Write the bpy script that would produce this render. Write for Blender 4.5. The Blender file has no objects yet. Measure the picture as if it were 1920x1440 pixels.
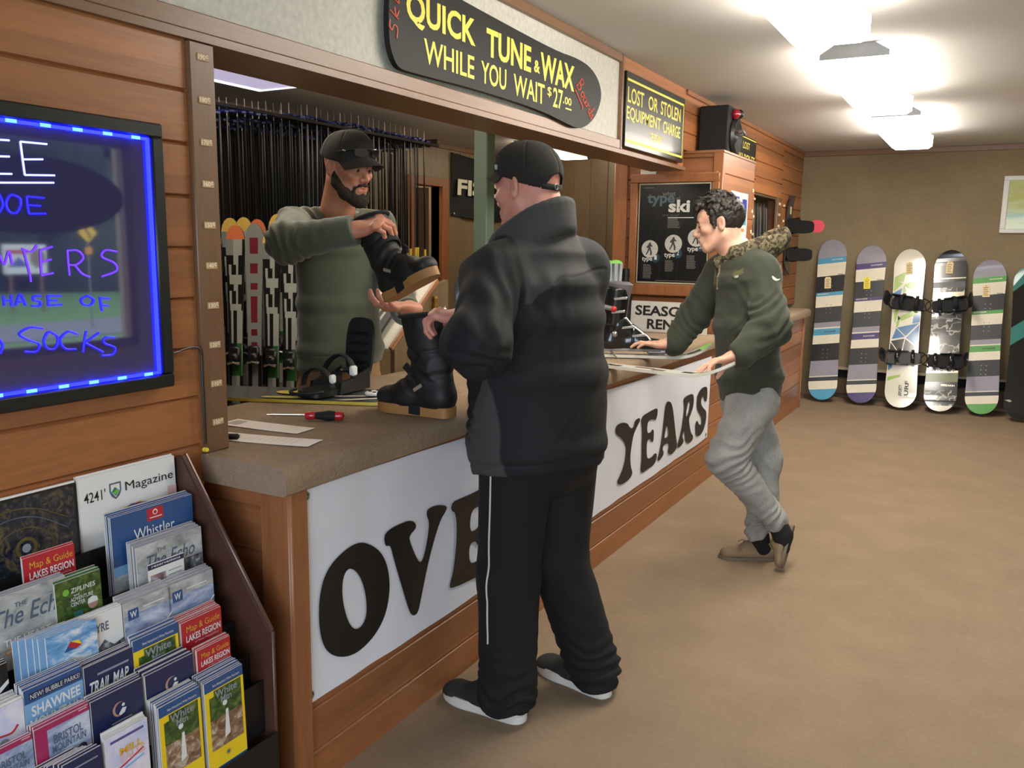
import bpy, math, random, numpy as np
from mathutils import Vector, Matrix
from mathutils.geometry import tessellate_polygon
import openvdb

# ------------------------------------------------------------------ camera, sky, light, exposure
SC = bpy.context.scene
COL = SC.collection
yaw, pit, rol = math.radians(29.0), math.radians(9.2), math.radians(0.8)
_f = Vector((-math.sin(yaw) * math.cos(pit), math.cos(yaw) * math.cos(pit), -math.sin(pit)))
_r0 = Vector((math.cos(yaw), math.sin(yaw), 0)); _u0 = _r0.cross(_f)
CR = _r0 * math.cos(rol) + _u0 * math.sin(rol); CU = _u0 * math.cos(rol) - _r0 * math.sin(rol)
cd = bpy.data.cameras.new('camera'); cam = bpy.data.objects.new('camera', cd); COL.objects.link(cam)
cd.sensor_width = 36; cd.lens = 30.0; cd.clip_start = 0.05
M4 = Matrix((CR, CU, -_f)).transposed().to_4x4(); M4.translation = (0, 0, 1.46)
cam.matrix_world = M4
SC.camera = cam
SC.view_settings.view_transform = 'Standard'; SC.view_settings.look = 'None'
SC.view_settings.exposure = 0.40; SC.view_settings.gamma = 1.0; SC.view_settings.use_curve_mapping = False
W = bpy.data.worlds.new('overcast_sky'); SC.world = W; W.use_nodes = True
bg = W.node_tree.nodes['Background']; bg.inputs[0].default_value = (0.72, 0.84, 1.0, 1); bg.inputs[1].default_value = 8.0

def area(name, loc, rot, sx, sy, power, color, portal=False):
    l = bpy.data.lights.new(name, 'AREA'); l.shape = 'RECTANGLE'; l.size = sx; l.size_y = sy
    l.energy = power; l.color = color
    if portal: l.cycles.is_portal = True
    o = bpy.data.objects.new(name, l); o.location = loc; o.rotation_euler = rot; COL.objects.link(o)
    return o
LAMP_E = 17.0                                  # emission of the fluorescent diffusers
area('window_portal', (3.28, 3.4, 1.45), (0, math.radians(90), 0), 1.7, 3.2, 1, (1, 1, 1), True)
area('front_window_portal', (1.0, -2.58, 1.45), (math.radians(90), 0, 0), 3.2, 1.7, 1, (1, 1, 1), True)

# ------------------------------------------------------------------ materials
def lin(c):
    r = []
    for x in c:
        x = x / 255.0
        r.append(x / 12.92 if x <= 0.04045 else ((x + 0.055) / 1.055) ** 2.4)
    return (*r, 1.0)
MATS = {}
class NT:
    def __init__(s, name):
        s.m = bpy.data.materials.new(name); s.m.use_nodes = True; s.t = s.m.node_tree
        s.b = s.t.nodes['Principled BSDF']
    def n(s, typ, **kw):
        x = s.t.nodes.new(typ)
        for k, v in kw.items():
            if k.startswith('i_'):
                key = k[2:]; key = int(key) if key.isdigit() else key.replace('_', ' ')
                x.inputs[key].default_value = v
            else: setattr(x, k, v)
        return x
    def l(s, a, b): s.t.links.new(a, b)
    def math(s, op, a, b=None, c=None):
        x = s.n('ShaderNodeMath', operation=op)
        for i, q in enumerate((a, b, c)):
            if q is None: continue
            if isinstance(q, (int, float)): x.inputs[i].default_value = q
            else: s.l(q, x.inputs[i])
        return x.outputs[0]
    def mix(s, fac, a, b, blend='MIX'):
        x = s.n('ShaderNodeMix', data_type='RGBA', blend_type=blend)
        for i, q in ((0, fac), (6, a), (7, b)):
            if isinstance(q, (int, float)): x.inputs[i].default_value = q
            elif isinstance(q, tuple): x.inputs[i].default_value = q
            else: s.l(q, x.inputs[i])
        return x.outputs[2]
    def noise(s, vec, scale, detail=3, rough=.55, dist=0):
        x = s.n('ShaderNodeTexNoise'); x.inputs['Scale'].default_value = scale; x.inputs['Detail'].default_value = detail
        x.inputs['Roughness'].default_value = rough; x.inputs['Distortion'].default_value = dist
        if vec is not None: s.l(vec, x.inputs['Vector'])
        return x.outputs['Fac']
    def obj(s, sc=None):
        v = s.n('ShaderNodeTexCoord').outputs['Object']
        if sc is None: return v
        mp = s.n('ShaderNodeMapping'); mp.inputs['Scale'].default_value = sc; s.l(v, mp.inputs['Vector'])
        return mp.outputs[0]
    def ramp(s, fac, stops, interp='LINEAR'):
        x = s.n('ShaderNodeValToRGB'); e = x.color_ramp.elements; x.color_ramp.interpolation = interp
        while len(e) < len(stops): e.new(0.5)
        for k, (p, c) in enumerate(stops): e[k].position = p; e[k].color = c
        s.l(fac, x.inputs[0]); return x.outputs[0]
    def bump(s, h, strength=.3, dist=.002):
        x = s.n('ShaderNodeBump'); x.inputs['Strength'].default_value = strength; x.inputs['Distance'].default_value = dist
        s.l(h, x.inputs['Height']); s.l(x.outputs[0], s.b.inputs['Normal'])
def shade(c, k): return tuple(min(1, x * k) for x in c[:3]) + (1,)
def mat(name, rgb, rough=.5, metal=0, var=.10, vs=9, bump=0, bs=250, coat=0, spec=.5, sheen=0):
    if name in MATS: return MATS[name]
    n = NT(name); c = lin(rgb)
    f = n.noise(n.obj(), vs, 4)
    n.l(n.mix(f, shade(c, 1 - var), shade(c, 1 + var)), n.b.inputs['Base Color'])
    n.b.inputs['Roughness'].default_value = rough; n.b.inputs['Metallic'].default_value = metal
    n.b.inputs['Specular IOR Level'].default_value = spec
    if coat: n.b.inputs['Coat Weight'].default_value = coat; n.b.inputs['Coat Roughness'].default_value = .08
    if sheen: n.b.inputs['Sheen Weight'].default_value = sheen
    if bump: n.bump(n.noise(n.obj(), bs, 2), bump, .002)
    MATS[name] = n.m; return n.m
def emit(name, rgb, strength, base=None):
    if name in MATS: return MATS[name]
    n = NT(name); c = lin(rgb)
    f = n.noise(n.obj(), 3, 1)
    n.l(n.mix(f, shade(c, .97), c), n.b.inputs['Emission Color'])
    n.b.inputs['Base Color'].default_value = lin(base) if base else c
    n.b.inputs['Emission Strength'].default_value = strength; n.b.inputs['Roughness'].default_value = .4
    MATS[name] = n.m; return n.m
def wood(name, rgb, grain='Y', plank=0.0, pz='Z', rough=.42, knots=True, contrast=.28, coat=.15, pvar=.22):
    """stained pine: long grain, plank to plank variation, knots"""
    if name in MATS: return MATS[name]
    n = NT(name); c = lin(rgb)
    sc = {'X': (1.2, 14, 14), 'Y': (14, 1.2, 14), 'Z': (14, 14, 1.2)}[grain]
    v = n.obj(sc)
    sep = n.n('ShaderNodeSeparateXYZ'); n.l(n.obj(), sep.inputs[0])
    col = n.ramp(n.noise(v, 2.2, 6, .6, .6), [(.25, shade(c, 1 - contrast)), (.5, c), (.8, shade(c, 1 + contrast * .8))])
    fine = n.noise(n.obj(tuple(q * 6 for q in sc)), 2.5, 3)
    col = n.mix(.25, col, n.ramp(fine, [(.3, shade(c, .6)), (.7, shade(c, 1.25))]))
    if plank:
        idx = n.math('FLOOR', n.math('DIVIDE', sep.outputs[pz], plank))
        w = n.n('ShaderNodeTexWhiteNoise', noise_dimensions='1D'); n.l(idx, w.inputs['W'])
        col = n.mix(1.0, col, n.ramp(w.outputs[0], [(0, (1 - pvar,) * 3 + (1,)), (1, (1 + pvar * .6, 1 + pvar * .6, 1 + pvar * .6, 1))]), 'MULTIPLY')
    if knots:
        ks = {'X': (.45, 1, 1), 'Y': (1, .45, 1), 'Z': (1, 1, .45)}[grain]
        vo = n.n('ShaderNodeTexVoronoi'); vo.inputs['Scale'].default_value = 3.4; n.l(n.obj(ks), vo.inputs['Vector'])
        k = n.ramp(vo.outputs['Distance'], [(.03, (1, 1, 1, 1)), (.085, (0, 0, 0, 1))])
        gate = n.n('ShaderNodeTexWhiteNoise', noise_dimensions='3D'); n.l(vo.outputs['Position'], gate.inputs['Vector'])
        g = n.math('GREATER_THAN', gate.outputs[0], .25)
        col = n.mix(n.math('MULTIPLY', n.math('MULTIPLY', k, g), .75), col, shade(c, .22))
    n.l(col, n.b.inputs['Base Color'])
    n.b.inputs['Roughness'].default_value = rough; n.b.inputs['Coat Weight'].default_value = coat; n.b.inputs['Coat Roughness'].default_value = .25
    n.bump(n.noise(v, 6, 4), .15, .002)
    MATS[name] = n.m; return n.m
def carpet(name, rgb, s=1.0, var=.3, b=.7):
    if name in MATS: return MATS[name]
    n = NT(name); c = lin(rgb)
    f = n.noise(n.obj(), 230 * s, 2, .7); g = n.noise(n.obj(), 5 * s, 4); h = n.noise(n.obj(), 60 * s, 3)
    col = n.ramp(f, [(.3, shade(c, 1 - var)), (.5, c), (.72, shade(c, 1 + var))])
    col = n.mix(.5, col, n.ramp(h, [(.3, shade(c, 1 - var * .7)), (.7, shade(c, 1 + var * .6))]))
    col = n.mix(.35, col, n.ramp(g, [(.35, shade(c, .78)), (.65, shade(c, 1.12))]))
    n.l(col, n.b.inputs['Base Color']); n.b.inputs['Roughness'].default_value = .95; n.b.inputs['Specular IOR Level'].default_value = .1
    n.bump(n.math('ADD', f, h), b, .006)
    MATS[name] = n.m; return n.m
def printed(name, stops, scale=12, mapping=(1, 1, 1), rough=.3, dist=.5, detail=5):
    """a printed photograph: broad blotches of several inks"""
    if name in MATS: return MATS[name]
    n = NT(name)
    f = n.noise(n.obj(mapping), scale, detail, .6, dist)
    n.l(n.ramp(f, [(p, lin(c)) for p, c in stops]), n.b.inputs['Base Color'])
    n.b.inputs['Roughness'].default_value = rough; n.b.inputs['Coat Weight'].default_value = .3
    MATS[name] = n.m; return n.m

# ------------------------------------------------------------------ mesh builder
def smooth_loop(p, it=2, closed=True):
    p = [np.array(q, float) for q in p]
    for _ in range(it):
        o = []; n = len(p)
        for i in range(n):
            if not closed and (i == 0 or i == n - 1): o.append(p[i])
            a, b = p[i], p[(i + 1) % n]
            if not closed and i == n - 1: continue
            o.append(a * .75 + b * .25); o.append(a * .25 + b * .75)
        p = o
    return [tuple(q) for q in p]
def crom(P, n=6):
    """Catmull-Rom through open points"""
    P = [np.array(p, float) for p in P]; P = [2 * P[0] - P[1]] + P + [2 * P[-1] - P[-2]]; o = []
    for i in range(1, len(P) - 2):
        a, b, c, d = P[i - 1:i + 3]
        for k in range(n):
            t = k / n
            o.append(.5 * (2 * b + (c - a) * t + (2 * a - 5 * b + 4 * c - d) * t * t + (3 * b - a - 3 * c + d) * t ** 3))
    o.append(P[-2]); return o
TXT = {}
def text2d(s, bold=0.0):
    k = (s, bold)
    if k not in TXT:
        c = bpy.data.curves.new('t', 'FONT'); c.body = s; c.offset = bold; c.resolution_u = 3
        o = bpy.data.objects.new('t', c); COL.objects.link(o)
        dg = bpy.context.evaluated_depsgraph_get(); me = o.evaluated_get(dg).to_mesh()
        v = [(q.co.x, q.co.y) for q in me.vertices]; f = [tuple(p.vertices) for p in me.polygons]
        o.evaluated_get(dg).to_mesh_clear(); bpy.data.objects.remove(o); bpy.data.curves.remove(c)
        TXT[k] = (np.array(v), f)
    return TXT[k]
X_, Y_, Z_ = Vector((1, 0, 0)), Vector((0, 1, 0)), Vector((0, 0, 1))
class Fr:
    """a frame: origin and two in-plane axes"""
    def __init__(s, o, u, v):
        s.o = Vector(o); s.u = Vector(u).normalized(); s.v = Vector(v)
        s.v = (s.v - s.u * s.v.dot(s.u)).normalized(); s.n = s.u.cross(s.v)
    def __call__(s, x, y, z=0): return s.o + s.u * x + s.v * y + s.n * z
    def off(s, x, y, z=0): return Fr(s(x, y, z), s.u, s.v)
class MB:
    def __init__(s): s.v = []; s.f = []; s.i = []; s.mats = []
    def mi(s, m):
        if m not in s.mats: s.mats.append(m)
        return s.mats.index(m)
    def add(s, v, f, m):
        k = len(s.v); s.v += [tuple(q) for q in v]; s.f += [tuple(k + a for a in q) for q in f]; s.i += [s.mi(m)] * len(f)
        return s
    def box(s, c, d, m, R=None, bev=0.0):
        c = Vector(c); h = [q / 2 for q in d]; b = min(bev, min(h) * .9); V = []; F = []
        if b <= 0:
            for x in (-1, 1):
                for y in (-1, 1):
                    for z in (-1, 1): V.append(Vector((x * h[0], y * h[1], z * h[2])))
            F = [(0, 1, 3, 2), (4, 6, 7, 5), (0, 4, 5, 1), (2, 3, 7, 6), (0, 2, 6, 4), (1, 5, 7, 3)]
        else:
            ix = {}
            for x in (-1, 1):
                for y in (-1, 1):
                    for z in (-1, 1):
                        for a in range(3):
                            q = [h[0] - b, h[1] - b, h[2] - b]; q[a] = h[a]
                            ix[x, y, z, a] = len(V); V.append(Vector((x * q[0], y * q[1], z * q[2])))
            S = (-1, 1)
            for a in range(3):
                o1, o2 = [k for k in range(3) if k != a]
                for sa in S:
                    q = []
                    for (p, r) in ((-1, -1), (1, -1), (1, 1), (-1, 1)):
                        k = [0, 0, 0]; k[a] = sa; k[o1] = p; k[o2] = r; q.append(ix[k[0], k[1], k[2], a])
                    F.append(tuple(q))
                for p in S:
                    for r in S:
                        q = []
                        for (sa, ax) in ((-1, o1), (1, o1), (1, o2), (-1, o2)):
                            k = [0, 0, 0]; k[a] = sa; k[o1] = p; k[o2] = r; q.append(ix[k[0], k[1], k[2], ax])
                        F.append(tuple(q))
            for x in S:
                for y in S:
                    for z in S: F.append((ix[x, y, z, 0], ix[x, y, z, 1], ix[x, y, z, 2]))
        G = []
        for q in F:                                   # outward winding (convex solid about its centre)
            p = [V[k] for k in q]; nn = (p[1] - p[0]).cross(p[2] - p[0]); cc = sum(p, Vector()) / len(p)
            G.append(q if nn.dot(cc) >= 0 else tuple(reversed(q)))
        if R is not None: V = [R @ q for q in V]
        return s.add([q + c for q in V], G, m)
    def span(s, a, b, m, bev=0.0):
        return s.box([(p + q) / 2 for p, q in zip(a, b)], [abs(q - p) for p, q in zip(a, b)], m, None, bev)
    def bar(s, a, b, w, h, m, up=Z_, bev=0.0):
        a, b = Vector(a), Vector(b); x = (b - a); L = x.length; x.normalize()
        y = Vector(up).cross(x); y = y.normalized() if y.length > 1e-6 else Y_.copy(); z = x.cross(y)
        return s.box((a + b) / 2, (L, w, h), m, Matrix((x, y, z)).transposed(), bev)
    def tube(s, pts, r, m, n=10, closed=False, caps=True, flat=1.0, up=None):
        pts = [Vector(p) for p in pts]; N = len(pts); rs = [r] * N if isinstance(r, (int, float)) else list(r)
        V = []; F = []; prev = Vector(up) if up is not None else None
        for i in range(N):
            t = (pts[(i + 1) % N] - pts[i - 1]) if closed or 0 < i < N - 1 else (pts[1] - pts[0] if i == 0 else pts[-1] - pts[-2])
            t.normalize()
            if prev is None: prev = Z_.cross(t) if abs(t.z) < .9 else X_.cross(t)
            u = prev - t * prev.dot(t); u = u.normalized() if u.length > 1e-6 else t.orthogonal().normalized(); w = t.cross(u); prev = u
            for k in range(n):
                a = 2 * math.pi * k / n; V.append(pts[i] + (u * math.cos(a) + w * math.sin(a) * flat) * rs[i])
        for i in range(N if closed else N - 1):
            j = (i + 1) % N
            for k in range(n):
                F.append((i * n + k, i * n + (k + 1) % n, j * n + (k + 1) % n, j * n + k))
        if caps and not closed: F.append(tuple(range(n - 1, -1, -1))); F.append(tuple((N - 1) * n + k for k in range(n)))
        return s.add(V, F, m)
    def lathe(s, prof, o, ax, m, n=24, cap=True):
        ax = Vector(ax).normalized(); u = ax.orthogonal().normalized(); w = ax.cross(u); o = Vector(o); V = []; F = []
        for (r, h) in prof:
            for k in range(n):
                a = 2 * math.pi * k / n; V.append(o + ax * h + (u * math.cos(a) + w * math.sin(a)) * max(r, 1e-5))
        for i in range(len(prof) - 1):
            for k in range(n): F.append((i * n + k, i * n + (k + 1) % n, (i + 1) * n + (k + 1) % n, (i + 1) * n + k))
        if cap: F.append(tuple(range(n - 1, -1, -1))); F.append(tuple((len(prof) - 1) * n + k for k in range(n)))
        return s.add(V, F, m)
    def ball(s, c, r, m, n=16):
        r = (r, r, r) if isinstance(r, (int, float)) else r; V = []; F = []; h = n // 2
        for i in range(h + 1):
            a = math.pi * i / h
            for k in range(n):
                b = 2 * math.pi * k / n; V.append((c[0] + r[0] * math.sin(a) * math.cos(b), c[1] + r[1] * math.sin(a) * math.sin(b), c[2] - r[2] * math.cos(a)))
        for i in range(h):
            for k in range(n): F.append((i * n + k, i * n + (k + 1) % n, (i + 1) * n + (k + 1) % n, (i + 1) * n + k))
        return s.add(V, F, m)
    def prism(s, loops, fr, t0, t1, m, mside=None):
        """polygon with holes in frame fr, from height t0 to t1 (t1 front)"""
        if not isinstance(loops[0][0], (tuple, list, np.ndarray)): loops = [loops]
        tri = tessellate_polygon([[Vector((p[0], p[1], 0)) for p in L] for L in loops])
        flat = [p for L in loops for p in L]
        def nz(t): a, b, c = (flat[k] for k in t); return (b[0] - a[0]) * (c[1] - a[1]) - (b[1] - a[1]) * (c[0] - a[0])
        tri = [t if nz(t) > 0 else (t[0], t[2], t[1]) for t in tri if abs(nz(t)) > 1e-14]
        s.add([fr(p[0], p[1], t1) for p in flat], tri, m)
        if t0 != t1:
            s.add([fr(p[0], p[1], t0) for p in flat], [(a, c, b) for a, b, c in tri], mside or m)
            for L in loops:
                n = len(L); V = [fr(p[0], p[1], t0) for p in L] + [fr(p[0], p[1], t1) for p in L]
                ar = sum(L[i][0] * L[(i + 1) % n][1] - L[(i + 1) % n][0] * L[i][1] for i in range(n))
                hole = L is not loops[0]
                F = [(i, (i + 1) % n, n + (i + 1) % n, n + i) for i in range(n)]
                if (ar < 0) != hole: F = [tuple(reversed(q)) for q in F]
                s.add(V, F, mside or m)
        return s
    def rect(s, fr, x0, y0, x1, y1, h, m):
        return s.add([fr(x0, y0, h), fr(x1, y0, h), fr(x1, y1, h), fr(x0, y1, h)], [(0, 1, 2, 3)], m)
    def text(s, t, fr, x0, y0, x1, y1, h, m, bold=0.0, shear=0.0, rise=0.0):
        """lettering fitted to a box of the frame"""
        v, f = text2d(t, bold); a = v.min(0); b = v.max(0); q = (v - a) / np.maximum(b - a, 1e-6)
        V = [fr(x0 + p[0] * (x1 - x0) + shear * p[1] * (y1 - y0), y0 + p[1] * (y1 - y0) + rise * p[0], h) for p in q]
        return s.add(V, f, m)
    def stroke(s, pts, fr, r, m, h=0.0, n=6, sm=5):
        p = crom(pts, sm) if len(pts) > 2 and sm else pts
        return s.tube([fr(q[0], q[1], h) for q in p], r, m, n)
    def build(s, name, parent=None, ang=38, **props):
        me = bpy.data.meshes.new(name); me.from_pydata(s.v, [], s.f)
        for m in s.mats: me.materials.append(m)
        me.polygons.foreach_set('material_index', s.i)
        me.polygons.foreach_set('use_smooth', [True] * len(s.f)); me.set_sharp_from_angle(angle=math.radians(ang)); me.update()
        return link(name, me, parent, **props)
def link(name, me, parent=None, **props):
    o = bpy.data.objects.new(name, me); COL.objects.link(o)
    if parent is not None:
        o.parent = parent; o.matrix_parent_inverse = parent.matrix_basis.inverted()
    for k, v in props.items(): o[k] = v
    return o
def thing(name, label, cat, loc=(0, 0, 0), group=None):
    o = bpy.data.objects.new(name, None); o.location = loc; o.empty_display_size = .1; COL.objects.link(o)
    o['label'] = label; o['category'] = cat
    if group: o['group'] = group
    return o
def tag(o, label, cat, group=None):
    o['label'] = label; o['category'] = cat
    if group: o['group'] = group
    return o
def struct(mb, name, parent=None): 
    o = mb.build(name, parent)
    o['kind'] = 'structure'; return o
def dup(root, loc=None, M=None, label=None, group=None):
    """copy of a thing with its parts and sub-parts"""
    def cp(o, par):
        c = o.copy(); COL.objects.link(c)
        if par is not None: c.parent = par; c.matrix_parent_inverse = o.matrix_parent_inverse.copy()
        for ch in [q for q in o.children]: cp(ch, c)
        return c
    r = cp(root, None)
    if M is not None: r.matrix_world = M
    if loc is not None: r.location = loc
    if label: r['label'] = label
    if group: r['group'] = group
    return r
# ------------------------------------------------------------------ the room
XW, YF, ZC, ZT = -1.73, 9.05, 2.42, 0.922      # wood wall plane, far wall, ceiling, counter top
pine = wood('stained_pine', (164, 104, 62), 'Y', .1245)
pine_end = wood('stained_pine_end', (154, 98, 60), 'X', .1245)
pine_v = wood('stained_pine_upright', (160, 102, 62), 'Z', 0, knots=False)
pine_t = wood('stained_pine_trim', (150, 98, 62), 'Y', 0, knots=False)
brown_t = wood('brown_trim', (128, 92, 66), 'Y', 0, knots=False, contrast=.15)
brown_v = wood('brown_post', (122, 88, 62), 'Z', 0, knots=False, contrast=.12)
panel_m = wood('grey_brown_panelling', (140, 120, 90), 'Z', .17, 'Y', knots=False, contrast=.22, coat=.05, pvar=.12)
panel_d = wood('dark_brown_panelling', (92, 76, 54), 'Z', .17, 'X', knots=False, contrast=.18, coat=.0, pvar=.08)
floor_m = carpet('tan_floor_carpet', (150, 129, 106), .8, .22, .4)
wallcarpet = carpet('olive_beige_wall_carpet', (146, 130, 102), .7, .3, .5)
topcarpet = carpet('taupe_counter_carpet', (160, 138, 114), 1.0, .3, .8)
white_ceiling = mat('white_ceiling_paint', (202, 199, 196), .9, var=.03, vs=2, bump=.1, bs=300)
fascia_m = mat('grey_white_textured_wallpaper', (206, 202, 194), .9, var=.26, vs=48, bump=.8, bs=90)
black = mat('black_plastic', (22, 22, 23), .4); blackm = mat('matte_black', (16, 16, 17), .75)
chrome = mat('chrome', (205, 205, 208), .2, 1.0, var=.03); steel = mat('grey_steel', (140, 140, 142), .35, .9)
white = mat('white_plastic', (228, 226, 220), .45, var=.03); paper = mat('white_paper', (232, 228, 220), .7, var=.03)
yellow = mat('yellow_paint', (238, 214, 66), .5, var=.05); red = mat('red_paint', (190, 36, 40), .45)

def planks(mb, fr, w, h, pitch, m, first=0.0, th=.03, groove=.007):
    """horizontal boards with V grooves; fr at lower left corner, facing fr.n"""
    prof = [(0, 0)]; z = first if first > 0 else pitch
    while z < h - .01:
        prof += [(z - groove, 0), (z, -groove * 1.3), (z + groove * .6, 0)]; z += pitch
    prof += [(h, 0)]
    V = []; F = []
    for (y, d) in prof: V += [fr(0, y, d), fr(w, y, d)]
    for i in range(len(prof) - 1): F.append((2 * i, 2 * i + 1, 2 * i + 3, 2 * i + 2))
    mb.add(V, F, m)
    c = [fr(0, 0, 0), fr(w, 0, 0), fr(w, h, 0), fr(0, h, 0)]; b = [fr(0, 0, -th), fr(w, 0, -th), fr(w, h, -th), fr(0, h, -th)]
    mb.add(c + b, [(0, 4, 5, 1), (1, 5, 6, 2), (2, 6, 7, 3), (3, 7, 4, 0), (4, 7, 6, 5)], m)

m = MB(); m.span((-5.6, -2.7, -.08), (3.4, 9.15, 0), floor_m); struct(m, 'floor')
m = MB(); m.span((-1.74, -2.7, ZC), (3.4, 9.15, ZC + .08), white_ceiling); struct(m, 'ceiling')
m = MB(); m.span((-5.6, -.6, 2.37), (-1.93, 9.15, 2.42), white_ceiling); struct(m, 'ceiling_back_room')
m = MB(); m.span((-5.6, YF, 0), (3.4, 9.15, ZC), wallcarpet); struct(m, 'wall_far')
m = MB(); m.span((XW, YF - .018, ZC - .05), (3.2, YF, ZC), brown_t, .004); struct(m, 'trim_far_ceiling')
# left wall boards, up to the measuring post
m = MB(); fr = Fr((XW, -2.6, 0), Y_, Z_); planks(m, fr, 4.085, 1.955, .1245, pine, 1.694 % .1245, .2); struct(m, 'wall_left')
# header above the counter opening
m = MB(); m.span((-1.93, -2.6, 1.955), (XW, 4.21, ZC), fascia_m); struct(m, 'wall_header')
m = MB(); m.span((-1.935, -2.6, 1.935), (XW + .018, 5.268, 1.955), brown_t); m.span((XW, -2.6, 1.955), (XW + .018, 4.19, 2.002), brown_t, .003); struct(m, 'trim_header_lower')
m = MB(); m.span((XW, -2.6, 2.378), (XW + .018, 4.19, ZC), brown_t, .003); struct(m, 'trim_header_upper')
m = MB(); m.span((XW, 4.19, 1.955), (XW + .02, 4.215, ZC), brown_t, .003); struct(m, 'trim_header_end')
m = MB(); planks(m, Fr((XW, 4.215, 1.955), Y_, Z_), 1.053, ZC - 1.955, .1245, pine, .09, .2)
struct(m, 'wall_left_header_end'); m = MB(); planks(m, Fr((XW, 5.268, 2.064), Y_, Z_), 1.86, ZC - 2.064, .1245, pine, .106, .2); struct(m, 'wall_left_above_cabinet'); m = MB()
planks(m, Fr((XW, 7.128, 1.92), Y_, Z_), 1.0, ZC - 1.92, .1245, pine, .125, .2)
planks(m, Fr((XW, 8.128, ZT), Y_, Z_), .922, ZC - ZT, .1245, pine, .05, .2)
planks(m, Fr((XW, 6.165, ZT), Y_, Z_), .963, 2.064 - ZT, .1245, pine, .1, .2)
planks(m, Fr((XW, 7.128, ZT), Y_, Z_), 1.0, .25, .1245, pine, .1, .2)
struct(m, 'wall_left_far')
m = MB(); m.span((XW, 5.27, ZC - .03), (XW + .015, YF, ZC), pine_t, .003); struct(m, 'trim_left_ceiling')
# walls out of the frame: right wall with its window, shop front behind the camera
wm = mat('beige_wall_paint', (176, 160, 130), .9, var=.04)
m = MB(); m.span((3.2, -2.7, 0), (3.4, 9.15, .55), wm); m.span((3.2, -2.7, 2.3), (3.4, 9.15, ZC), wm)
m.span((3.2, -2.7, .55), (3.4, 1.8, 2.3), wm); m.span((3.2, 5.0, .55), (3.4, 9.15, 2.3), wm); struct(m, 'wall_right')
m = MB(); m.span((-1.73, -2.7, 0), (3.2, -2.6, .55), wm); m.span((-1.73, -2.7, 2.3), (3.2, -2.6, ZC), wm)
m.span((-1.73, -2.7, .55), (-.6, -2.6, 2.3), wm); m.span((2.6, -2.7, .55), (3.2, -2.6, 2.3), wm); struct(m, 'wall_back')
def window(name, fr, w, h):
    m = MB()
    for (x0, y0, x1, y1) in ((0, 0, w, .07), (0, h - .07, w, h), (0, 0, .07, h), (w - .07, 0, w, h), (w / 2 - .03, 0, w / 2 + .03, h)):
        a = fr(x0, y0, -.05); b = fr(x1, y1, .03); m.span(tuple(min(p, q) for p, q in zip(a, b)), tuple(max(p, q) for p, q in zip(a, b)), brown_v, .004)
    return struct(m, name)
window('window_1', Fr((3.22, 1.8, .55), Y_, Z_), 3.2, 1.75); window('window_2', Fr((-.6, -2.62, .55), X_, Z_), 3.2, 1.75)

# the back room seen through the opening
m = MB()
def groovewall(m, fr, w, h, pitch, mt, th=.1):
    x = 0; prof = []
    while x < w - 1e-6:
        e = min(w, x + pitch); prof += [(x + .004, 0), (e - .004, 0), (e, -.006)]; x = e
    V = []; 
    for (a, d) in [(0, 0)] + prof: V += [fr(a, 0, d), fr(a, h, d)]
    n = len(prof) + 1
    m.add(V, [(2 * i, 2 * i + 2, 2 * i + 3, 2 * i + 1) for i in range(n - 1)], mt)
    m.add([fr(0, 0, -th), fr(w, 0, -th), fr(w, h, -th), fr(0, h, -th), fr(0, 0, -.01), fr(w, 0, -.01), fr(w, h, -.01), fr(0, h, -.01)],
          [(0, 3, 2, 1), (0, 1, 5, 4), (1, 2, 6, 5), (2, 3, 7, 6), (3, 0, 4, 7)], mt)
groovewall(m, Fr((-4.5, -.5, 0), Y_, Z_), 6.78, 2.37, .17, panel_m); groovewall(m, Fr((-4.5, 6.70, 0), Y_, Z_), 2.35, 2.37, .17, panel_m)
m.span((-4.6, 6.28, 2.0), (-4.5, 6.70, 2.37), panel_m); struct(m, 'wall_back_room')
m = MB(); m.span((-4.6, -.6, 0), (-1.93, -.5, 2.37), panel_d); struct(m, 'wall_back_room_near')
m = MB(); groovewall(m, Fr((-3.35, 6.5, 0), X_, Z_), 1.17, 2.16, .15, panel_d, .06); struct(m, 'wall_back_room_partition')
m = MB(); m.span((-4.52, -.5, 2.33), (-4.48, 9.0, 2.37), brown_t, .003); struct(m, 'trim_back_room_ceiling')
m = MB()                                        # door: tan room beyond, casing, dark leaf ajar
m.span((-4.60, 6.17, 0), (-4.47, 6.28, 2.06), pine_v, .004); m.span((-4.60, 6.70, 0), (-4.47, 6.80, 2.06), pine_v, .004); m.span((-4.60, 6.28, 1.985), (-4.47, 6.70, 2.06), pine_t, .004)
dr = struct(m, 'door_1')
m = MB(); m.bar((-4.62, 6.69, 1.0), (-4.98, 6.5, 1.0), .04, 1.96, wood('dark_door_wood', (84, 54, 34), 'Z', 0, knots=False), bev=.004); m.build('door_leaf', dr, label='dark brown door leaf standing ajar')
m = MB(); m.lathe([(.012, 0), (.012, .03), (.03, .04), (.03, .06), (.01, .07)], (-4.86, 6.53, 1.0), (.47, -.88, 0), chrome, 12); m.build('door_handle', dr)
m = MB(); m.span((-5.55, 5.6, 0), (-5.5, 7.4, 2.37), mat('tan_wall_paint', (205, 178, 122), .9)); m.span((-5.5, 5.6, 0), (-4.6, 5.65, 2.37), wm); m.span((-5.5, 7.35, 0), (-4.6, 7.4, 2.37), wm); struct(m, 'wall_beyond_door')
m = MB()                                        # steel post holding the ceiling
m.box((-2.44, 4.06, 1.185), (.085, .085, 2.37), mat('grey_green_paint', (84, 100, 84), .55), None, .006); struct(m, 'trim_green_post')
m = MB(); m.span((-5.4, -.5, 0), (-4.5, .3, .1), brown_t); 
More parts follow.
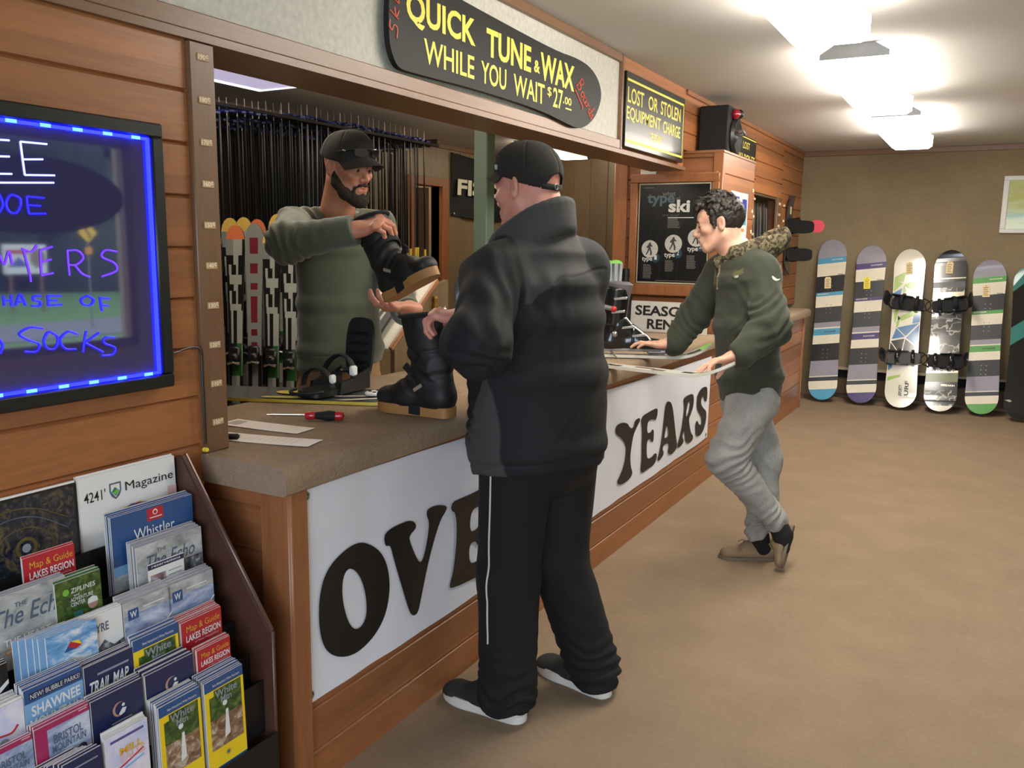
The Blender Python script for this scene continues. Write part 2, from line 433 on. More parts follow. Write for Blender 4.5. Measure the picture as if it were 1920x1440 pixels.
# far wall heater / baseboard
m = MB(); m.span((-1.40, YF - .07, .04), (3.2, YF, .20), mat('tan_heater_enamel', (96, 70, 48), .5), .006); struct(m, 'baseboard_far')
m = MB(); m.span((-1.40, YF - .085, .285), (3.2, YF, .305), mat('cream_heater_lip', (196, 180, 150), .5), .004); m.span((-1.40, YF - .02, .20), (3.2, YF, .285), blackm); struct(m, 'trim_far_rail')

# ------------------------------------------------------------------ counter
cb = thing('counter', 'long pine board service counter with a white banner pinned to its front', 'counter', (-1.8, 3.4, 0))
m = MB(); m.span((-2.13, 1.56, 0), (-1.505, 5.33, .848), pine_end); m.span((-1.70, 5.33, 0), (-1.505, 8.2, .848), pine_end); m.build('carcass', cb)
m = MB(); planks(m, Fr((-1.473, 1.58, 0), Y_, Z_), 6.62, .848, .1245, pine, .11, .03); m.build('front_boards', cb)
m = MB(); planks(m, Fr((-2.13, 1.528, 0), X_, Z_), .60, .848, .12, pine_end, .07, .03); m.build('end_boards', cb)
m = MB(); m.span((-1.56, 1.508, 0), (-1.462, 1.53, .849), pine_v, .004); m.span((-1.485, 1.512, 0), (-1.458, 1.575, .849), pine_v, .004); m.build('corner_board', cb)
m = MB(); m.span((-1.52, 8.18, 0), (-1.462, 8.235, .849), pine_v, .004); m.span((-1.71, 8.2, 0), (-1.52, 8.235, .849), pine_end, .004); m.build('end_panel', cb)
def top_profile(xb, xf):
    r = .028; p = [(xb, .85), (xf - .012, .85)]
    p += [(xf - .012 + .012 * math.sin(a), .862 - .012 * math.cos(a)) for a in (.5, 1.0, 1.57)]
    p += [(xf - r + r * math.cos(a), ZT - r + r * math.sin(a)) for a in (0, .4, .8, 1.2, 1.57)]
    p += [(xb + .015, ZT), (xb, ZT - .015)]
    return p
m = MB(); m.prism(top_profile(-2.185, -1.438), Fr((0, 0, 0), X_, Z_), -5.345, -1.478, topcarpet)
m.prism(top_profile(-1.70, -1.425), Fr((0, 0, 0), X_, Z_), -8.27, -5.35, topcarpet)
tag(m.build('countertop', None, 30), 'taupe carpet covered counter top running along the shop', 'countertop')

# wood box at the end of the counter carrying the poster
bx = thing('wooden_cabinet', 'tall pine board cabinet at the end of the counter, poster on its side', 'cabinet', (-1.85, 5.75, 0))
m = MB(); m.span((-2.17, 5.38, ZT), (-1.53, 6.12, 2.03), pine_end); m.build('body', bx)
m = MB(); planks(m, Fr((-2.2, 5.355, ZT + .001), X_, Z_), .66, 2.045 - ZT, .1245, pine_end, .10, .03); m.build('side_boards', bx)
m = MB(); planks(m, Fr((-1.5, 5.40, ZT + .001), Y_, Z_), .75, 2.045 - ZT, .26, pine, .22, .03); m.build('front_boards', bx)
m = MB(); m.span((-1.56, 5.345, ZT + .001), (-1.497, 5.40, 2.045), pine_v, .004); m.span((-2.21, 5.335, ZT + .001), (-2.12, 5.36, 2.045), pine_v, .003); m.build('corner_board', bx)
m = MB(); m.span((-2.2, 5.345, 2.045), (-1.495, 6.16, 2.062), pine_t, .003); m.build('top_board', bx)
tagm = mat('cream_label', (226, 206, 168), .6)
for k, (y, z) in enumerate(((5.43, 1.80), (6.12, 1.86), (6.12, 1.72), (6.12, 1.58), (5.43, 1.62))):
    m = MB(); m.box((-1.496, y, z), (.006, .03, .026), tagm, None, .002); m.build('cream_peg', bx)
# ------------------------------------------------------------------ ceiling lights
lamp_m = emit('fluorescent_diffuser', (255, 248, 236), LAMP_E, (235, 230, 220))
pan_m = mat('white_enamel_pan', (214, 212, 208), .4, var=.02); cap_m = mat('grey_end_cap', (150, 152, 156), .5)
def fixture(x, y0, y1, zc, label, dm=None, wdt=.30, drop=.14, group='fluorescent ceiling lights'):
    t = thing('ceiling_light', label, 'ceiling light', (x, (y0 + y1) / 2, zc), group)
    m = MB(); m.span((x - .07, y0 + .013, zc - .055), (x + .07, y1 - .013, zc), pan_m, .003); m.build('pan', t)
    h = wdt / 2; k = min(.062, drop * .5); pr = [(-h, zc - k), (-h, zc - drop + .02), (-h + .03, zc - drop), (h - .03, zc - drop), (h, zc - drop + .02), (h, zc - k)]
    m = MB(); m.prism(pr, Fr((x, 0, 0), X_, Z_), -y1, -y0, dm or lamp_m); m.build('diffuser', t, 20)
    for y in (y0, y1 - .012):
        m = MB(); m.prism([(-h - .004, zc - k + .022), (-h - .004, zc - k - .004), (h + .004, zc - k - .004), (h + .004, zc - k + .022), (.09, zc), (-.09, zc)][::-1],
                          Fr((x, 0, 0), X_, Z_), -y - .014, -y + .002, cap_m); m.build('end_cap', t)
    return t
fixture(-.655, 6.45, 7.85, ZC, 'ceiling light nearest the far wall of snowboards'); fixture(-.655, 4.45, 5.85, ZC, 'ceiling light in the middle of the visible row')
fixture(-.655, 2.40, 3.80, ZC, 'ceiling light closest to the camera, glaring at the top edge')
dim = emit('dim_diffuser', (176, 168, 196), .8, (150, 146, 160)); lit2 = emit('back_room_diffuser', (255, 240, 214), 9.0)  # lavender panel gets a faint glow of its own
t_dim = fixture(-3.56, 2.4, 3.70, 2.37, 'dim lavender ceiling light in the rental room behind the counter', dim, .32, .06, None)
m = MB(); rim_glint = emit('diffuser_rim_glint', (236, 236, 244), 1.6)  # glowing edges imitate light caught on the white plastic frame
for a, b in (((-3.725, 2.395, 2.305), (-3.715, 3.705, 2.345)), ((-3.405, 2.395, 2.305), (-3.395, 3.705, 2.345)), ((-3.725, 3.70, 2.305), (-3.395, 3.71, 2.345))): m.span(a, b, rim_glint)
m.build('rim_glint', bpy.data.objects[t_dim.name])
bk2 = emit('added_fill_diffuser', (255, 240, 216), 7)  # unseen fixtures added to brighten the rental room and the clerk
fixture(-2.75, 2.3, 3.6, 2.37, 'added rental room fill light above the counter opening, unseen behind the header', bk2, .3, .20, None)
fixture(-2.75, 4.9, 6.2, 2.37, 'added rental room fill light behind the green post, unseen behind the header', bk2, .3, .20, None)
fixture(-5.05, 6.0, 7.0, 2.37, 'added fill light in the tan room beyond the door', bk2, .2, .08, None)  # fixture added so the space past the door reads as lit
fixture(-3.67, 6.75, 7.95, 2.37, 'lit ceiling light deep in the rental room by the partition', lit2, .16, .08, None)
LET = {'O': [[(1.801,0.636),(1.862,0.597),(1.899,0.544),(1.914,0.471),(1.897,0.392),(1.851,0.343),(1.788,0.323),(1.728,0.326),(1.672,0.349),(1.634,0.385),(1.614,0.44),(1.611,0.51),(1.624,0.574),(1.657,0.616),(1.713,0.64),(1.76,0.645)],[(1.735,0.584),(1.769,0.558),(1.798,0.504),(1.809,0.443),(1.802,0.404),(1.771,0.388),(1.742,0.404),(1.72,0.441),(1.704,0.498),(1.702,0.546),(1.714,0.577)]], 'V': [[(1.887,0.618),(1.894,0.637),(1.94,0.644),(2.015,0.64),(2.047,0.622),(2.05,0.604),(2.015,0.593),(2.012,0.576),(2.057,0.496),(2.078,0.485),(2.101,0.522),(2.123,0.6),(2.106,0.628),(2.109,0.649),(2.162,0.648),(2.216,0.632),(2.22,0.619),(2.177,0.59),(2.116,0.482),(2.07,0.362),(2.055,0.327),(2.029,0.328),(2.009,0.349),(1.971,0.442),(1.932,0.541),(1.916,0.593),(1.894,0.594)]], 'E': [[(2.241,0.609),(2.249,0.634),(2.29,0.635),(2.367,0.632),(2.466,0.637),(2.481,0.603),(2.467,0.557),(2.439,0.555),(2.43,0.577),(2.367,0.575),(2.359,0.5),(2.404,0.496),(2.422,0.511),(2.44,0.496),(2.432,0.428),(2.41,0.44),(2.399,0.458),(2.356,0.457),(2.361,0.382),(2.424,0.381),(2.46,0.4),(2.489,0.38),(2.462,0.318),(2.379,0.325),(2.238,0.34),(2.233,0.358),(2.258,0.397),(2.279,0.504),(2.273,0.591)]], 'Y': [[(3.64,0.611),(3.648,0.638),(3.722,0.641),(3.793,0.624),(3.813,0.604),(3.849,0.585),(3.882,0.6),(3.879,0.622),(3.949,0.627),(3.963,0.608),(3.918,0.585),(3.875,0.555),(3.856,0.511),(3.84,0.446),(3.857,0.391),(3.882,0.363),(3.873,0.344),(3.817,0.331),(3.74,0.33),(3.695,0.345),(3.687,0.362),(3.735,0.384),(3.775,0.426),(3.791,0.49),(3.776,0.527),(3.718,0.568),(3.663,0.59)]], 'E2': [[(3.975,0.601),(3.985,0.626),(4.082,0.631),(4.196,0.635),(4.224,0.622),(4.215,0.587),(4.191,0.568),(4.156,0.583),(4.099,0.588),(4.071,0.576),(4.069,0.523),(4.12,0.518),(4.144,0.531),(4.171,0.522),(4.17,0.458),(4.139,0.464),(4.118,0.486),(4.073,0.486),(4.074,0.414),(4.092,0.383),(4.148,0.38),(4.193,0.394),(4.24,0.379),(4.206,0.331),(4.091,0.329),(4.017,0.323),(3.997,0.35),(4.01,0.392),(4.0,0.483),(4.0,0.553)]], 'A': [[(4.357,0.638),(4.399,0.641),(4.45,0.618),(4.5,0.529),(4.554,0.412),(4.581,0.367),(4.571,0.335),(4.484,0.324),(4.424,0.341),(4.421,0.361),(4.441,0.381),(4.415,0.405),(4.345,0.405),(4.329,0.385),(4.359,0.364),(4.339,0.344),(4.264,0.332),(4.243,0.351),(4.28,0.38),(4.32,0.457),(4.34,0.556)],[(4.386,0.52),(4.423,0.456),(4.411,0.439),(4.36,0.44),(4.353,0.45)]], 'R': [[(4.645,0.608),(4.667,0.624),(4.81,0.623),(4.857,0.601),(4.856,0.54),(4.798,0.493),(4.768,0.478),(4.803,0.416),(4.832,0.38),(4.879,0.355),(4.856,0.329),(4.774,0.329),(4.722,0.355),(4.711,0.392),(4.68,0.428),(4.654,0.393),(4.689,0.366),(4.676,0.349),(4.601,0.336),(4.583,0.357),(4.623,0.399),(4.657,0.482),(4.675,0.569)],[(4.736,0.584),(4.778,0.583),(4.784,0.541),(4.733,0.499),(4.7,0.505)]], 'S': [[(4.92,0.561),(4.931,0.601),(4.995,0.628),(5.102,0.626),(5.134,0.603),(5.137,0.528),(5.093,0.529),(5.05,0.573),(5.006,0.564),(5.005,0.527),(5.071,0.49),(5.141,0.463),(5.141,0.398),(5.078,0.345),(4.992,0.332),(4.927,0.346),(4.914,0.385),(4.913,0.438),(4.947,0.437),(4.98,0.405),(5.034,0.395),(5.037,0.437),(4.986,0.472),(4.929,0.508)]]}
NEON = [('w',[(0.983,1.648),(1.026,1.65)]),('w',[(0.98,1.616),(1.024,1.619)]),('w',[(0.978,1.583),(1.026,1.586)]),('w',[(1.048,1.65),(1.05,1.616),(1.052,1.586)]),('w',[(1.048,1.65),(1.103,1.651)]),('w',[(1.05,1.616),(1.092,1.62)]),('w',[(1.052,1.586),(1.115,1.59)]),('w',[(0.964,1.565),(1.112,1.575)]),('b',[(0.996,1.551),(1.004,1.527),(0.995,1.51)]),('b',[(1.024,1.546),(1.038,1.54),(1.039,1.526),(1.029,1.511),(1.015,1.513),(1.01,1.528),(1.017,1.542),(1.024,1.546)]),('b',[(1.053,1.544),(1.053,1.527),(1.055,1.51)]),('b',[(1.053,1.544),(1.089,1.543)]),('b',[(1.053,1.527),(1.08,1.527)]),('b',[(1.055,1.51),(1.09,1.512)]),('p',[(0.983,1.407),(0.988,1.429),(0.997,1.41),(1.008,1.435),(1.013,1.41)]),('p',[(1.038,1.438),(1.047,1.39),(1.048,1.374)]),('p',[(1.035,1.441),(1.054,1.435),(1.067,1.448)]),('p',[(1.073,1.438),(1.072,1.409),(1.072,1.387)]),('p',[(1.073,1.438),(1.099,1.445)]),('p',[(1.073,1.414),(1.095,1.419)]),('p',[(1.072,1.387),(1.097,1.391)]),('p',[(1.132,1.438),(1.132,1.409),(1.133,1.385)]),('p',[(1.131,1.437),(1.155,1.437),(1.167,1.422),(1.151,1.408),(1.133,1.407)]),('p',[(1.146,1.407),(1.161,1.389),(1.179,1.381)]),('p',[(1.249,1.435),(1.221,1.438),(1.211,1.424),(1.241,1.41),(1.245,1.393),(1.208,1.381)]),('b',[(0.99,1.349),(0.991,1.329)]),('b',[(1.006,1.35),(1.005,1.327)]),('b',[(0.991,1.339),(1.006,1.339)]),('b',[(1.013,1.328),(1.024,1.35),(1.034,1.327)]),('b',[(1.018,1.335),(1.032,1.335)]),('b',[(1.067,1.345),(1.052,1.345),(1.052,1.337),(1.065,1.333),(1.062,1.325),(1.046,1.326)]),('b',[(1.081,1.345),(1.082,1.335),(1.081,1.325)]),('b',[(1.081,1.345),(1.11,1.343)]),('b',[(1.082,1.335),(1.101,1.334)]),('b',[(1.081,1.325),(1.111,1.325)]),('b',[(1.171,1.341),(1.185,1.332),(1.177,1.321),(1.16,1.323),(1.156,1.334),(1.171,1.341)]),('b',[(1.201,1.337),(1.202,1.321),(1.204,1.306)]),('b',[(1.199,1.335),(1.224,1.332)]),('b',[(1.202,1.32),(1.219,1.317)]),('b',[(0.973,1.267),(0.981,1.251),(0.975,1.235)]),('b',[(1.065,1.278),(1.039,1.282),(1.016,1.271),(1.032,1.258),(1.056,1.246),(1.048,1.232),(1.024,1.234)]),('b',[(1.082,1.27),(1.097,1.257),(1.091,1.236),(1.074,1.235),(1.066,1.251),(1.074,1.267),(1.082,1.27)]),('b',[(1.142,1.26),(1.121,1.267),(1.102,1.252),(1.111,1.232),(1.136,1.228)]),('b',[(1.163,1.265),(1.157,1.244),(1.152,1.22)]),('b',[(1.193,1.259),(1.158,1.24)]),('b',[(1.158,1.24),(1.18,1.227),(1.2,1.215)]),('b',[(1.231,1.245),(1.208,1.247),(1.204,1.235),(1.23,1.222),(1.223,1.208),(1.196,1.208)])]
# ------------------------------------------------------------------ measuring post
t = thing('measuring_post', 'brown post with small numbered height tags at the left of the counter opening', 'post', (XW, 1.52, ZT))
m = MB(); m.span((-1.80, 1.486, ZT + .001), (-1.716, 1.562, 1.934), brown_v, .003); m.build('board', t)
ink = mat('brown_ink', (70, 44, 30), .7)
for k in range(10):
    z = 1.0 + .1 * k; fr = Fr((-1.7155, 1.508, z - .008), Y_, Z_)
    m = MB(); m.box((-1.715, 1.526, z), (.003, .036, .017), mat('tan_tag', (188, 152, 112), .6), None, .001); p = m.build('number_tag', t)
    m = MB(); m.text('%d' % (100 + 10 * k), fr, .003, .003, .024, .014, .0022, mat('cream_ink', (240, 226, 200), .6), .02); m.text('c', fr, .026, .007, .033, .015, .0022, mat('cream_ink', (240, 226, 200), .6), .02); m.build('numeral', p)
t = tag(MB().lathe([(.001, -.012), (.001, 0), (.006, .001), (.003, .004), (.003, .010), (.006, .012), (.005, .015)], (-1.716, 1.478, .935), (1, -.2, .15), yellow, 12).build('push_pin'), 'yellow push pin at the foot of the measuring post', 'push pin')

# ------------------------------------------------------------------ neon marker board
t = thing('neon_board', 'blue lit writing board with black frame on the wood wall', 'writing board', (XW + .01, .9, 1.42))
z0, z1, y0, y1 = 1.116, 1.724, .30, 1.378
m = MB()
for a, b in (((-1.728, y0, z0), (-1.688, y1, z0 + .032)), ((-1.728, y0, z1 - .032), (-1.688, y1, z1)), ((-1.728, y0, z0 + .032), (-1.688, y0 + .032, z1 - .032)), ((-1.728, y1 - .032, z0 + .032), (-1.688, y1, z1 - .032))): m.span(a, b, black, .004)
m.build('frame', t)
n = NT('dark_glass'); n.b.inputs['Base Color'].default_value = lin((56, 54, 92)); n.b.inputs['Roughness'].default_value = .03; n.b.inputs['IOR'].default_value = 1.9
m = MB(); m.span((-1.722, y0 + .03, z0 + .03), (-1.702, y1 - .03, z1 - .03), n.m); m.build('glass_panel', t)
led = emit('blue_led', (18, 24, 255), 8); ledw = emit('blue_led_hot', (40, 70, 255), 11)
m = MB(); e = .034
for a, b in (((-1.702, y0 + e, z0 + e), (-1.694, y1 - e, z0 + e + .006)), ((-1.702, y0 + e, z1 - e - .006), (-1.694, y1 - e, z1 - e)), ((-1.702, y1 - e - .006, z0 + e), (-1.694, y1 - e, z1 - e))): m.span(a, b, led)
for k in range(14):
    for z in (z0 + e + .003, z1 - e - .003): m.box((-1.6935, y1 - .07 - k * .07, z), (.002, .022, .007), ledw)
m.build('led_strip', t, label='glowing blue light strip')
cols = {'w': emit('pale_blue_marker', (150, 160, 255), 2.2), 'b': emit('blue_marker', (24, 20, 250), 3.0), 'p': emit('violet_marker', (84, 40, 235), 1.8)}
def centre(p): return sum(z for y, z in p) / len(p)
rows = {}
for cc, p in NEON:
    z = centre(p); rows.setdefault((cc, 0 if z > 1.56 else 1 if z > 1.49 else 2 if z > 1.34 else 3 if z > 1.27 else 4), []).append(p)
for (cc, r), ps in rows.items():
    m = MB()
    for p in ps: m.tube([Vector(q) for q in (crom([(-1.7005, y, z) for y, z in p], 5) if len(p) > 2 else [(-1.7005, y, z) for y, z in p])], .0021, cols[cc], 6)
    m.build('handwriting', t, label={'w': 'pale blue handwritten line', 'b': 'deep blue handwritten line', 'p': 'violet handwritten line'}[cc])
m = MB(); m.tube(crom([(-1.70, 1.372, 1.195), (-1.714, 1.40, 1.192), (-1.716, 1.45, 1.200), (-1.712, 1.476, 1.19), (-1.711, 1.4775, 1.12), (-1.7115, 1.478, 1.0), (-1.712, 1.479, .95)], 6), .0028, black, 6); m.build('power_cord', t)

# ------------------------------------------------------------------ counter banner
def sag(y): return .0
t = thing('counter_banner', 'long white banner with big black letters on the counter front', 'banner', (-1.47, 3.3, .55))
bw = mat('white_banner_vinyl', (238, 240, 248), .5, var=.02, vs=3)
rnd = random.Random(4)
def bx_(y, z):
    s = (z - .27) / .55
    return -1.4695 + 0.0015 * math.sin(y * 23 + math.sin(y * 7)) * (1 - .4 * s) + .0015 * math.sin(y * 9 + z * 6) + .0024
def topz(y): return .846 - .02 * math.sin(min(1, max(0, (y - 1.56) / 3.65)) * math.pi) - .045 * max(0, (y - 3.4) / 1.8)
def botz(y): return .258 + .03 * (y - 1.555) / 3.64 - .012 * math.sin((y - 1.555) / 3.64 * math.pi)
m = MB(); N = 150; V = []; F = []
for side in (0, .0012):
    for i in range(N + 1):
        y = 1.556 + 3.64 * i / N
        for j in range(9):
            z = botz(y) + (topz(y) - botz(y)) * j / 8; V.append((bx_(y, z) - side, y, z))
n1 = (N + 1) * 9
for i in range(N):
    for j in range(8):
        a = i * 9 + j; F.append((a, a + 9, a + 10, a + 1)); F.append((n1 + a, n1 + a + 1, n1 + a + 10, n1 + a + 9))
m.add(V, F, bw); m.build('cloth', t)
ltr = mat('black_banner_ink', (26, 24, 24), .45, var=.05)
LET['R2'] = [[(y - 2.18, z) for y, z in L] for L in LET['R']]
order = [('O', 'O'), ('V', 'V'), ('E', 'E'), ('R2', 'R'), ('Y', 'Y'), ('E2', 'E'), ('A', 'A'), ('R', 'R'), ('S', 'S')]
for k, ch in order:
    m = MB(); L = [smooth_loop(q, 2) for q in LET[k]]
    if k == 'R2': L = [[(y, z - .03) for y, z in q] for q in L]
    ys = [p[0] for p in L[0]]
    tri = tessellate_polygon([[Vector((p[0], p[1], 0)) for p in q] for q in L]); flat = [p for q in L for p in q]
    m.add([(bx_(p[0], p[1]) + .0045, p[0], p[1]) for p in flat], [tuple(q) for q in tri], ltr)
    m.build('letter', t)
for y, z in ((1.575, .283), (1.575, .826), (5.16, .31), (5.16, .77)):
    m = MB(); m.tube([(bx_(y, z) + .002, y + .009 * math.cos(a), z + .009 * math.sin(a)) for a in [k * math.pi / 6 for k in range(12)]], .003, steel, 6, closed=True); m.build('grommet', t)

# ------------------------------------------------------------------ big board shaped sign
t = thing('tune_sign', 'black snowboard shaped sign with yellow tuning prices above the counter', 'sign', (XW, 3.0, 2.15))
sgn = mat('black_sign_paint', (24, 24, 24), .55, var=.10, spec=.3); 
o = [(2.262, 2.03), (2.29, 2.008), (2.371, 2.008), (2.788, 2.02), (3.255, 2.017), (3.495, 1.997), (3.617, 1.988), (3.707, 2.001), (3.817, 2.056), (3.88, 2.133), (3.89, 2.188), (3.843, 2.241), (3.744, 2.278), (3.599, 2.287), (3.399, 2.277), (2.9, 2.292), (2.5, 2.308), (2.33, 2.318), (2.262, 2.28), (2.236, 2.2), (2.236, 2.08)]
fr = Fr((0, 0, 0), Y_, Z_)
m = MB(); m.prism(smooth_loop(o, 2), fr, -1.712, -1.692, sgn); m.build('board', t)
yl = mat('yellow_sign_paint', (240, 222, 84), .5, var=.06); rd = mat('coral_sign_paint', (206, 92, 72), .5, var=.08)
H = -1.691
for s, a, b, c, d in (('QUICK', 2.327, 2.148, 2.745, 2.256), ('TUNE', 2.822, 2.148, 3.172, 2.247), ('&', 3.198, 2.158, 3.25, 2.206), ('WAX', 3.255, 2.138, 3.582, 2.246)): MB().text(s, fr, a, b, c, d, H, yl, .028).build('lettering', t)
for s, a, b, c, d in (('WHILE', 2.424, 2.05, 2.738, 2.128), ('YOU', 2.786, 2.048, 2.972, 2.126), ('WAIT', 3.03, 2.042, 3.296, 2.122), ): MB().text(s, fr, a, b, c, d, H, yl, .012).build('lettering', t)
m = MB(); m.text('27', fr, 3.376, 2.046, 3.47, 2.127, H, yl, .012); m.text('$', fr, 3.322, 2.08, 3.36, 2.122, H, yl, 0); m.text('.', fr, 3.474, 2.074, 3.484, 2.084, H, yl); m.text('00', fr, 3.49, 2.074, 3.558, 2.106, H, yl, .015); m.rect(fr, 3.5, 2.055, 3.56, 2.061, H, yl)
m.build('price_lettering', t)
def script(m, strokes, fr, x0, y0, sx, sy, shear, rise, r, mt, h):
    for p in strokes:
        q = [(x0 + a * sx + b * shear, y0 + b * sy + a * rise) for a, b in p]
        m.tube([fr(a, b, h) for a, b in (crom(q, 6) if len(q) > 2 else q)], r, mt, 6, flat=1)
SCR = {'B': [[(.1, 1.5), (.0, .0)], [(.0, 1.4), (.5, 1.5), (.5, .9), (.1, .8), (.6, .6), (.5, .1), (-.1, .0)]], 'o': [[(.3, .75), (.05, .5), (.2, .1), (.5, .25), (.45, .65), (.3, .75), (.7, .6)]],
       'a': [[(.5, .7), (.1, .6), (.1, .15), (.4, .15), (.55, .7), (.5, .1), (.75, .15)]], 'r': [[(.1, .6), (.25, .7), (.2, .0), (.3, .5), (.6, .75)]], 'd': [[(.45, .7), (.1, .5), (.15, .1), (.45, .2), (.65, 1.5), (.5, .1), (.75, .15)]],
       's': [[(.45, .75), (.2, .6), (.4, .3), (.3, .02), (.0, .1)]], 'S': [[(.6, 1.4), (.2, 1.4), (.1, 1.0), (.5, .7), (.5, .1), (-.1, .1)]], 'k': [[(.1, 1.5), (.05, .0)], [(.55, .75), (.1, .35), (.6, .0)]], 'i': [[(.2, .75), (.2, .1), (.4, .1)], [(.25, 1.05), (.27, 1.12)]]}
m = MB(); f2 = Fr((0, 3.628, 2.205), Vector((0, .86, -.51)), Vector((0, .35, .94)))
f2 = Fr((H, 3.604, 2.168), Vector((0, .80, -.60)), Vector((0, .60, .80)))
for k, ch in enumerate('Boards'): script(m, SCR[ch], f2, (.034 * k + (.016 if k else 0)), 0, .052, .046, .012, 0, .0030, rd, 0)
m.tube([f2(.0, -.022), f2(.10, -.022), f2(.11, -.034)], .004, rd, 6); m.build('script_lettering', t, label='coral script word along the rounded end')
m = MB(); f2 = Fr((H, 2.262, 2.23), Vector((0, .25, -.97)), Vector((0, .97, .25))) if 0 else Fr((H, 2.285, 2.24), Vector((0, .3, -.95)), Vector((0, .95, .3)))
f2 = Fr((H, 2.256, 2.088), Vector((0, .12, .99)), Vector((0, -.99, .12))); f2 = Fr((H, 2.25, 2.10), Vector((0, .42, .9)), Vector((0, -.9, .42))) if 0 else Fr((H, 2.278, 2.10), Vector((0, .1, 1)), Vector((0, -1, .1)))
for k, ch in enumerate('Skis'): script(m, SCR[ch], f2, .040 * k + (.012 if k else 0), 0, .050, .030, .008, 0, .0028, rd, 0)
m.build('script_lettering', t, label='coral script word at the square end')

# ------------------------------------------------------------------ lost or stolen sign
t = thing('charge_sign', 'large black sign with yellow border about lost or stolen equipment', 'sign', (XW, 4.7, 2.16))
gls = mat('glossy_black_sign', (26, 26, 24), .34, var=.08, coat=.12, spec=.35); fr = Fr((0, 0, 0), Y_, Z_)
m = MB(); m.span((-1.728, 4.222, 1.972), (-1.70, 5.17, 2.345), gls, .003); m.build('panel', t)
H = -1.6993
m = MB(); m.rect(fr, 4.235, 2.300, 5.152, 2.312, H, yl); m.rect(fr, 4.235, 1.998, 5.152, 2.010, H, yl); m.rect(fr, 5.142, 2.01, 5.152, 2.30, H, yl); m.build('border', t)
for s, a, b, c, d in (('LOST', 4.245, 2.194, 4.475, 2.272), ('OR', 4.545, 2.199, 4.693, 2.272), ('STOLEN', 4.742, 2.199, 5.094, 2.275), ('EQUIPMENT', 4.235, 2.1, 4.751, 2.176), ('CHARGE', 4.792, 2.106, 5.096, 2.172)): MB().text(s, fr, a, b, c, d, H, yl, .012).build('lettering', t)
m = MB()
for s, a, b, c, d in (('$', 4.60, 2.05, 4.635, 2.085), ('350', 4.645, 2.043, 4.75, 2.083), ('00', 4.755, 2.062, 4.787, 2.083)): m.text(s, fr, a, b, c, d, H, yl, .012)
m.build('price_lettering', t)
t = thing('pole_sign', 'small black and yellow lost ski poles sign half hidden behind the loudspeaker', 'sign', (XW, 6.7, 2.15))
m = MB(); m.span((-1.728, 6.40, 2.075), (-1.712, 7.02, 2.306), gls, .002); m.build('panel', t)
m = MB(); m.rect(fr, 6.41, 2.288, 7.01, 2.296, -1.7113, yl); m.build('border', t)
MB().text('LOST', fr, 6.615, 2.21, 6.82, 2.262, -1.7113, yl, .01).build('lettering', t); MB().text('SKI POLES', fr, 6.46, 2.11, 6.99, 2.172, -1.7113, yl, .01).build('lettering', t)

# ------------------------------------------------------------------ ski type poster in its wooden frame
t = thing('ski_poster', 'framed black poster asking what type of ski, on the cabinet side', 'poster', (-1.8, 5.33, 1.55))
m = MB()
for a, b in (((-2.09, 5.318, 1.87), (-1.51, 5.334, 1.925)), ((-2.09, 5.318, 1.155), (-1.51, 5.334, 1.228)), ((-2.09, 5.318, 1.228), (-2.04, 5.334, 1.87)), ((-1.555, 5.318, 1.228), (-1.51, 5.334, 1.87))): m.span(a, b, pine_v, .004)
m.build('frame', t)
m = MB(); m.span((-2.032, 5.326, 1.232), (-1.560, 5.334, 1.866), mat('cream_mount', (190, 178, 150), .6)); m.build('mount', t)
pb = mat('poster_black', (24, 25, 26), .3, var=.25, vs=5); fr = Fr((0, 5.325, 0), X_, Z_)
m = MB(); m.rect(fr, -2.024, 1.242, -1.568, 1.858, 0, pb)
gw = mat('poster_white', (214, 212, 204), .4); gg = mat('poster_grey', (104, 104, 102), .4); gt = mat('poster_blue_grey', (84, 100, 108), .4); g3 = mat('poster_dark_teal', (40, 72, 84), .4); gs = mat('poster_small_print', (120, 118, 112), .4)
for k in range(14):
    a = 1.30 + .035 * k; m.tube([fr(-2.0 + .02 * k + .25 * (1 - math.cos(q)), 1.25 + .5 * math.sin(q), -.0002) for q in [i * .1 for i in range(12)]], .0006, g3, 4) if k % 3 == 0 else None
m.build('print', t)
for s, a, b, c, d, mt, bo in (('what', -1.874, 1.787, -1.786, 1.815, gg, .02), ('type', -1.975, 1.722, -1.790, 1.800, gt, .03), ('of', -1.783, 1.762, -1.754, 1.782, gg, .01), ('ski', -1.830, 1.684, -1.690, 1.762, gw, .035), ('are you?', -1.868, 1.655, -1.758, 1.676, gg, .0),
                           ('type', -1.996, 1.368, -1.926, 1.400, gw, .02), ('type', -1.846, 1.394, -1.776, 1.428, gw, .02), ('type', -1.696, 1.434, -1.626, 1.468, gw, .02)): MB().text(s, fr, a, b, c, d, .0006, mt, bo).build('lettering', t)
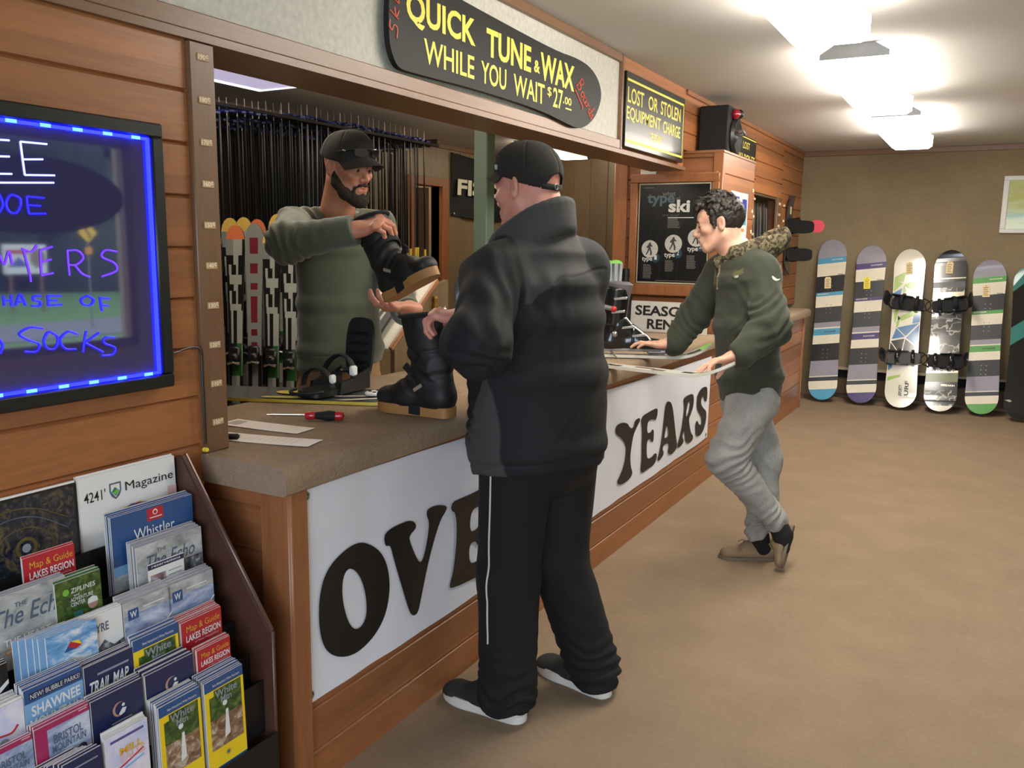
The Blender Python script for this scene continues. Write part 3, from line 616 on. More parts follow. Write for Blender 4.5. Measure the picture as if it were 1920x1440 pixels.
for (x, z, r, px, pz, ch) in ((-1.945, 1.452, .056, -1.905, 1.396, '1'), (-1.788, 1.487, .057, -1.757, 1.427, '2'), (-1.640, 1.525, .055, -1.612, 1.470, '3')):
    m = MB(); c = lambda x, z, r: [(x + r * math.cos(q), z + r * math.sin(q)) for q in [i * math.pi / 14 for i in range(28)]]
    m.prism(c(px, pz, .030), fr, .0003, .0003, g3); m.prism(c(x, z, r), fr, .0004, .0004, mat('poster_photo_snow', (196, 194, 186), .4, var=.3, vs=40))
    s = .8 * r; B = [(-.1, .9), (.1, .95), (.15, .7), (.45, .35), (.3, .3), (.1, .4), (.15, .1), (.35, -.5), (.3, -.9), (.1, -.9), (.08, -.4), (-.05, -.1), (-.25, -.5), (-.45, -.85), (-.6, -.8), (-.35, -.3), (-.2, .2), (-.45, .1), (-.5, .3), (-.2, .65)]
    m.prism([(x + p * s, z + q * s) for p, q in B], fr, .0006, .0006, mat('poster_photo_skier', (66, 64, 62), .4)); m.text(ch, fr, px - .007, pz - .012, px + .010, pz + .016, .0007, gw, .01); m.build('photo_circle', t, label='round photo of skier type ' + ch)
for (x0, z0, x1, z1, rows) in ((-1.832, 1.583, -1.742, 1.645, 7), (-1.986, 1.26, -1.922, 1.352, 10), (-1.838, 1.308, -1.772, 1.382, 9), (-1.696, 1.328, -1.628, 1.414, 10)):
    m = MB()
    for r in range(rows):
        z = z1 - (z1 - z0) * (r + .5) / rows; w = (x1 - x0) * random.Random(r * 7 + int(x0 * -100)).uniform(.7, 1)
        m.rect(fr, x0, z, x0 + w, z + (z1 - z0) / rows * .45, .0005, gs)
    m.build('small_print', t)
m = MB(); m.rect(fr, -1.832, 1.648, -1.662, 1.653, .0005, gw); m.build('small_print', t); m = MB(); m.rect(fr, -2.0, 1.836, -1.93, 1.841, .0005, gg); m.build('small_print', t); m = MB(); m.rect(fr, -1.9, 1.25, -1.60, 1.253, .0005, gs); m.build('small_print', t)

def sheet(name, label, cat, fr, w, h, mt, th=.0012, curl=0.0, group=None):
    m = MB(); V = []; F = []; n = 8
    for side in (1, 0):
        for i in range(n + 1):
            for j in (0, 1): V.append(fr(w * i / n, h * j, th * side + curl * (2 * i / n - 1) ** 2))
    k = 2 * (n + 1)
    for i in range(n): a = 2 * i; F += [(a, a + 2, a + 3, a + 1), (k + a, k + a + 1, k + a + 3, k + a + 2), (a, k + a, k + a + 2, a + 2), (a + 1, a + 3, k + a + 3, k + a + 1)]
    F += [(0, 1, k + 1, k), (2 * n, k + 2 * n, k + 2 * n + 1, 2 * n + 1)]
    m.add(V, F, mt); return m, tag(m.build(name), label, cat, group)
m, _o = sheet('paper_note', 'small blank white paper at the top of the cabinet side', 'paper', Fr((-2.03, 5.333, 1.892), X_, Z_), .105, .07, paper)
# sheets pinned to the cabinet front
t = thing('wax_chart', 'glossy white poster with blue pictures on the front of the cabinet', 'poster', (-1.498, 5.8, 1.63)); fr = Fr((-1.4985, 5.57, 1.42), Y_, Z_)
gp = mat('glossy_white_print', (238, 240, 244), .2, coat=.5, var=.02)
m = MB(); m.box(fr(.215, .205), (.003, .43, .41), gp, None, .001); m.build('sheet', t)
bl1 = mat('print_royal_blue', (48, 66, 168), .3); bl2 = mat('print_sky_blue', (86, 168, 220), .3); fr = Fr((-1.4968, 5.57, 1.42), Y_, Z_)
m = MB(); m.rect(fr, .28, .27, .40, .37, 0, bl1); m.rect(fr, .06, .29, .2, .38, 0, bl1); m.rect(fr, .28, .20, .4, .25, 0, bl2); m.rect(fr, .28, .155, .36, .175, 0, mat('print_orange', (222, 150, 70), .3))
for k in range(8): m.rect(fr, .06 + .17 * (k % 2), .03 + .025 * (k // 2), .06 + .17 * (k % 2) + .12, .036 + .025 * (k // 2), 0, gs)
m.build('print', t)
# ------------------------------------------------------------------ loudspeaker on the cabinet
t = thing('loudspeaker', 'black box loudspeaker standing on top of the wooden cabinet', 'loudspeaker', (-1.62, 5.6, 2.063))
m = MB(); m.span((-1.712, 5.50, 2.063), (-1.525, 5.80, 2.352), blackm, .008); m.build('cabinet', t)
m = MB(); m.lathe([(.115, 0), (.115, .012), (.10, .030), (.085, .022), (.05, .006), (.03, .02), (.001, .028)], (-1.526, 5.65, 2.17), X_, black, 28); m.build('woofer', t)
m = MB(); m.ball((-1.508, 5.60, 2.305), .032, mat('dark_red_gloss', (150, 16, 40), .15, coat=.6)); m.build('red_lamp', t, label='glossy dark red lamp at the top')
m = MB(); m.ball((-1.505, 5.68, 2.315), .03, black); m.build('tweeter', t)
m = MB(); m.tube(crom([(-1.50, 5.60, 2.195), (-1.465, 5.60, 2.20), (-1.46, 5.62, 2.2), (-1.46, 5.68, 2.19), (-1.465, 5.70, 2.188), (-1.5, 5.70, 2.185)], 4), .008, chrome, 8); m.build('handle', t, label='chrome handle')
# ------------------------------------------------------------------ framed picture on the far wall
t = thing('framed_picture', 'white framed yellow and green picture high on the far wall', 'picture', (.4, YF - .01, 1.9))
m = MB()
for a, b in (((.03, 9.02, 2.10), (.80, 9.048, 2.14)), ((.03, 9.02, 1.635), (.80, 9.048, 1.67)), ((.03, 9.02, 1.67), (.075, 9.048, 2.10)), ((.755, 9.02, 1.67), (.80, 9.048, 2.10))): m.span(a, b, white, .004)
m.build('frame', t)
m = MB(); m.span((.07, 9.03, 1.665), (.76, 9.04, 2.105), printed('print_beach', [(.3, (60, 128, 110)), (.45, (190, 196, 120)), (.6, (176, 168, 40)), (.75, (206, 190, 120))], 2.2, (.6, 1, 3.2), .15)); m.build('print', t)

# ------------------------------------------------------------------ outside, seen in the reflections of the writing board
grass = mat('grass', (96, 132, 70), .9, var=.3, vs=3); asphalt = mat('asphalt', (120, 120, 122), .9)
m = MB(); m.span((3.45, -12, -.2), (40, 40, -.05), grass); struct(m, 'trim_lawn'); m = MB(); m.span((9.0, -12, -.05), (11.5, 40, -.03), asphalt); struct(m, 'trim_road')
t = thing('roadside_billboard', 'white roadside billboard reflected in the writing board', 'sign', (14, 10.8, 0))
m = MB(); m.span((14, 10.2, .75), (14.06, 11.1, 1.35), white); m.build('panel', t); m = MB(); m.span((14.02, 10.3, -.05), (14.05, 10.35, .75), brown_v); m.span((14.02, 10.95, -.05), (14.05, 11.0, .75), brown_v); m.build('post', t)
m = MB(); f3 = Fr((13.99, 11.05, .8), -Y_, Z_); m.prism([(.05 + .16 * math.cos(q) + .1, .28 + .2 * math.sin(q)) for q in [i * .3 for i in range(21)]], f3, .002, .002, mat('print_tan', (150, 120, 90), .5)); m.prism([(.35, .1), (.55, .3), (.65, .2), (.8, .1)], f3, .002, .002, bl1); m.rect(f3, .35, .36, .8, .44, .002, red); m.build('print', t)
t = thing('curve_warning_sign', 'yellow diamond road sign reflected in the writing board', 'road sign', (10, 9.3, 0))
m = MB(); m.prism([(0, -.17), (.17, 0), (0, .17), (-.17, 0)], Fr((10, 9.3, 1.58), -Y_, Z_), 0, .01, mat('road_sign_yellow', (244, 190, 30), .4)); m.build('panel', t)
m = MB(); m.tube([Fr((9.985, 9.3, 1.58), -Y_, Z_)(a, b) for a, b in ((-.03, -.09), (-.03, -.02), (.03, .03), (.03, .09))], .014, black, 6); m.build('arrow', t)
m = MB(); m.span((10.01, 9.29, -.05), (10.03, 9.31, 1.5), steel); m.build('post', t); m = MB(); m.span((9.99, 9.24, 1.22), (10.0, 9.36, 1.34), mat('road_sign_orange', (230, 150, 40), .4)); m.build('speed_plate', t)
t = thing('window_sign_board', 'dark oval board hanging in the right hand window, seen only reflected', 'sign board', (3.1, 4.2, 1.9))  # oval sign board in the window, known by its dark reflection
m = MB(); m.prism([(4.05 - .82 * math.cos(q), 1.80 + .30 * math.sin(q)) for q in [i * math.pi / 20 for i in range(40)]], Fr((3.1, 0, 0), Y_, Z_), 0, .02, black); m.build('panel', t); m = MB(); m.tube([(3.11, 3.6, 2.02), (3.2, 3.6, 2.28)], .004, black, 6); m.tube([(3.11, 4.5, 2.02), (3.2, 4.5, 2.28)], .004, black, 6); m.build('cord', t)
lf = mat('dark_tree_foliage', (46, 60, 40), .9, var=.35, vs=4); hs = MB(); rr = random.Random(3); hs.span((21.5, -8, -.1), (22.5, 40, 7.5), lf)
for k in range(160): hs.ball((21.3 + rr.uniform(-.4, .6), -8 + 48 * (k / 160), rr.uniform(0, 9)), rr.uniform(1.0, 1.9), lf, 10)
tag(hs.build('wooded_bank', kind='stuff'), 'dark wooded bank beyond the road, seen only in reflection', 'woods')

# ------------------------------------------------------------------ brochure rack
K = .981
def rk(x, y, z): return (x * K, y * K, 1.46 - (1.46 - z) * K)
rack = thing('brochure_rack', 'dark brown stepped rack full of leaflets against the wood wall', 'rack', (-1.58, 1.05, 0))
rkm = wood('rack_brown_wood', (84, 54, 42), 'Z', 0, knots=False, contrast=.12); rkb = mat('rack_black_panel', (20, 20, 22), .5)
side = [(-1.722, 0), (-1.722, .935), (-1.70, .935), (-1.432, .545), (-1.432, 0)]
for y in (.66, 1.392):
    m = MB(); m.prism(side, Fr((0, y + .014, 0), X_, Z_), 0, .014, rkm); m.build('side_panel', rack)
m = MB(); m.bar((-1.70, 1.40, .94), (-1.426, 1.40, .542), .024, .010, mat('rack_edge_bronze', (104, 78, 66), .3, .35), Y_, .003); m.bar((-1.426, 1.40, .546), (-1.426, 1.40, .0), .024, .010, rkm, Y_, .003); m.build('edge_strip', rack)
m = MB(); m.span((-1.724, .67, .05), (-1.718, 1.392, .93), rkb); m.build('back_panel', rack)
TX = [-1.745, -1.68, -1.635, -1.578, -1.532, -1.487, -1.445]; TZ = [.93, .835, .77, .683, .607, .55, .488]
for i in range(7):
    x, zt = TX[i] * K, 1.46 - (1.46 - TZ[i]) * K
    lip = zt - (.165 if i < 2 else .15 if i < 6 else .212)
    m = MB(); m.span((x + .010, .67, lip - .13), (x + .013, 1.392, lip), rkb); m.span((x - .045 if i else -1.718, .67, lip - .135), (x + .013, 1.392, lip - .13), rkb); m.build('pocket', rack)
ink = lambda n, c: mat('ink_' + n, c, .3, coat=.25, var=.05)
I = {'white': ink('white', (236, 236, 234)), 'black': ink('black', (24, 25, 28)), 'navy': ink('navy', (36, 44, 84)), 'blue': ink('blue', (44, 84, 140)), 'red': ink('red', (190, 40, 52)), 'yellow': ink('yellow', (248, 214, 34)), 'gold': ink('gold', (232, 178, 60)),
     'green': ink('green', (60, 110, 50)), 'lime': ink('lime', (120, 190, 60)), 'magenta': ink('magenta', (170, 44, 96)), 'sky': ink('sky', (128, 176, 222)), 'grey': ink('grey', (150, 156, 164)), 'slate': ink('slate', (84, 104, 126)), 'orange': ink('orange', (214, 132, 44)), 'purple': ink('purple', (96, 84, 150)), 'pink': ink('pink', (232, 190, 190)), 'teal': ink('teal', (54, 120, 120)), 'skin': ink('skin', (196, 150, 130)), 'dgold': ink('dgold', (104, 88, 50))}
PH = {'forest': printed('print_forest', [(.3, (24, 44, 20)), (.5, (60, 90, 40)), (.7, (120, 130, 60))], 60), 'dark': printed('print_dark_mechanism', [(.35, (16, 17, 20)), (.52, (40, 46, 60)), (.66, (104, 88, 52))], 40, dist=2),
      'clouds': printed('print_clouds', [(.35, (70, 136, 200)), (.5, (130, 180, 224)), (.64, (232, 238, 246))], 22, (1, 1, 2.2)), 'mist': printed('print_mist', [(.3, (120, 126, 128)), (.5, (176, 180, 180)), (.7, (214, 216, 214))], 16, (1, 1, 2)),
      'rock': printed('print_rock', [(.3, (84, 60, 44)), (.5, (150, 116, 86)), (.68, (226, 214, 196))], 30, dist=1.5), 'slope': printed('print_ski_slope', [(.3, (96, 112, 158)), (.5, (160, 174, 206)), (.7, (222, 228, 240))], 20, (1, .5, 1.6), dist=1),
      'crag': printed('print_crag', [(.35, (50, 54, 66)), (.55, (110, 114, 124)), (.7, (226, 228, 232))], 45), 'snowblue': printed('print_blue_grade', [(.3, (40, 76, 130)), (.5, (110, 142, 180)), (.7, (220, 224, 228))], 6, (1, .3, 2)),
      'people': printed('print_people', [(.35, (60, 80, 130)), (.5, (150, 110, 100)), (.7, (200, 210, 226))], 55), 'pastel': printed('print_pastel', [(.3, (196, 206, 240)), (.5, (232, 226, 244)), (.7, (244, 240, 240))], 18)}
pages = mat('page_edges', (222, 216, 208), .8, var=.12, vs=120)
def brochure(kind, tier, y0, y1, zt, n, body, els, label, clabel, grp, step=.0045, lean=.03, h=None, dx=0, fan=0.0, th=.0035, seed=0, cmat=None):
    """front leaflet with its printed cover, copies of it tucked behind; els use widths, measured from the top left"""
    x = TX[tier] * K + dx; y0 *= K; y1 *= K; zt = 1.46 - (1.46 - zt) * K; w = y1 - y0; h = h or (.275 if w > .17 else .225); r = random.Random(seed + tier * 31 + int(y0 * 1000))
    up = Vector((-math.sin(lean), 0, math.cos(lean))); fr = Fr(Vector((x, y0, zt)) - up * h, Y_, up); T = fr.off(0, h, 0)
    m = MB(); c = fr(w / 2, h / 2, -th / 2); R = Matrix((fr.u, fr.v, fr.n)).transposed()
    m.box(c, (w, h, th), pages, R); b = m
    m.rect(fr, 0, 0, w, h, .0002, body)
    root = m.build(kind); tag(root, label, kind.replace('_', ' '))
    pr = MB(); npr = 0
    for k, e in enumerate(els):
        z = .0004 + .00012 * k
        if e[0] == 'r': pr.rect(T, e[1] * w, -e[4] * w, e[3] * w, -e[2] * w, z, e[5]); npr += 1
        elif e[0] == 'p': pr.prism([(a * w, -q * w) for a, q in e[1]], T, z, z, e[2]); npr += 1
        elif e[0] == 'c': pr.prism([((e[1] + e[3] * math.cos(q)) * w, (-e[2] + e[3] * math.sin(q)) * w) for q in [i * math.pi / 10 for i in range(20)]], T, z, z, e[4]); npr += 1
        elif e[0] == 'k': pr.tube([T(a * w, -q * w, z) for a, q in crom(e[1], 5)], e[3], e[2], 5); npr += 1
        elif e[0] == 't': MB().text(e[1], T, e[2] * w, -e[5] * w, e[4] * w, -e[3] * w, z + .0004, e[6], e[7] if len(e) > 7 else .01, e[8] if len(e) > 8 else 0).build('lettering', root)
    if npr: pr.build('cover_print', root)
    cb = MB(); cb.box(c, (w, h, th), pages, R); cb.rect(fr, 0, 0, w, h, .0002, cmat or body); proto = None
    for k in range(1, n):
        if proto is None: proto = cb.build(kind); cp = proto
        else: cp = proto.copy(); COL.objects.link(cp)
        tag(cp, clabel, kind.replace('_', ' '), grp)
        cp.location = (-step * k, r.uniform(-.002, .002) - fan * k, r.uniform(-.001, .004) + .0012 * k)
    return root
W_, B_, N_ = I['white'], I['black'], I['navy']
brochure('magazine', 0, .900, 1.140, .925, 3, B_, [('r', .02, .02, .98, .72, PH['dark']), ('k', [(.2, .6), (.3, .35), (.55, .3), (.75, .45), (.7, .62)], I['dgold'], .0012), ('c', .5, .48, .10, I['dgold']), ('c', .5, .48, .07, PH['dark']), ('c', .5, .48, .04, I['grey']), ('k', [(.03, .25), (.3, .12), (.6, .14), (.9, .3)], I['dgold'], .0011), ('k', [(.03, .36), (.3, .2), (.6, .22), (.9, .4)], I['slate'], .0011), ('t', 'JAY PEAK', .05, .78, .74, .87, W_, .005)],
         'black magazine with gold machinery on its cover, top left of the rack', 'white edged copy behind the black magazine at the top of the rack', 'copies behind the black magazine', .0037, .02, cmat=W_)
brochure('magazine', 0, 1.148, 1.408, .930, 4, W_, [('t', '4241\'', .04, .14, .25, .235, B_, .005), ('p', [(.29, .11), (.41, .11), (.41, .19), (.39, .235), (.35, .265), (.31, .235), (.29, .19)], I['slate']), ('p', [(.305, .125), (.395, .125), (.395, .187), (.35, .245), (.305, .187)], W_), ('p', [(.31, .19), (.345, .15), (.39, .19), (.35, .235)], I['teal']), ('p', [(.32, .2), (.37, .17), (.385, .195), (.35, .22)], I['lime']), ('t', 'Magazine', .45, .13, .97, .235, B_, 0), ('p', [(.3, .42), (.42, .36), (.6, .34), (.7, .42), (.7, .6), (.3, .6)], I['gold']), ('p', [(.36, .40), (.5, .345), (.66, .36), (.72, .48), (.7, .6), (.4, .6)], I['purple']), ('r', .9, .28, 1.0, .42, I['pink'])],
         'white magazine with a shield on its cover, top right of the rack', 'white copy behind the shield magazine', 'copies behind the shield magazine', .0037, .02)
brochure('magazine', 1, 1.176, 1.402, .842, 5, I['blue'], [('r', 0, .0, 1, .52, I['blue']), ('r', 0, .52, 1, .62, I['sky']), ('r', 0, .62, 1, .85, PH['mist']), ('r', .42, .02, .62, .15, I['red']), ('c', .52, .065, .03, W_), ('c', .52, .068, .02, I['red']), ('r', .45, .115, .6, .125, W_), ('t', 'Whistler', .25, .19, .75, .31, W_, 0)],
         'blue magazine with a red square on its top edge, second row right', 'blue copy behind the red square magazine', 'copies behind the blue magazine', .0055, .02)
def lakes(t, y0, y1, z, n, lab, cl, grp): brochure('brochure', t, y0, y1, z, n, I['red'], [('r', 0, .6, 1, 1.5, I['purple']), ('t', 'Map & Guide', .12, .10, .95, .27, I['gold'], 0), ('t', 'LAKES REGION', .10, .29, .96, .43, W_, .02), ('t', 'of New Hampshire', .3, .46, .9, .52, I['pink'], 0)], lab, cl, grp, .0045)
lakes(1, .972, 1.086, .812, 2, 'red map leaflet in front of the black magazine', 'red leaflet behind the one under the black magazine', 'red leaflets under the black magazine')
echo = [('r', 0, 0, 1, .8, PH['mist']), ('r', .3, .35, 1, .8, PH['crag']), ('t', 'THE', .30, .09, .44, .14, I['slate']), ('t', 'The Echo', .10, .15, .86, .33, I['slate'], .008, .25)]
brochure('magazine', 2, 1.203, 1.387, .772, 6, I['grey'], echo, 'grey magazine with mountain cover, third row right, card clipped on front', 'grey copy behind the mountain magazine on the right', 'copies behind the right grey magazine', .006)
brochure('card', 2, 1.222, 1.322, .728, 1, W_, [('r', 0, .02, 1, .14, N_), ('r', .06, .28, .48, .85, PH['people']), ('t', 'reservations', .1, .04, .9, .10, W_), ('r', .55, .3, .92, .32, I['grey']), ('r', .55, .4, .92, .42, I['grey']), ('r', .55, .5, .92, .52, I['grey'])], 'small white card with navy header before the grey magazine', '', '', dx=.012, h=.14, th=.001)
brochure('magazine', 2, .85, 1.032, .768, 3, I['grey'], [('r', 0, 0, 1, .9, PH['mist']), ('t', 'THE', .40, .12, .54, .17, I['slate']), ('t', 'The Echo', .12, .16, .98, .36, I['slate'], .008, .25), ('t', 'THE HEART', .25, .50, .78, .57, W_), ('t', 'OF GORE', .25, .60, .72, .67, I['orange'])], 'grey magazine with blue script title, third row left', 'grey copy behind the left magazine with script title', 'copies behind the left grey magazine', .006)
brochure('brochure', 2, 1.004, 1.108, .757, 4, I['green'], [('r', 0, 0, 1, 1.2, PH['forest']), ('c', .22, .25, .07, I['lime']), ('t', 'ZIPLINES', .32, .20, .86, .30, W_, .01, .1), ('t', 'and', .38, .33, .5, .38, W_), ('t', 'ADVENTURE', .3, .40, .8, .48, W_), ('t', 'CENTER', .3, .5, .62, .58, W_), ('c', .78, .66, .11, I['skin']), ('p', [(.66, .64), (.68, .54), (.78, .5), (.88, .54), (.9, .64)], W_), ('r', .35, .7, .55, .9, I['teal'])], 'green zip line leaflet with a white helmeted rider', 'dark green copy behind the zip line leaflet', 'copies behind the zip line leaflet', .0045, dx=.006)
for y0, y1, n, w in ((1.238, 1.367, 6, 'right'), (1.122, 1.244, 8, 'left')):
    brochure('brochure', 3, y0, y1, .68, n, I['grey'], [('r', 0, 0, 1, .25, I['sky'] if 0 else PH['mist']), ('r', 0, .25, 1, 1.4, PH['slope']), ('r', .08, .14, .3, .34, I['blue']), ('t', 'W', .12, .18, .26, .30, W_, .02), ('r', .4, .16, .85, .18, W_), ('k', [(.2, .95), (.5, .75), (.75, .7), (1, .5)], W_, .0012)], 'pale ski slope leaflet with blue square, %s one of the pair' % w, 'pale copy behind the %s ski slope leaflet' % w, 'copies behind the %s ski slope leaflet' % w, .0045)
brochure('brochure', 3, .998, 1.118, .682, 4, W_, [('t', 'MAYFAYRE', .02, .18, .72, .34, I['slate'], .02), ('p', [(0, .75), (.2, .62), (.4, .7), (.62, .5), (.8, .66), (1, .6), (1, 1.4), (0, 1.4)], PH['crag'])], 'white leaflet with rocky peak and grey title, fourth row', 'white copy behind the rocky peak leaflet', 'copies behind the rocky peak leaflet', .005)
brochure('brochure', 3, .940, 1.050, .681, 6, I['sky'], [('r', 0, 0, 1, 1.3, PH['clouds']), ('p', [(.32, .42), (.46, .25), (.56, .42)], I['blue']), ('p', [(.40, .33), (.46, .25), (.68, .38), (.56, .42)], I['red']), ('p', [(.46, .25), (.62, .27), (.68, .38)], I['yellow'])], 'sky blue leaflet with a red, yellow and blue triangle, front of its fan', 'cloudy blue copy fanned out behind the triangle leaflet', 'fan of sky blue leaflets', .005, dx=.010, fan=.010)
brochure('brochure', 3, .758, .868, .66, 3, B_, [('p', [(0, .4), (.3, .25), (.7, .5), (1, .3), (1, .38), (.7, .6), (.3, .35), (0, .5)], W_), ('c', .6, .8, .14, W_), ('r', 0, .9, 1, .95, I['grey'])], 'black and white leaflet at the left picture edge', 'black copy behind the black and white leaflet', 'copies behind the black and white leaflet')
lakes(4, 1.231, 1.347, .603, 7, 'upper red map leaflet at the right end of the rack', 'red copy behind the upper red map leaflet', 'copies behind the upper red leaflet')
def gorge(t, y0, y1, z, n, lab, cl, grp, dx=0):
    brochure('brochure', t, y0, y1, z, n, I['blue'], [('r', .0, .22, 1, 1.9, I['yellow']), ('t', 'New Hampshire\'s White Mountains', .2, .1, .9, .17, W_, 0), ('r', .10, .36, .93, .95, PH['forest']), ('r', .22, .24, .93, .4, PH['forest']), ('r', .10, .85, .93, 1.5, PH['rock']), ('p', [(.5, .75), (.56, .75), (.58, 1.3), (.44, 1.35)], W_), ('t', 'White', .24, .26, .82, .42, I['grey'], .02), ('t', 'Mtn', .38, .42, .66, .56, I['grey'], .02), ('c', .48, .6, .06, W_), ('c', .5, 1.68, .07, I['gold']), ('c', .5, 1.68, .04, I['teal'])], lab, cl, grp, .0045, dx=dx)
gorge(4, 1.106, 1.222, .613, 4, 'yellow bordered gorge leaflet in the fifth row, above the navy one', 'copy behind the small gorge leaflet of the fifth row', 'copies behind the fifth row gorge leaflet')
brochure('brochure', 4, .992, 1.105, .603, 5, N_, [('r', 0, .5, 1, .8, I['green']), ('p', [(.3, .75), (1, .55), (1, .7), (.3, .9)], W_), ('t', 'TRAIL MAP', .05, .32, .86, .56, W_, .025, .15), ('r', .25, .2, .9, .24, I['grey'])], 'navy leaflet with big slanting white title, fifth row', 'navy copy behind the leaflet with slanting white title', 'copies behind the navy titled leaflet')
brochure('brochure', 4, .868, .988, .612, 6, I['blue'], [('r', 0, .24, 1, .95, I['sky']), ('r', .08, .08, .98, .2, N_), ('t', 'NEW! BUBBLE PARKS!', .1, .1, .95, .18, W_, .0), ('t', 'SHAWNEE', .10, .30, .94, .48, W_, .025), ('t', 'MOUNTAIN', .06, .52, .96, .70, W_, .025), ('r', 0, .85, 1, 1.3, PH['people'])], 'light blue mountain park leaflet with white capitals, fifth row', 'light blue copy behind the leaflet with white capitals', 'copies behind the light blue leaflet')
brochure('brochure', 4, .775, .866, .60, 8, W_, [('r', 0, 0, 1, 1.3, I['pink'] if 0 else PH['pastel']), ('k', [(.2, .75), (.4, .6), (.7, .62), (.85, .5)], I['red'], .002), ('c', .55, .78, .1, I['grey'])], 'plain white leaflet in the thick stack at the left edge', 'white copy in the thick stack at the left edge', 'thick stack of white leaflets', .0045)
lakes(5, 1.234, 1.330, .547, 4, 'lower red map leaflet at the right end of the rack', 'red copy behind the lower red map leaflet', 'copies behind the lower red leaflet')
for y0, y1, z, n, w in ((1.098, 1.222, .549, 7, 'right'), (.972, 1.090, .551, 5, 'left')):
    brochure('brochure', 5, y0, y1, z, n, N_, [('c', .52, .36, .13, I['skin']), ('c', .55, .36, .115, N_), ('p', [(.5, .45), (.58, .36), (.66, .38), (.62, .46), (.54, .48)], W_), ('c', .6, .31, .03, W_), ('r', .35, .56, .75, .585, I['grey']), ('c', .42, 1.0, .12, B_), ('c', .44, 1.03, .06, I['skin']), ('c', .8, .95, .13, W_)], 'navy leaflet with a white bird emblem, %s of the two' % w, 'navy copy behind the %s bird emblem leaflet' % w, 'copies behind the %s bird emblem leaflet' % w, .0048)
def bristol(t, y0, y1, z, n, lab, cl, grp): brochure('brochure', t, y0, y1, z, n, I['magenta'], [('r', .22, .08, 1, 1.4, PH['slope']), ('r', .02, .0, 1, .10, I['magenta']), ('r', .8, .02, .96, .04, I['pink']), ('t', 'BRISTOL', .32, .24, .86, .40, I['slate'], .01), ('t', 'MOUNTAIN', .28, .42, .9, .56, I['slate'], .01), ('c', .4, .9, .09, I['blue']), ('c', .6, .82, .09, I['red']), ('c', .82, .72, .09, N_), ('r', .3, .9, .95, 1.2, PH['people'])], lab, cl, grp)
bristol(5, .856, .968, .551, 5, 'magenta spined leaflet with three skiers, sixth row', 'magenta copy behind the three skiers leaflet', 'copies behind the magenta leaflet')
bristol(5, .752, .852, .549, 2, 'magenta spined leaflet at the lower left corner of the picture', 'magenta copy behind the corner leaflet', 'copies behind the corner leaflet')
gorge(6, 1.214, 1.326, .488, 8, 'yellow bordered gorge leaflet, rightmost of the bottom row', 'blue topped copy behind the rightmost gorge leaflet', 'copies behind the rightmost gorge leaflet')
gorge(6, 1.094, 1.202, .490, 8, 'yellow bordered gorge leaflet, second from right in the bottom row', 'blue topped copy behind the second gorge leaflet', 'copies behind the second gorge leaflet')
brochure('brochure', 6, .970, 1.066, .486, 4, W_, [('r', 0, 0, 1, 1.6, PH['pastel']), ('r', .1, .12, .9, .18, I['purple']), ('t', 'MILL', .3, .36, .85, .52, I['gold'], .03), ('t', 'FALLS', .3, .52, .9, .7, I['pink'], .03), ('k', [(.2, .8), (.5, .72), (.85, .6)], I['red'], .0015), ('k', [(.2, .88), (.5, .82), (.85, .75)], I['sky'], .0015)], 'pale pastel leaflet with yellow lettering in the bottom row', 'pastel copy behind the leaflet with yellow lettering', 'copies behind the pastel leaflet')
brochure('brochure', 6, .880, .960, .480, 7, N_, [('r', .1, .2, .9, .24, I['grey'])], 'dark navy leaflet at the front of the fan at the bottom edge', 'dark navy copy fanned out at the bottom edge', 'fan of dark navy leaflets', .0045, fan=.006)
# ------------------------------------------------------------------ skis, boots and tools
def ski_mesh(m, fr, L, stripes, tipm, w=.105, waist=.072, th=.014, tip=.07, em=None):
    """ski lying along fr.v, top sheet towards fr.n, tip at y = L"""
    N = 44; rows = []
    for i in range(N + 1):
        s = i / N; s = s if s < .8 else .8 + .2 * math.sin((s - .8) / .2 * math.pi / 2); y = s * L
        h = (waist + (w - waist) * (2 * abs(s - .45)) ** 2.2 * (1 if s > .45 else .75)) / 2
        if s > .93: h *= math.sqrt(max(0.0, 1 - ((s - .93) / .07) ** 2.2)) * .98 + .02
        if s < .02: h *= .85
        z = tip * max(0, (s - .84) / .16) ** 2 + .012 * max(0, (.06 - s) / .06) ** 2 + .004 * math.sin(s * math.pi)
        rows.append((y, h, z))
    edge = em or mat('ski_edge', (30, 30, 32), .35, var=.05)
    for i in range(N):
        (y0, h0, z0), (y1, h1, z1) = rows[i], rows[i + 1]; s = (y0 + y1) / 2 / L
        if s > .955 and tipm: m.add([fr(-h0, y0, z0), fr(h0, y0, z0), fr(h1, y1, z1), fr(-h1, y1, z1)], [(0, 1, 2, 3)], tipm)
        else:
            segs = stripes(s); a = -1.0
            for (b, mt) in segs:
                m.add([fr(h0 * a, y0, z0), fr(h0 * b, y0, z0), fr(h1 * b, y1, z1), fr(h1 * a, y1, z1)], [(0, 1, 2, 3)], mt); a = b
        m.add([fr(-h0, y0, z0 - th), fr(h0, y0, z0 - th), fr(h1, y1, z1 - th), fr(-h1, y1, z1 - th), fr(-h0, y0, z0), fr(h0, y0, z0), fr(h1, y1, z1), fr(-h1, y1, z1)], [(0, 3, 2, 1), (1, 2, 6, 5), (3, 0, 4, 7)], edge)
    y, h, z = rows[0]; m.add([fr(-h, y, z - th), fr(h, y, z - th), fr(h, y, z), fr(-h, y, z)], [(0, 1, 2, 3)], edge)
def bar3(m, fr, c, d, mt, bev=.004, ang=0):
    R = Matrix((fr.u, fr.v, fr.n)).transposed() @ Matrix.Rotation(ang, 3, 'X'); m.box(fr(*c), d, mt, R, bev)
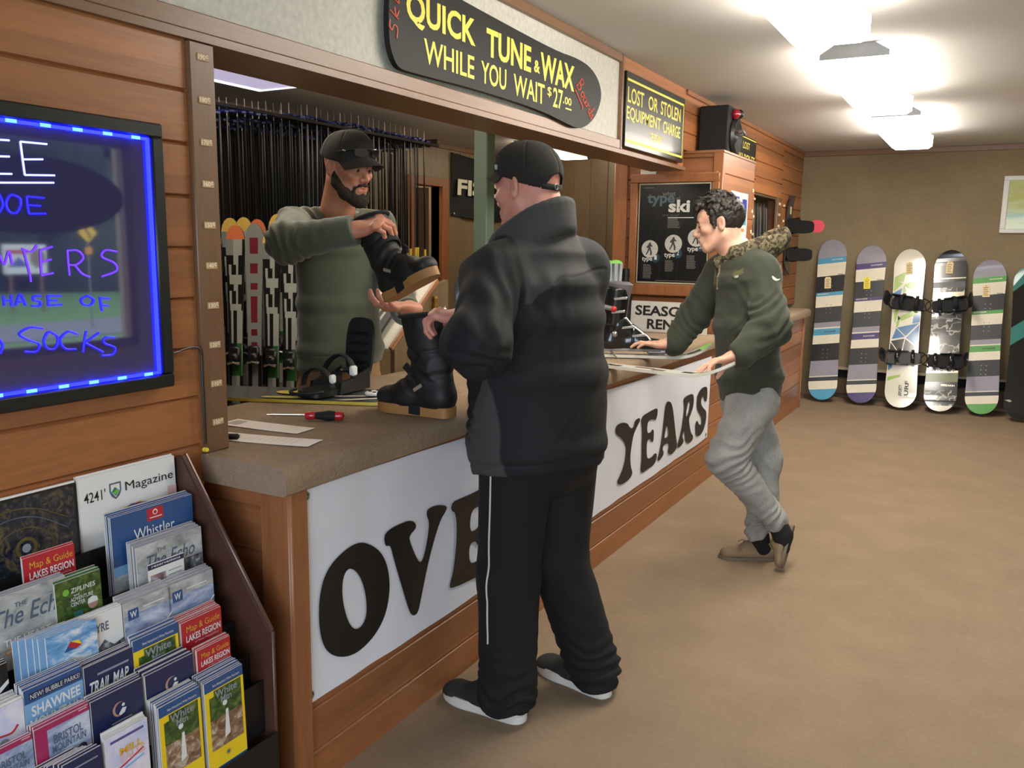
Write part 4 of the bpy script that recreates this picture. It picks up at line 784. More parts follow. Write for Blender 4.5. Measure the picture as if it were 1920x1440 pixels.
def binding(root, fr, y, body, accent):
    m = MB(); bar3(m, fr, (0, y + .165, .022), (.062, .10, .03), body, .01); bar3(m, fr, (0, y + .15, .045), (.05, .055, .03), body, .012); m.tube([fr(-.03, y + .12, .04), fr(0, y + .13, .052), fr(.03, y + .12, .04)], .009, accent, 8); m.build('toe_piece', root)
    m = MB(); bar3(m, fr, (0, y - .17, .02), (.06, .15, .026), body, .008); bar3(m, fr, (0, y - .155, .055), (.052, .07, .05), body, .018, .3); bar3(m, fr, (0, y - .21, .075), (.03, .07, .012), accent, .004, .6); m.build('heel_piece', root)
    m = MB(); m.tube([fr(-.045, y - .02, -.02), fr(-.045, y - .06, .02), fr(.045, y - .06, .02), fr(.045, y - .02, -.02)], .0035, steel, 6); m.build('brake', root)
sw = mat('ski_white', (158, 160, 152), .35, coat=.2); sk = mat('ski_black', (24, 25, 26), .3, coat=.4); sg = mat('ski_green', (44, 104, 48), .3, coat=.4); sy = mat('ski_grey', (128, 130, 128), .35, coat=.3); sm_ = mat('ski_dark_red', (110, 30, 40), .35)
tip_o = mat('ski_tip_orange', (206, 112, 70), .35); tip_y = mat('ski_tip_yellow', (214, 178, 90), .35); tip_g = mat('ski_tip_green', (140, 220, 90), .35)
def st_fig(s):                               # angular white figures on black, green belly
    if s > .90: return [(-.2, sy), (.75, sw), (1, sk)]
    if s > .70:
        k = (s * 30) % 3
        if k < .5: return [(-.7, sk), (.8, sw), (1, sk)]
        return [(-.75, sk), (-.45, sw), (.1, sk), (.35, sw), (1, sk)] if k < 2 else [(-.2, sk), (.35, sw), (1, sk)]
    if s > .60: return [(-.6, sk), (-.3, sw), (.2, sk), (1, sw)]
    if s > .47: return [(-.5, sk), (.2, sg if s < .55 else sk), (.9, sg), (1, sw)]
    return [(-.6, sk), (.1, sy), (.6, sw), (1, sk)]
def st_grey(s):
    if s > .55: k = (s * 40) % 2.2; return [(-.5, sy), (.4, sm_ if k < 1.5 else sy), (1, sy)]
    return [(-.4, sk), (.5, sy), (1, sk)]
def st_white(s):
    k = (s * 26) % 4; sw = mat('ski_bright_white', (222, 220, 210), .3, coat=.3)
    if s > .9: return [(-.3, sw), (.5, sk), (1, sg)]
    return [(1, sw)] if k < 1.2 else [(-.6, sw), (.3, sk if k < 2.2 else sg), (1, sw)] if k < 3 else [(-.2, sw), (.8, sk), (1, sw)]
view = Vector((.48, -.87, 0))
def rack_ski(tip, L, stripes, tipm, label, group, back=.16):
    tip = Vector(tip); base = Vector((tip.x + .05, tip.y - back + .02, 0)); d = (tip - base).normalized(); fr = Fr(base + d * (tip - base).length * 0, CR, d)
    fr = Fr(base, Vector((.87, .48, 0)), d); LL = (tip - base).length
    t = thing('ski', label, 'ski', base, group); m = MB(); ski_mesh(m, fr, LL - .01, stripes, tipm, tip=-.0); m.build('ski_body', t); binding(t, fr, LL * .44, black, chrome); return t
front = [((-3.66, 3.30, 1.53), st_fig, tip_o, 'orange tipped green ski at the left end of the front row, by the post'), ((-3.562, 3.371, 1.56), st_fig, tip_o, 'orange tipped ski with white figures, second in the front row'), ((-3.475, 3.425, 1.57), st_grey, sy, 'grey ski with dark red letters in the front row'), ((-3.39, 3.466, 1.54), st_fig, tip_y, 'yellow tipped ski beside the standing clerk, front row'), ((-3.30, 3.51, 1.51), st_fig, tip_o, 'ski half hidden behind the clerk, front row')]
for p, s, tm, l in front: rack_ski(p, 1.5, s, tm, l, 'rental skis in the rack behind the counter')
for k, (p, tm) in enumerate((((-3.80, 3.52, 1.605), tip_y), ((-3.735, 3.56, 1.61), tip_y), ((-3.67, 3.60, 1.60), tip_o), ((-3.575, 3.66, 1.63), tip_y), ((-3.50, 3.70, 1.615), tip_o))):
    rack_ski(p, 1.6, st_grey if k == 2 else st_fig, tm, ['yellow tipped ski at the left of the back row', 'yellow tipped ski, second of the back row', 'dark tipped grey ski in the middle of the back row', 'tall yellow tipped ski touching the clerk\'s shoulder in the view, back row', 'ski at the right of the back row by the clerk\'s shoulder'][k], 'rental skis in the rack behind the counter', .10)
t = thing('ski_rack', 'dark wooden rack holding the rental skis behind the counter', 'rack', (-3.4, 3.75, 0))
rw = wood('dark_rack_wood', (70, 52, 38), 'X', 0, knots=False)
m = MB(); m.bar((-4.0, 3.62, 1.02), (-2.9, 3.98, 1.02), .03, .06, rw); m.build('rail', t); m = MB(); m.bar((-4.0, 3.62, .35), (-2.9, 3.98, .35), .03, .06, rw); m.build('rail', t)
for p in ((-3.98, 3.65), (-2.92, 4.0)): m = MB(); m.span((p[0] - .03, p[1], 0), (p[0] + .03, p[1] + .05, 1.2), rw); m.build('upright', t)
rack_ski((-2.30, 3.60, 1.33), 1.3, lambda s: [(-.5, sk), (-.2, sg), (1, sk)], sk, 'dark ski standing beside the slanted bench, seen past the older customer', None, .06)
rack_ski((-2.22, 3.66, 1.26), 1.25, lambda s: [(-.1, sk), (.1, sy), (1, sk)], sk, 'dark grey lined ski leaning behind the older customer\'s shoulder', None, .06)
# ski poles hanging tip up in rows
pb_ = mat('pole_black', (30, 31, 34), .25, .5); pbl = mat('pole_basket_blue', (28, 36, 110), .4); pyl = mat('pole_band_yellow', (222, 200, 70), .4)
def pole(x, y, z, L):
    t = thing('ski_pole', 'black ski pole with blue basket hanging tip up in the rows behind the clerk', 'ski pole', (x, y, z), 'ski poles hanging behind the counter')
    m = MB(); m.tube([(x, y, z - L + .1), (x, y, z - .10)], [.0085, .0062], pb_, 7); m.tube([(x, y, z - .10), (x, y, z)], [.004, .0025], steel, 6); m.build('shaft', t)
    m = MB(); P = [(.05 * (1 if k % 2 else .62) * math.cos(k * math.pi / 8), .05 * (1 if k % 2 else .62) * math.sin(k * math.pi / 8)) for k in range(16)]; m.prism(P, Fr((x, y, z - .075), X_, Y_), -.005, .006, pbl); m.build('basket', t)
    m = MB(); m.lathe([(.010, 0), (.013, .02), (.012, .06), (.015, .10), (.014, .12)], (x, y, z - L + .12), (0, 0, -1), blackm, 8); m.build('grip', t)
    m = MB(); m.tube([(x, y, z - L + .12), (x, y, z - L + .20)], .0096, pyl, 7); m.build('band', t, label='yellow band above the grip')
    return t
proto = None; rr = random.Random(9)
for row, x in enumerate((-3.86, -4.02, -4.18)):
    for k in range(36):
        y = 3.42 + .060 * k + .02 * row; z = 2.315 - .03 * row - max(0, 4.2 - y) * .09 + rr.uniform(-.012, .012); dx = rr.uniform(-.012, .012)
        if proto is None: proto = pole(x + dx, y, z, 1.08); base = Vector(proto.location)
        else: c = dup(proto, (x + dx, y + rr.uniform(-.008, .008), z)); c.rotation_euler = (rr.uniform(-.008, .008), rr.uniform(-.008, .008), rr.uniform(0, .7))
t = thing('pole_rack', 'dark rack of wooden rails the ski poles hang from', 'rack', (-4.02, 4.5, 2.2))
for x in (-3.90, -3.82, -4.06, -3.98, -4.22, -4.14): m = MB(); m.span((x - .010, 3.40, 2.205), (x + .010, 5.66, 2.222), blackm); m.build('rail', t)
m = MB(); m.span((-4.498, 3.30, .9), (-4.47, 5.42, 2.34), blackm); struct(m, 'wall_back_room_pole_shade')  # black sheet standing in for the deep shade behind the poles
for y in (3.42, 5.64): m = MB(); m.span((-4.5, y - .02, 2.225), (-3.80, y + .02, 2.26), rw); m.build('bracket', t)
# flag banner on the panelling
t = thing('wall_flag', 'black cloth flag with white slanted letters on the back room panelling', 'flag', (-4.49, 7.2, 2.0)); fg = mat('black_flag_cloth', (26, 26, 28), .8, var=.2)
m = MB(); V = []; F = []; n = 26
def fx(y, z): return -4.488 + .012 * math.sin(y * 13 + z * 5) + .008 * math.sin(z * 14 - y * 4)
for i in range(n + 1):
    for j in range(13):
        y = 6.86 + 1.62 * i / n; z = 1.735 + .575 * j / 12 - .03 * math.sin(math.pi * i / n); V.append((fx(y, z) + .012, y, z))
F = [(i * 13 + j, (i + 1) * 13 + j, (i + 1) * 13 + j + 1, i * 13 + j + 1) for i in range(n) for j in range(12)]
m.add(V, F, fg); m.build('cloth', t)
fw = mat('flag_white', (226, 220, 196), .6)
fr = Fr((-4.448, 0, 0), Y_, Z_); MB().text('S I N C E', fr, 7.30, 2.10, 8.0, 2.15, 0, fw, 0, .012).build('lettering', t); MB().text('FISCHER', fr, 6.915, 1.925, 8.38, 2.075, 0, fw, .035, .06).build('lettering', t)
for y, z in ((6.875, 2.295), (6.875, 1.75)): m = MB(); m.ball((-4.462, y, z), .012, steel, 8); m.build('eyelet', t)
# slanted tuning bench at the back of the counter
t = thing('tuning_bench', 'slanted workbench with speckled white face and brown side behind the counter', 'bench', (-2.4, 3.1, 0))
dk = wood('bench_dark_side', (104, 84, 58), 'Z', 0, knots=False); sp = mat('speckled_white_laminate', (206, 200, 186), .5, var=.35, vs=160)
pr = [(2.925, 0), (3.34, 0), (3.34, 1.30), (3.262, 1.285), (2.925, 1.017)]
m = MB(); m.prism(pr, Fr((-2.198, 0, 0), Y_, Z_), -.022, 0, dk); m.prism(pr, Fr((-2.74, 0, 0), Y_, Z_), -.022, 0, dk); m.build('side_panel', t)
m = MB(); m.bar((-2.47, 2.915, 1.012), (-2.47, 3.262, 1.288), .50, .014, sp); m.build('sloped_top', t); m = MB(); m.bar((-2.205, 2.905, 1.017), (-2.205, 3.262, 1.300), .018, .022, pine_t, bev=.003); m.build('edge_strip', t)
m = MB(); m.lathe([(.012, 0), (.012, .015), (.016, .02), (.016, .035), (.010, .04), (.010, .06), (.014, .065), (.012, .075)], (-2.19, 3.22, 1.155), Z_, mat('brass', (176, 140, 66), .3, .9), 14); m.build('brass_clamp', t, label='brass clamp screw'); m = MB(); m.ball((-2.188, 3.285, 1.165), .016, chrome, 12); m.tube([(-2.188, 3.285, 1.16), (-2.205, 3.285, 1.12)], .005, chrome, 8); m.build('chrome_knob', t, label='chrome knob')
t = thing('ski', 'dark ski with green tip lying on the slanted bench', 'ski', (-2.45, 3.0, 1.1)); m = MB(); d = Vector((0, .783, .622)); nn = Vector((0, -.622, .783)); fr = Fr(Vector((-2.33, 2.90, 1.012)) + nn * .024 + Vector((0, 0, .0)), Vector((1, 0, 0)), d); ski_mesh(m, fr, .40, lambda s: [(-.4, sk), (0, sw), (1, sk)], tip_g, tip=.0); m.build('ski_body', t)

# ------------------------------------------------------------------ things on the counter
t = thing('screwdriver', 'screwdriver with red and black handle lying on the counter', 'screwdriver', (-1.78, 1.95, ZT)); a, b = Vector((-1.905, 1.885, ZT + .0145)), Vector((-1.692, 1.992, ZT + .0165)); d = (b - a).normalized(); sr = mat('screwdriver_red', (186, 30, 38), .3, coat=.4)
m = MB(); m.tube([a, a + d * .02, a + d * .128], [.0022, .0032, .0032], chrome, 8); m.build('blade', t)
H = lambda *p: [(r, h) for r, h in p]
m = MB(); m.lathe([(.004, .118), (.011, .121), (.0135, .13), (.0125, .148), (.010, .152)], a, d, sr, 14); m.lathe([(.009, .212), (.0145, .215), (.0145, .228), (.011, .237), (.003, .240)], a, d, sr, 14); m.build('end_cap', t, label='red ends of the handle')
m = MB(); m.lathe([(.010, .150), (.0115, .155), (.0135, .175), (.0165, .19), (.0155, .205), (.0125, .214)], a, d, blackm, 14); m.build('grip', t, label='black rubber grip')
form = mat('form_paper', (244, 236, 226), .7, var=.03); fp = mat('form_pink', (214, 170, 156), .7); fgry = mat('form_grey', (176, 168, 160), .7)
def form_sheet(p, q, w, z, label, curl):
    p, q = Vector((*p, 0)), Vector((*q, 0)); u = q - p; L = u.length; fr = Fr(p + Vector((0, 0, z)), u, Vector((-u.y, u.x, 0)))
    m, o = sheet('paper_form', label, 'paper', fr, L, w, form, .0012, curl)
    pr = MB(); r = random.Random(int(L * 1000))
    for k in range(9): pr.rect(fr, L * (.25 + .07 * k), w * .12, L * (.255 + .07 * k), w * .88, .0016 + curl * (2 * (.25 + .07 * k) - 1) ** 2 + .0006, fp)
    pr.rect(fr, L * .05, w * .2, L * .2, w * .8, .0022 + curl * .6, fgry); pr.build('print', o)
form_sheet((-1.84, 1.60), (-1.545, 1.672), .085, ZT + .0015, 'folded paper form nearest the counter edge', .0015); form_sheet((-1.965, 1.748), (-1.68, 1.775), .085, ZT + .0015, 'paper form lying under the screwdriver blade', .001)
tag(MB().box((-1.79, 1.628, ZT + .009), (.055, .022, .016), blackm, Matrix.Rotation(.5, 3, 'Z'), .005).build('marker_cap'), 'small black plastic piece beside the post on the counter', 'clip')
# snowboard under the binding
def board(m, fr, L, w, colour, em, th=.011, slant=0.0):
    r = w / 2; e = r * 1.2; N = 150
    def half(y):
        dd = min(y, L - y); h = r * (1 - .10 * math.cos((y / L - .5) * math.pi) ** 2)
        if dd < e: h *= math.sqrt(max(0, 1 - (1 - dd / e) ** 2))
        return max(h, .0006)
    def up(y): dd = min(y, L - y); return .035 * max(0, (e * .9 - dd) / (e * .9)) ** 2
    ys = [L * (.35 * (.5 - .5 * math.cos(math.pi * i / N)) + .65 * i / N) for i in range(N + 1)]; R = []
    for y in ys:
        q = []
        for sx in (-1, 1):
            yy = min(L, max(0, y + sx * slant * half(y))); q.append((sx * half(yy), yy, up(yy)))
        R.append(q)
    for y0, y1, (a, b), (d, c) in zip(ys, ys[1:], R, R[1:]):
        m.add([fr(*a), fr(*b), fr(*c), fr(*d)], [(0, 1, 2, 3)], colour((y0 + y1) / 2 / L, 0))
        m.add([fr(q[0], q[1], q[2] - th) for q in (a, b, c, d)] + [fr(*q) for q in (a, b, c, d)], [(0, 3, 2, 1), (1, 2, 6, 5), (3, 0, 4, 7)], em)
def snow_binding(root, fr, c, rot, base, strap, buckle, tall=True, names=''):
    """strap binding seen in board frame; rot turns it about the board normal"""
    u = fr.u * math.cos(rot) + fr.v * math.sin(rot); v = fr.v * math.cos(rot) - fr.u * math.sin(rot); f = Fr(fr(*c), u, v)      # v = toe direction
    m = MB(); pl = [(-.05, -.13), (.05, -.13), (.062, -.05), (.058, .12), (.035, .15), (-.035, .15), (-.058, .12), (-.062, -.05)]; m.prism(smooth_loop(pl, 1), f, 0, .02, base)
    for s in (-1, 1): m.prism([(-.13, .0), (.05, .0), (.04, .04), (-.06, .055), (-.13, .075)], Fr(f(s * .062, 0, .0), v, f.n), -.005, .005, base)
    m.tube([f(.055 * math.cos(a) * 1.15, -.12 - .035 * math.sin(a), .055) for a in [i * math.pi / 8 for i in range(9)]], .010, base, 8); m.build('baseplate', root)
    m = MB(); hp = [(-.045, .03), (.045, .03), (.058, .09), (.06, .18), (.05, .235), (.03, .252), (-.03, .252), (-.05, .235), (-.06, .18), (-.058, .09)]
    hf = Fr(f(0, -.148, 0), u, (f.n + v * -.12)); m.prism(smooth_loop(hp, 2), hf, -.006, .008, strap if tall else base)
    for k in range(4): m.rect(hf, -.04, .08 + .035 * k, .04, .095 + .035 * k, -.0065, base)
    m.build('highback', root)
    m = MB(); A = [f(.066 * math.cos(a), -.03 - .02 * math.sin(a), .05 + .075 * math.sin(a)) for a in [i * math.pi / 10 for i in range(11)]]; m.tube(A, .017, strap, 8, flat=.35, up=v); m.build('ankle_strap', root)
    m = MB(); A = [f(.062 * math.cos(a), .085, .03 + .065 * math.sin(a)) for a in [i * math.pi / 10 for i in range(11)]]; m.tube(A, .015, strap, 8, flat=.35, up=v); m.build('toe_strap', root)
    m = MB(); m.tube([f(.058 * math.cos(a), .13 + .075 * math.sin(a), .022) for a in [i * math.pi / 12 for i in range(13)]], .005, strap, 6); m.build('toe_loop', root)
    m = MB(); m.box(f(-.066, -.03, .075), (.02, .03, .035), buckle, Matrix((f.u, f.v, f.n)).transposed(), .005); m.box(f(-.062, .085, .06), (.018, .026, .03), buckle, Matrix((f.u, f.v, f.n)).transposed(), .005); m.build('buckle', root)
bgrey = mat('board_charcoal', (66, 68, 64), .35, coat=.3); byel = mat('board_yellow', (226, 202, 74), .4); cream = mat('board_cream', (232, 222, 194), .4)
t = thing('snowboard', 'charcoal snowboard with yellow edge lying on the counter, binding on top', 'snowboard', (-2.2, 2.3, ZT)); d = Vector((.915, .404, 0)); Lb = 1.36
E0 = Vector((-1.738, 2.249, ZT + .013)); wv = Vector((-.404, .915, 0)); o = E0 - d * (Lb - .10) + wv * .128
fr = Fr(o, -wv, d); m = MB(); board(m, fr, Lb, .262, lambda s, x: bgrey, byel); m.build('deck', t)
m = MB(); f4 = lambda s, x: (x, s * Lb)
for lp in ([(.02, .62), (.05, .70), (-.0, .74), (-.05, .70), (-.03, .62)], [(.09, .60), (.07, .70), (.11, .72), (.118, .62)]): m.prism(smooth_loop([f4(s, x) for x, s in lp], 2), fr, .0042, .0042, byel)
m.prism([f4(.60, .105), f4(.62, .098), f4(.95, .02), f4(.93, .005)], fr, .0044, .0044, cream); m.prism([f4(.80, .125), f4(.90, .06), f4(.91, .075), f4(.83, .125)], fr, .0044, .0044, cream)
for k in range(3): m.prism([(.02 + .02 * k, Lb * .955), (.035 + .02 * k, Lb * .952), (.035 + .02 * k, Lb * .975), (.022 + .02 * k, Lb * .975)], fr, .006, .006, byel)
m.build('deck_print', t)
m = MB(); c = fr(.0, Lb * .885, .006); m.lathe([(.04, 0), (.04, .006), (.036, .009), (.0, .009)], c, Z_, white, 18)
for k in range(4): m.lathe([(.006, 0), (.006, .012), (.0, .012)], c + Vector((.022 * math.cos(k * 1.57 + .4), .022 * math.sin(k * 1.57 + .4), 0)), Z_, black, 8)
m.build('mounting_disc', t, label='white mounting disc'); snow_binding(t, fr, (-.03, Lb * .765, .006), -math.pi * .5 - .35, black, blackm, white)
# ski and the boot clicked into it, and the ski held by the customer
def lying_ski(name, tail, tip, z, label, tipm, L=None):
    a, b = Vector(tail), Vector(tip); d = (b - a).normalized(); fr = Fr(Vector((b.x, b.y, z)) - d * L, Vector((d.y, -d.x, 0)), d); t = thing(name, label, 'ski', fr(0, L / 2)); m = MB(); ski_mesh(m, fr, L, st_white, tipm, .10, .068, em=mat('ski_white_sidewall', (226, 222, 208), .4)); m.build('ski_body', t); return t, fr
t, frs = lying_ski('ski', (-1.660, 3.872, 0), (-1.165, 4.118, 0), ZT + .0145, 'white ski lying on the counter under the ski boot', tip_g, 1.15); fb = frs
binding(t, frs, .715, mat('binding_silver', (190, 190, 188), .3, .5), black)
t, frh = lying_ski('ski', (-1.50, 3.545, 0), (-.880, 3.462, 0), ZT + .0145, 'white ski under the young customer\'s hand, tip beyond the counter', sk, 1.35)
# season rental card
t = thing('rental_sign', 'white card sign with black hand lettering leaning on the cabinet', 'sign', (-1.78, 5.27, ZT)); fr = Fr((-2.03, 5.243, ZT + .002), X_, Vector((0, .055, 1)))
m = MB(); m.box(fr(.255, .098, -.003), (.51, .196, .005), white, Matrix((fr.u, fr.v, fr.n)).transposed()); m.build('card', t)
ik = mat('black_marker_ink', (38, 36, 36), .6)
MB().text('SEASON', fr, .03, .103, .42, .168, .0004, ik, .03).build('lettering', t); MB().text('RENTAL', fr, .115, .018, .47, .083, .0004, ik, .03).build('lettering', t)
# ------------------------------------------------------------------ snowboards against the far wall
bands = [(.11, 0), (.142, 1), (.225, 2), (.33, 3), (.352, 1), (.417, 2), (.512, 4), (.548, 0), (.556, 2), (.597, 1), (.648, 2), (.752, 3), (.85, 0), (.858, 2), (.882, 4), (.932, 2), (1.1, 1)]
lil = mat('board_lilac_grey', (150, 144, 152), .4, coat=.3); crm = mat('board_off_white', (232, 222, 196), .35, coat=.4); blk = mat('board_black', (26, 28, 32), .35, coat=.4); dgr = mat('board_dark_grey', (48, 50, 52), .4, coat=.3)
accs = {'blue': mat('board_sky_blue', (82, 156, 186), .35, coat=.4), 'purple': mat('board_purple', (66, 54, 112), .35, coat=.4), 'green': mat('board_leaf_green', (86, 160, 72), .35, coat=.4)}
tagc = mat('cream_price_tag', (236, 214, 160), .6, var=.03); tagy = mat('yellow_price_tag', (246, 230, 70), .6, var=.03); tink = mat('tag_ink', (150, 110, 80), .7)
def stand_board(bot, top, L, w=.27):
    bot, top = Vector(bot), Vector(top); d = (top - bot).normalized(); u = (X_ - d * X_.dot(d)).normalized(); n = u.cross(d)
    return Fr(bot + d * .002, u, d)
def price_tag(root, fr, x, y, mt, ang=.05):
    f = Fr(fr(x, y, .007), fr.u * math.cos(ang) + fr.v * math.sin(ang), fr.v * math.cos(ang) - fr.u * math.sin(ang)); m = MB()
    m.prism([(-.03, 0), (.03, 0), (.03, .10), (.018, .115), (-.018, .115), (-.03, .10)], f, 0, .001, mt); o = m.build('price_tag', root)
    m = MB()
    for k in range(5): m.rect(f, -.02, .015 + .017 * k, .02 - .008 * (k % 2), .021 + .017 * k, .0016, tink)
    m.lathe([(.004, .0012), (.0005, .002)], f(0, .104, 0), f.n, black, 8); m.build('print', o)
def striped(bot, top, L, acc, label, tagm, ty):
    fr = stand_board(bot, top, L); t = thing('snowboard', label, 'snowboard', bot, 'snowboards leaning on the far wall'); A = accs[acc]; C = [lil, A, crm, blk, dgr]
    def col(s, x):
        v = 1 - s
        for b, i in bands:
            if v < b: return C[i]
        return A
    m = MB(); board(m, fr, L, .27, col, dgr, slant=.10); m.build('deck', t)
    m = MB()
    for v in (.30, .42, .70):
        for a in (-.02, .02):
            for b in (-.02, .02, .06): m.lathe([(.0045, 0), (.004, .0015), (0, .0015)], fr(a, L * (1 - v) - b, .0008), fr.n, steel, 8)
    m.build('inserts', t)
    for v, x0, mt in ((.125, -.0, crm), (.578, -.02, blk if acc != 'purple' else crm), (.345, -.11, crm)): MB().text('SNOWJAM', fr.off(0, L * (1 - v), 0), x0, -.008, x0 + .10, .008, .0022, mt, .02, .0, .010).build('lettering', t)
    MB().text('POWER', fr.off(0, L * (1 - .215), 0), .065, -.006, .115, .006, .0022, blk, .02).build('lettering', t)
    price_tag(t, fr, -.02, L * (1 - ty), tagm); return t
striped((-1.33, 8.615, .016), (-1.389, 9.03, 1.55), 1.595, 'blue', 'tallest snowboard, striped white, black and sky blue, next to the counter end', tagc, .305)
striped((-.983, 8.64, .016), (-1.026, 9.03, 1.497), 1.537, 'purple', 'striped snowboard with purple bands and a yellow price tag', tagy, .275)
striped((.031, 8.65, .016), (-.01, 9.03, 1.38), 1.42, 'green', 'shorter striped snowboard with green bands', tagc, .24)
# white board with triangles
L = 1.523; fr = stand_board((-.632, 8.58, .016), (-.684, 9.03, 1.466), L); t = thing('snowboard', 'white snowboard with green, blue and black triangles and black bindings', 'snowboard', (-.632, 8.58, .016), 'snowboards leaning on the far wall')
wg = mat('board_gloss_white', (232, 226, 206), .12, coat=.8, var=.02); m = MB(); board(m, fr, L, .275, lambda s, x: wg, dgr); m.build('deck', t)
gl = mat('board_lime', (150, 180, 62), .2, coat=.6); bu = mat('board_ocean_blue', (58, 116, 168), .15, coat=.7); bk = mat('board_gloss_black', (22, 24, 26), .12, coat=.8)
m = MB(); Q = lambda p: [(x * .128, L * (1 - v)) for x, v in p]
for p, c in (([(-.97, .175), (-.22, .14), (-.35, .205), (-.95, .19)], gl), ([(-.97, .195), (-.37, .215), (-.97, .27)], gl), ([(-.97, .195), (-.93, .185), (-.36, .21)], gl), ([(-.28, .222), (.52, .195), (.38, .262), (-.2, .235)], gl), ([(-.3, .225), (-.22, .24), (-.1, .265), (-.36, .275)], gl), ([(-.97, .276), (-.4, .245), (-.5, .32), (-.75, .32)], bu),
             ([(-.8, .39), (-.5, .37), (-.6, .43), (-.7, .47), (-.8, .44)], gl), ([(-.45, .425), (.5, .385), (.93, .40), (-.3, .455)], gl), ([(-.6, .455), (-.35, .44), (-.5, .49), (-.62, .50)], gl), ([(-.55, .42), (-.35, .44), (-.55, .45)], bk), ([(.5, .42), (.93, .40), (.93, .46), (.45, .47)], bu),
             ([(-.85, .57), (-.6, .50), (.02, .555)], bu), ([(-.55, .497), (.92, .465), (.06, .55)], bu), ([(.92, .475), (.92, .615), (.1, .56)], bu), ([(-.9, .583), (.0, .565), (-.16, .645), (-.35, .65)], bk), ([(.06, .568), (.88, .622), (.5, .645), (-.08, .648)], bk), ([(-.92, .592), (-.4, .65), (-.2, .72), (-.95, .72)], bk), ([(-.95, .72), (-.7, .72), (-.7, .75), (-.95, .77)], bu),
             ([(-.95, .81), (-.1, .79), (-.1, .805), (-.97, .835)], gl)): m.prism(Q(p), fr, .0012, .0012, c)
m.build('deck_print', t)
for s, x0, y0, x1, y1 in (('AIRPORTY', -.02, .855, .01, .935), ('SURF', .03, .83, .065, .945)):
    f = Fr(fr(x0, L * (1 - y1), 0), fr.v, -fr.u); MB().text(s, f.off(0, -(x1 - x0)), 0, 0, L * (y1 - y0), x1 - x0, .002, blk, .03, .006).build('lettering', t)
price_tag(t, fr, .0, L * .845, tagc); snow_binding(t, fr, (-.0, L * (1 - .345), .004), -math.pi / 2 - .12, blackm, blackm, black); snow_binding(t, fr, (.0, L * (1 - .69), .004), -math.pi / 2, black, bk, black)
# black and silver board
L = 1.52; fr = stand_board((-.302, 8.58, .016), (-.335, 9.03, 1.462), L); t = thing('snowboard', 'black and silver snowboard with cracked print and black bindings', 'snowboard', (-.302, 8.58, .016), 'snowboards leaning on the far wall')
n = NT('cracked_silver_print'); o_ = n.obj(); vo = n.n('ShaderNodeTexVoronoi', feature='DISTANCE_TO_EDGE'); vo.inputs['Scale'].default_value = 11
dn = n.n('ShaderNodeTexNoise'); dn.inputs['Scale'].default_value = 6; n.l(o_, dn.inputs['Vector']); mx = n.mix(.35, o_, dn.outputs['Color']); n.l(mx, vo.inputs['Vector'])
f = n.noise(n.obj((2, 2, 7)), 5, 4); cc = n.mix(n.ramp(f, [(.45, (0, 0, 0, 1)), (.55, (1, 1, 1, 1))]), n.ramp(vo.outputs['Distance'], [(.03, lin((190, 186, 172))), (.09, lin((46, 46, 46)))]), n.ramp(vo.outputs['Distance'], [(.02, lin((150, 148, 138))), (.05, lin((64, 64, 62)))]))
n.l(cc, n.b.inputs['Base Color']); n.b.inputs['Roughness'].default_value = .12; n.b.inputs['Coat Weight'].default_value = .9; crk = n.m
sil = mat('board_silver', (200, 194, 172), .15, .5, coat=.6); olive = mat('board_olive_green', (104, 118, 66), .3, coat=.4)
def bs(s, x):
    v = 1 - s
    if v < .17: return bk
    if v < .178 or .262 < v < .31: return sil
    if v < .23: return dgr if v > .2 else bk
    if .70 < v < .76 : return bk if v < .745 else sil
    if .76 < v < .82: return olive if x > -.05 else sil
    if .82 < v < .87 or .93 < v < .955: return bk
    if v > .962: return wg
    return crk
m = MB(); board(m, fr, L, .275, bs, dgr, slant=.06); m.build('deck', t)
MB().text('SMOKIN', fr, -.09, L * .248, .10, L * .278, .003, mat('board_print_grey', (150, 146, 136), .4), .03).build('lettering', t); MB().text('FIREARM', fr, -.0, L * .158, .11, L * .170, .003, sil, .02).build('lettering', t)
price_tag(t, fr, -.01, L * .855, tagc, -.02); snow_binding(t, fr, (.02, L * (1 - .345), .004), math.pi / 2 + .12, blackm, blackm, black); snow_binding(t, fr, (.02, L * (1 - .69), .004), math.pi / 2, blackm, bk, black)
# black board with teal flash
L = 1.418; fr = stand_board((.335, 8.54, .016), (.317, 9.03, 1.339), L); t = thing('snowboard', 'black snowboard with a teal flash, cut by the right picture edge', 'snowboard', (.335, 8.54, .016), 'snowboards leaning on the far wall')
teal = mat('board_teal', (40, 120, 110), .3, coat=.5); m = MB(); board(m, fr, L, .27, lambda s, x: teal if abs((1 - s) - .40) < .06 else teal if 1 - s < .10 else bk, mat('board_pale_edge', (150, 146, 120), .4), slant=.8); m.build('deck', t)
m = MB(); m.prism([(-.13, L * .12), (-.09, L * .125), (-.07, L * .115), (-.09, L * .108)], fr, .004, .004, sil); m.build('deck_print', t)
